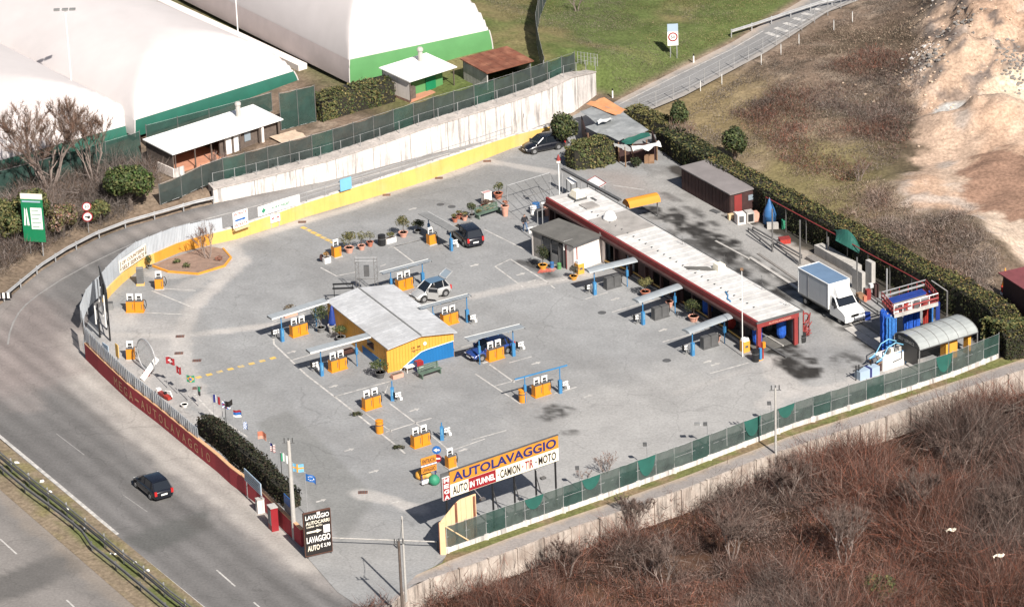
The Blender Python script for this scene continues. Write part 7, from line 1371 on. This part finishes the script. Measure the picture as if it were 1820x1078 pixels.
text('TIR', (L*.685, -.015, zb+H2*.16), (1, 0, 0), (0, 0, 1), L*.075, H2*.66, 'sign_red', t, bold=.02); text('-', (L*.78, -.015, zb+H2*.45), (1, 0, 0), (0, 0, 1), L*.014, H2*.1, 'sign_black', t); text('MOTO', (L*.81, -.015, zb+H2*.16), (1, 0, 0), (0, 0, 1), L*.165, H2*.66, 'sign_black', t, bold=.02)
hh = (zt-.35-zb+.1)/4
MB().bx(-.63, -.04, -.012, 0, zb-.08, zt-.37).build('red_field', 'sign_red', t)
for k, ch_ in enumerate('MEGA'): text(ch_, (-.56, -.02, zt-.35-hh*(k+.88)), (1, 0, 0), (0, 0, 1), .44, hh*.74, 'sign_white', t, bold=.04)
for u in (-.02, .19, .40, .60, .80, .985):
    x = L*u; MB().tube([(x, .28, 0), (x, .28, zt-.2)], .08, 6).build('post', 'black', t)
for u in (.19, .40, .60, .80): MB().tube([(L*u, .28, zb-.6), (L*u+.9, .9, 1.0)], .04, 5).build('brace', 'dark_grey', t)
for u in (.22, .78): MB().tube([(L*u, .2, zb), (L*u, -.9, zb-.4)], .025, 5).build('lamp_arm', 'galv', t); MB().bx(L*u-.2, L*u+.2, -1.1, -.8, zb-.5, zb-.35).build('lamp_head', 'dark_grey', t)
# sliding gate
A_ = P(787,986); B_ = P(850,962); d = B_-A_; rz = math.atan2(d.y, d.x); L = math.hypot(d.x, d.y); t = thing('yellow_gate', 'pale yellow steel gate leaf with slanted top under the billboard', 'gate', (A_.x, A_.y+.25, 0), rz)
for k in range(7):
    u0, u1 = k/7, (k+.96)/7; zf = lambda u: 2.6+min(u*2.4, 1.2); MB().prism([(L*u0, .05), (L*u1, .05), (L*u1, .12), (L*u0, .12)], .2, [zf(u0), zf(u1), zf(u1), zf(u0)]).build('gate_board', 'yellow_pale' if 'yellow_pale' in M else D('yellow_pale', (.72, .50, .29), .6, n=.06), t)
for x in (L*.42, L*.93): MB().bx(x-.08, x+.08, -.05, .03, 0, 3.7).build('post', 'rust', t)
MB().bx(-.05, L, .12, .18, .3, .45).build('rail', 'rust', t)
t = thing('gate_pillar', 'cream steel gate pillar with a long slanting brace at the yard corner', 'pillar', P(788,984)); h = hgt(P(788,984), 929); MB().bx(-.2, .22, -.15, .2, 0, h).build('pillar', M['yellow_pale'], t); MB().bx(-.26, -.2, -.1, .15, 0, h).build('edge_strip', 'rust', t); q = P(833,970)-P(788,984); MB().tube([(.2, .1, h-.3), (q.x, q.y, .5)], .05, 5).build('brace', M['yellow_pale'], t)
# little entrance sign with painted boulders
t, L = board('entrance_sign', 'small orange and blue ENTRATA LAVAGGIO sign above painted boulders', 'sign', (750,858), (777,850), .75, 2.05, 'sign_orange', posts=True, edge='sign_navy')
MB().bx(-.03, L+.03, -.02, 0, 1.28, 1.48).build('stripe', 'sign_navy', t); MB().bx(-.03, L+.03, -.03, -.02, 1.34, 1.43).build('stripe', 'sign_white', t)
text('ENTRATA', (.12, -.02, 1.58), (1, 0, 0), (0, 0, 1), L-.24, .34, 'sign_brown', t); text('LAVAGGIO', (.12, -.02, .86), (1, 0, 0), (0, 0, 1), L-.24, .32, 'sign_brown', t)
for k, (px, r, m_, m2) in enumerate([((748,850), .42, 'hut_yellow', 0), ((772,860), .46, 'green_paint', 0), ((759,848), .36, 'yellow_wall', 0)]):
    t = MB().ball((0, 0, r*.7), r, 10, jit=.06).build('painted_boulder', m_, smooth=True); t.location = loc(px); tag(t, ['yellow painted boulder at the left foot of the entrance sign', 'green painted boulder at the right foot of the entrance sign', 'yellow painted boulder behind the small white plate'][k], 'boulder')
t = thing('small_plate', 'small white plate on legs between the painted boulders', 'plate', loc((758,862)), VD); MB().bx(-.4, .4, -.03, .03, .15, .45).build('panel', 'sign_white', t); MB().bx(-.3, -.25, 0, .05, 0, .2).bx(.25, .3, 0, .05, 0, .2).build('leg', 'dark_grey', t)
def round_sign(name, label, px, cy, r, rim, face, sym=None, post='galv', extra=None, zr=0):
    g = PG(*px); t = thing(name, label, 'road sign', g, zr); z = hgt(g, cy); MB().tube([(0, .06, 0), (0, .06, z+r)], .035, 6).build('post', post, t)
    def disc(z, r, m, y, nm): 
        o = MB()._add([(math.cos(a)*r, -y, z+math.sin(a)*r) for a in np.linspace(0, 2*math.pi, 25)[:-1]]+[(math.cos(a)*r, -y+.03, z+math.sin(a)*r) for a in np.linspace(0, 2*math.pi, 25)[:-1]], [tuple(range(24)), tuple(range(47, 23, -1))]+[(i, 24+i, 24+(i+1) % 24, (i+1) % 24) for i in range(24)]).build(nm, m, t)
    disc(z, r, rim, .02, 'rim'); disc(z, r*.76, face, .026, 'face')
    return t, z, disc
t, z, dc = round_sign('blue_arrow_sign', 'round blue sign with a white left arrow above the red one', (778,842), 799, .34, 'sign_blue', 'sign_blue'); MB().poly([(-.24, -.035, z), (0, -.035, z-.16), (0, -.035, z-.06), (.22, -.035, z-.06), (.22, -.035, z+.06), (0, -.035, z+.06), (0, -.035, z+.16)]).build('arrow', 'sign_white', t)
dc(z-.72, .34, 'sign_red', .02, 'no_entry_disc'); MB().bx(-.24, .24, -.04, -.03, z-.78, z-.66).build('white_bar', 'sign_white', t)
t, z, dc = round_sign('round_road_signs', 'two round red-rimmed road signs one above the other by the bushes', (158,414), 385, .48, 'sign_red', 'sign_white', zr=.2); dc(z+.98, .42, 'sign_red', .02, 'rim'); dc(z+.98, .32, 'sign_white', .026, 'face'); MB().bx(-.25, .25, -.04, -.03, z-.06, z+.06).build('symbol', 'sign_black', t); text('30', (-.2, -.04, z+.85), (1, 0, 0), (0, 0, 1), .4, .26, 'sign_black', t); MB().bx(.02, .2, -.045, -.04, z-.2, z+.08).build('symbol', 'sign_black', t)
# green motorway sign
g0, g1 = PG(54,451), PG(78,457); d = g1-g0; rz = math.atan2(d.y, d.x)
t = thing('motorway_sign', 'tall green motorway sign with white list and a cream strip on top', 'road sign', g0, rz); zb, zt = hgt(g0, 429), hgt(g0, 354); wl_ = 2.0; x0_ = -.45
MB().bx(x0_, x0_+wl_, 0, .06, zb, zt).build('panel', 'sign_green', t); MB().bx(x0_, x0_+wl_, -.01, .07, zt+.004, zt+.5).build('top_strip', 'sign_cream', t)
Hs = zt-zb; MB().bx(x0_+.82, x0_+1.85, -.015, 0, zb+Hs*.30, zb+Hs*.80).build('list_field', 'sign_pale' if False else 'sign_white', t)
for k in range(5): MB().bx(x0_+.9, x0_+1.55+.2*(k % 2), -.02, -.015, zb+Hs*(.35+k*.095), zb+Hs*(.365+k*.095)).build('text_line', 'sign_green', t)
MB().poly([(x0_+.15, -.015, zb+Hs*.38), (x0_+.32, -.015, zb+Hs*.38), (x0_+.36, -.015, zb+Hs*.75), (x0_+.28, -.015, zb+Hs*.8)]).build('symbol', 'sign_white', t); MB().poly([(x0_+.45, -.015, zb+Hs*.38), (x0_+.65, -.015, zb+Hs*.38), (x0_+.5, -.015, zb+Hs*.8), (x0_+.42, -.015, zb+Hs*.75)]).build('symbol', 'sign_white', t); MB().bx(x0_+.12, x0_+1.8, -.015, 0, zt-.30, zt-.16).build('text_line', 'sign_pale', t)
for x in (.0, 1.15): MB().tube([(x, .12, -.2), (x, .12, zt)], .06, 6).build('post', 'galv', t)
# speed sign on the grass
g0 = PG(1198,104); t = thing('speed_sign', 'pale rectangular board with a red ringed 50 on the grass slope', 'road sign', g0, .05); zb, zt = hgt(g0, 81), hgt(g0, 43)
MB().bx(-.62, .45, 0, .06, zb, zt).build('panel', 'sign_pale', t); MB().bx(-.62, .45, -.01, 0, zb, zb+(zt-zb)*.64).build('lower_field', 'sign_white', t)
for r_, m_, y in ((.48, 'sign_red', -.02), (.34, 'sign_white', -.025)): MB().poly([(-.08+math.cos(a)*r_, y, zb+(zt-zb)*.40+math.sin(a)*r_) for a in np.linspace(0, 2*math.pi, 25)[:-1]]).build('ring', m_, t)
text('50', (-.30, -.035, zb+(zt-zb)*.40-.17), (1, 0, 0), (0, 0, 1), .44, .34, 'sign_black', t)
for x in (-.35, .3): MB().tube([(x, .1, -.3), (x, .1, zt)], .04, 5).build('post', 'galv', t); MB().tube([(x, .1, zb), (x+.2, 1.0, -.3)], .03, 5).build('brace', 'galv', t)
for lab, px in (('small white and black marker post at the edge of the slip road', (1233,112)), ('short marker post at the start of the slip road near the shack', (1089,174))):
    t = thing('marker_post', lab, 'marker post', PG(*px)); MB().bx(-.06, .06, -.05, .05, 0, .75).build('post', 'sign_white', t); MB().bx(-.065, .065, -.055, .055, .75, .95).build('cap', 'sign_black', t)
for k, px in enumerate([(1245,162), (1283,150), (1353,115), (1388,98), (1420,80), (1482,55), (1515,40)]):
    t = thing('white_stake', ['nearest', 'second', 'third', 'fourth', 'fifth', 'sixth', 'farthest'][k]+' white stake from the shack along the far slip road edge', 'stake', PG(*px), 0, 'white stakes along the slip road'); MB().tube([(0, 0, 0), (0, 0, 1.1)], .035, 5).build('stake', 'white_paint', t); MB().bx(-.05, .05, -.05, .05, 1.1, 1.16).build('cap', 'galv', t)
# black price sign
g0, g1 = P(549,992), P(584,984); d = g1-g0; rz = math.atan2(d.y, d.x); L = 2.05
t = thing('price_sign', 'black price sign reading LAVAGGIO AUTOCARRI at the end of the red wall', 'sign', (g0.x-.2, g0.y, 0), rz); zt, zb = hgt(g0, 914)-.0, .2; HH = zt-zb
MB().bx(0, L, 0, .12, zb, zt).build('panel', 'sign_black', t)
for x0_, x1_, z0_, z1_ in ((-.04, L+.04, zt, zt+.06), (-.04, L+.04, zb-.06, zb), (-.05, 0, zb, zt), (L, L+.05, zb, zt)): MB().bx(x0_, x1_, -.03, .14, z0_, z1_).build('frame', 'sign_brown', t)
for s, zz, hh_, x0_, w_ in (('LAVAGGIO', .845, .105, .06, .90), ('AUTOCARRI', .72, .085, .06, .90), ('CAMPER - MOTO', .655, .04, .08, .60), ('LAVAGGIO', .29, .15, .06, .90), ('AUTO', .10, .13, .08, .46), ('€ 5,90', .12, .11, .57, .38)): text(s, (L*x0_, -.02, zb+HH*zz), (1, 0, 0), (0, 0, 1), L*w_, HH*hh_, 'sign_cream' if s in ('AUTOCARRI', 'CAMPER - MOTO', 'AUTO') else 'sign_white', t, bold=.02)
z_ = zb+HH*.55; MB().poly([(L*.08, -.02, z_-.07), (L*.46, -.02, z_-.07), (L*.46, -.02, z_-.16), (L*.66, -.02, z_), (L*.46, -.02, z_+.16), (L*.46, -.02, z_+.07), (L*.08, -.02, z_+.07)]).build('arrow', 'sign_cream', t); MB().bx(L*.72, L*.96, -.03, 0, zb+HH*.47, zb+HH*.65).build('blank_label', 'sign_white', t); MB().bx(L*.5, L*.62, -.03, 0, zt-.28, zt-.02).build('blank_label', 'sign_white', t)
for x in (.1, L-.15): MB().bx(x, x+.1, -.1, .5, 0, .08).build('foot', 'dark_grey', t); MB().bx(x+.02, x+.08, .13, .2, 0, zt-.3).build('post', 'dark_grey', t)
# boxes at the wall end
for lab, px, w_, h, m_, m2 in (('red and white service box against the end of the red wall', (496,942), .75, 1.9, 'sign_red', 'mid_grey'), ('small white meter cabinet set on the red wall', (471,910), .45, 1.1, 'white_wall', 'concrete')):
    t = thing('service_box', lab, 'cabinet', P(*px), ang((470,905),(506,946))); MB().bx(-w_, 0, -.55, 0, 0, h).build('body', m_, t); MB().bx(-w_-.02, .03, -.58, .03, h, h+.06).build('lid', 'concrete', t); MB().bx(-w_*.9, -w_*.1, -.57, -.55, .5, h*.9).build('door', m2, t)
t, L = board('notice_board', 'grey white notice board in front of the dark hedge above the red wall', 'board', (437,884), (466,912), 1.5, 2.5, 'sign_pale'); 
for k in range(5): MB().bx(.15, L-.2-.2*(k % 2), -.012, 0, 1.62+k*.17, 1.68+k*.17).build('text_line', 'mid_grey', t)
for x in (.1, L-.1): MB().tube([(x, .1, 0), (x, .1, 2.4)], .04, 5).build('post', 'galv', t)
t, L = board('notice_board', 'blue and grey board behind the tall concrete pole at the wall end', 'board', (508,938), (520,950), 1.5, 2.9, 'sign_blue'); MB().bx(0, L, -.012, 0, 1.5, 2.2).build('lower_field', 'mid_grey', t)
# poles
def pole(label, px, ty, r0, r1, m, kind='utility_pole', z0=0, top=True, x1=None):
    g = P(*px, z0); h = hgt(g, ty); t = thing(kind, label, 'pole', g); MB().tube([(0, 0, 0), (0, 0, h)], [r0, r1], 10).build('pole', m, t)
    if top:
        for k in range(3): MB().tube([(-.3+.3*k, 0, h-.15), (-.3+.3*k, 0, h+.2)], .05, 6).build('insulator', 'dark_grey', t)
        MB().tube([(-.45, 0, h-.2), (.45, 0, h-.2)], .04, 5).build('crossarm', 'dark_grey', t)
    return t, h
pole('thick concrete utility pole at the roadside end of the dark hedge', (524,958), 784, .19, .13, 'concrete'); pole('grey concrete pole left of the yard corner by the panel wall', (722,1068), 918, .10, .07, 'concrete', top=False)
pole('dark wooden pole with a small transformer at the bottom edge', (716,1100), 962, .11, .09, 'bark'); pole('tall pale lane pole rising from below the panel wall', (1379,846), 690, .10, .08, 'concrete', z0=-1.9)
t = MB(); a_, b_ = P(590,970), P(778,977); t = thing('chain_barrier', 'thin barrier bar across the yard entrance beside the price sign', 'barrier', a_); MB().tube([a_+Vector((0, 0, .7)), b_+Vector((0, 0, .7))], .05, 6).build('bar', 'concrete', t, world=True)
for q in (a_, b_, a_.lerp(b_, .62)): MB().tube([q, q+Vector((0, 0, .75))], .06, 6).build('post', 'dark_grey', t, world=True)
t = thing('overhead_wire', 'thin wire strung between the two poles at the bottom', 'wire', P(722,1068)); 
h1 = hgt(P(524,958), 790); h2 = hgt(P(722,1068), 922); h3 = hgt(P(716,1100), 966); p1, p2, p3 = P(524,958)+Vector((0, 0, h1)), P(722,1068)+Vector((0, 0, h2)), P(716,1100)+Vector((0, 0, h3))
MB().tube([p2.lerp(p3, k/6)+Vector((0, 0, -.3*math.sin(k/6*math.pi))) for k in range(7)], .02, 4).build('wire', 'dark_grey', t, world=True)
for lab, px, ty_ in (('floodlight on the net fence farthest left near the small bare tree', (1031,872), 832), ('floodlight on the net fence right of the small bare tree', (1151,832), 790), ('twin floodlight on the net fence in the middle of its length', (1258,795), 754), ('floodlight on the net fence left of the tall lane pole', (1371,756), 717)):
    g = P(*px); h = hgt(g, ty_); t = thing('floodlight', lab, 'floodlight', g); MB().tube([(0, 0, 0), (0, 0, h)], .045, 5).build('pole', 'galv', t); MB().bx(-.32, -.02, -.15, .1, h-.05, h+.18).build('lamp_head', 'dark_grey', t)
    if 'twin' in lab: MB().bx(-1.0, -.6, -.1, .2, h, h+.15).build('lamp_head', 'mid_grey', t); MB().tube([(-1, 0, h), (0, 0, h)], .02, 4).build('arm', 'galv', t)
# flags
FC = {'w': 'sign_white', 'r': 'sign_red', 'b': 'sign_blue', 'k': 'sign_black', 'n': 'sign_navy', 'c': 'sky_board', 'y': 'hut_yellow', 'g': 'green_paint', 'o': 'terracotta', 'p': 'terracotta_pale'}
def flag(label, px, ty, fw, fh, cols, fn, ph=0, droop=.25, dk='galv'):
    fw *= .8; fh *= .8; g = P(*px); h = hgt(g, ty); t = thing('flagpole', label, 'flag', g); MB().tube([(0, 0, 0), (0, 0, h)], [.035, .022], 6).build('pole', dk, t); MB().ball((0, 0, h+.03), .05, 6).build('finial', 'galv', t)
    MB().grid(lambda u, v: (.03+u*fw*.92, .14*math.sin(u*6+ph)*(.3+u), h-.06-v*fh-droop*u*u*fh), 12, 10, kf=fn).build('flag', [FC[c] for c in cols], t); return t
flag('flag of red field with a white cross, left of the two red flags', (298,690), 633, .95, .75, 'rw', lambda u, v: 1 if (abs(u-.5) < .1 and .2 < v < .8) or (abs(v-.5) < .12 and .25 < u < .75) else 0)
flag('small drooping red flag, right of the two red flags', (316,700), 649, .5, .8, 'rw', lambda u, v: 1 if abs(u-.5) < .12 and .3 < v < .7 else 0, 1)
flag('green and yellow flag with a blue disc', (334,712), 665, .85, .75, 'gyb', lambda u, v: 2 if (u-.5)**2+(v-.5)**2 < .04 else 1 if abs(u-.5)+abs(v-.5) < .45 else 0, 2)
flag('dark furled flag right of the green and yellow flag', (353,722), 684, .25, 1.0, 'kg', lambda u, v: 1 if v < .5 else 0, 2)
flag('white flag with dark blue and red bands, first of the row above the hedge', (382,762), 700, .75, .85, 'nwr', lambda u, v: min(2, int(u*3)), 0, .3)
flag('red white and blue crossed flag above the dark hedge', (398,773), 712, .85, .7, 'brw', lambda u, v: 1 if abs(u-.5) < .1 or abs(v-.5) < .12 else 2 if abs(abs(u-.5)-abs(v-.5)) < .12 else 0, 1)
flag('black flag on a dark pole above the hedge', (405,792), 712, .75, .6, 'k', lambda u, v: 0, 2, -.2, 'black')
flag('red blue and white striped flag above the hedge', (418,790), 727, .85, .75, 'rbw', lambda u, v: min(2, int(v*3)), 3)
flag('grey white ragged flag right of the striped one', (435,808), 748, .5, .75, 'wb', lambda u, v: 1 if (int(u*6)+int(v*5)) % 2 else 0, 4)
flag('plain rust red flag above the hedge', (461,826), 765, .9, .8, 'op', lambda u, v: 1 if v > .55 else 0, 5)
flag('small flag with pink stripes and a blue corner', (483,842), 786, .5, .85, 'nrw', lambda u, v: 0 if u < .5 and v < .4 else (1 if int(v*10) % 2 else 2), 1)
flag('white flag with dark edge left of the concrete pole', (502,860), 804, .75, .85, 'gww', lambda u, v: min(2, int(u*4)), 0, .3, 'black')
flag('sky blue flag with a pale yellow cross right of the concrete pole', (524,895), 822, 1.1, .85, 'cy', lambda u, v: 1 if abs(u-.4) < .09 or abs(v-.5) < .1 else 0, 2)
flag('dark blue flag with tiny pale stars, last of the row', (547,918), 840, 1.0, .75, 'bw', lambda u, v: 1 if .06 < (u-.5)**2+(v-.5)**2 < .09 and int(u*12) % 2 else 0, 3, .7)
# person
def person(label, g, rz):
    t = thing('person', label, 'person', g, rz); H_ = 1.76
    J = {'pel': (0, 0, .95), 'sp': (0, .01, 1.18), 'ch': (0, .02, 1.38), 'nk': (0, .0, 1.50), 'hd': (0, -.02, 1.60), 'ht': (0, -.02, 1.70), 'hl': (-.1, 0, .90), 'kl': (-.13, -.05, .50), 'al': (-.15, .05, .09), 'tl': (-.17, -.12, .04), 'hr': (.1, 0, .90), 'kr': (.16, -.12, .50), 'ar': (.20, -.10, .09), 'tr': (.21, -.27, .04),
         'sl': (-.2, .02, 1.40), 'el': (-.30, .0, 1.14), 'wl': (-.24, -.20, 1.0), 'fl': (-.2, -.28, 1.0), 'sr': (.2, .02, 1.40), 'er': (.31, .02, 1.14), 'wr': (.26, -.18, .99), 'fr': (.22, -.26, 1.0)}
    R_ = {'pel': .15, 'sp': .15, 'ch': .17, 'nk': .06, 'hd': .095, 'ht': .085, 'hl': .10, 'kl': .07, 'al': .05, 'tl': .045, 'hr': .10, 'kr': .07, 'ar': .05, 'tr': .045, 'sl': .08, 'el': .055, 'wl': .04, 'fl': .04, 'sr': .08, 'er': .055, 'wr': .04, 'fr': .04}
    E = [('pel', 'sp'), ('sp', 'ch'), ('ch', 'nk'), ('nk', 'hd'), ('hd', 'ht'), ('pel', 'hl'), ('hl', 'kl'), ('kl', 'al'), ('al', 'tl'), ('pel', 'hr'), ('hr', 'kr'), ('kr', 'ar'), ('ar', 'tr'), ('ch', 'sl'), ('sl', 'el'), ('el', 'wl'), ('wl', 'fl'), ('ch', 'sr'), ('sr', 'er'), ('er', 'wr'), ('wr', 'fr')]
    ks = list(J); me = bpy.data.meshes.new('body'); me.from_pydata([J[k] for k in ks], [(ks.index(a), ks.index(b)) for a, b in E], []); o = bpy.data.objects.new('tmp', me); SC.collection.objects.link(o); m_ = o.modifiers.new('s', 'SKIN')
    for i, k in enumerate(ks): me.skin_vertices[0].data[i].radius = (R_[k]*(1.25 if k in ('ch', 'sp', 'pel') else 1), R_[k]*(.85 if k in ('ch', 'sp', 'pel') else 1)); me.skin_vertices[0].data[i].use_root = (k == 'pel')
    s = o.modifiers.new('d', 'SUBSURF'); s.levels = 2; s.render_levels = 2
    me2 = bpy.data.meshes.new_from_object(o.evaluated_get(bpy.context.evaluated_depsgraph_get())); bpy.data.objects.remove(o); me2.name = 'body'
    me2.materials.clear()
    for m in ('skin', 'jacket', 'jeans', 'white_paint', 'hair'): me2.materials.append(M[m])
    for p in me2.polygons:
        c = p.center; z = c.z; p.use_smooth = True; arm = abs(c.x) > .2 and z > .9
        p.material_index = 4 if z > 1.64 or (z > 1.55 and c.y > .02) else 0 if z > 1.49 or (c.y < -.2 and z > .9) else 1 if z > .93 else 2 if z > .11 else 3
    b = bpy.data.objects.new('body', me2); SC.collection.objects.link(b); b.parent = t
    MB().ball((0, -.115, 1.60), .018, 6).build('nose', 'skin', t); MB().bx(-.24, -.16, -.33, -.27, .97, 1.03).bx(.18, .25, -.31, -.25, .97, 1.03).build('hands', 'skin', t)
    return t
person('person in black jacket and blue jeans standing outside the office hut', loc((933,413)), .35)
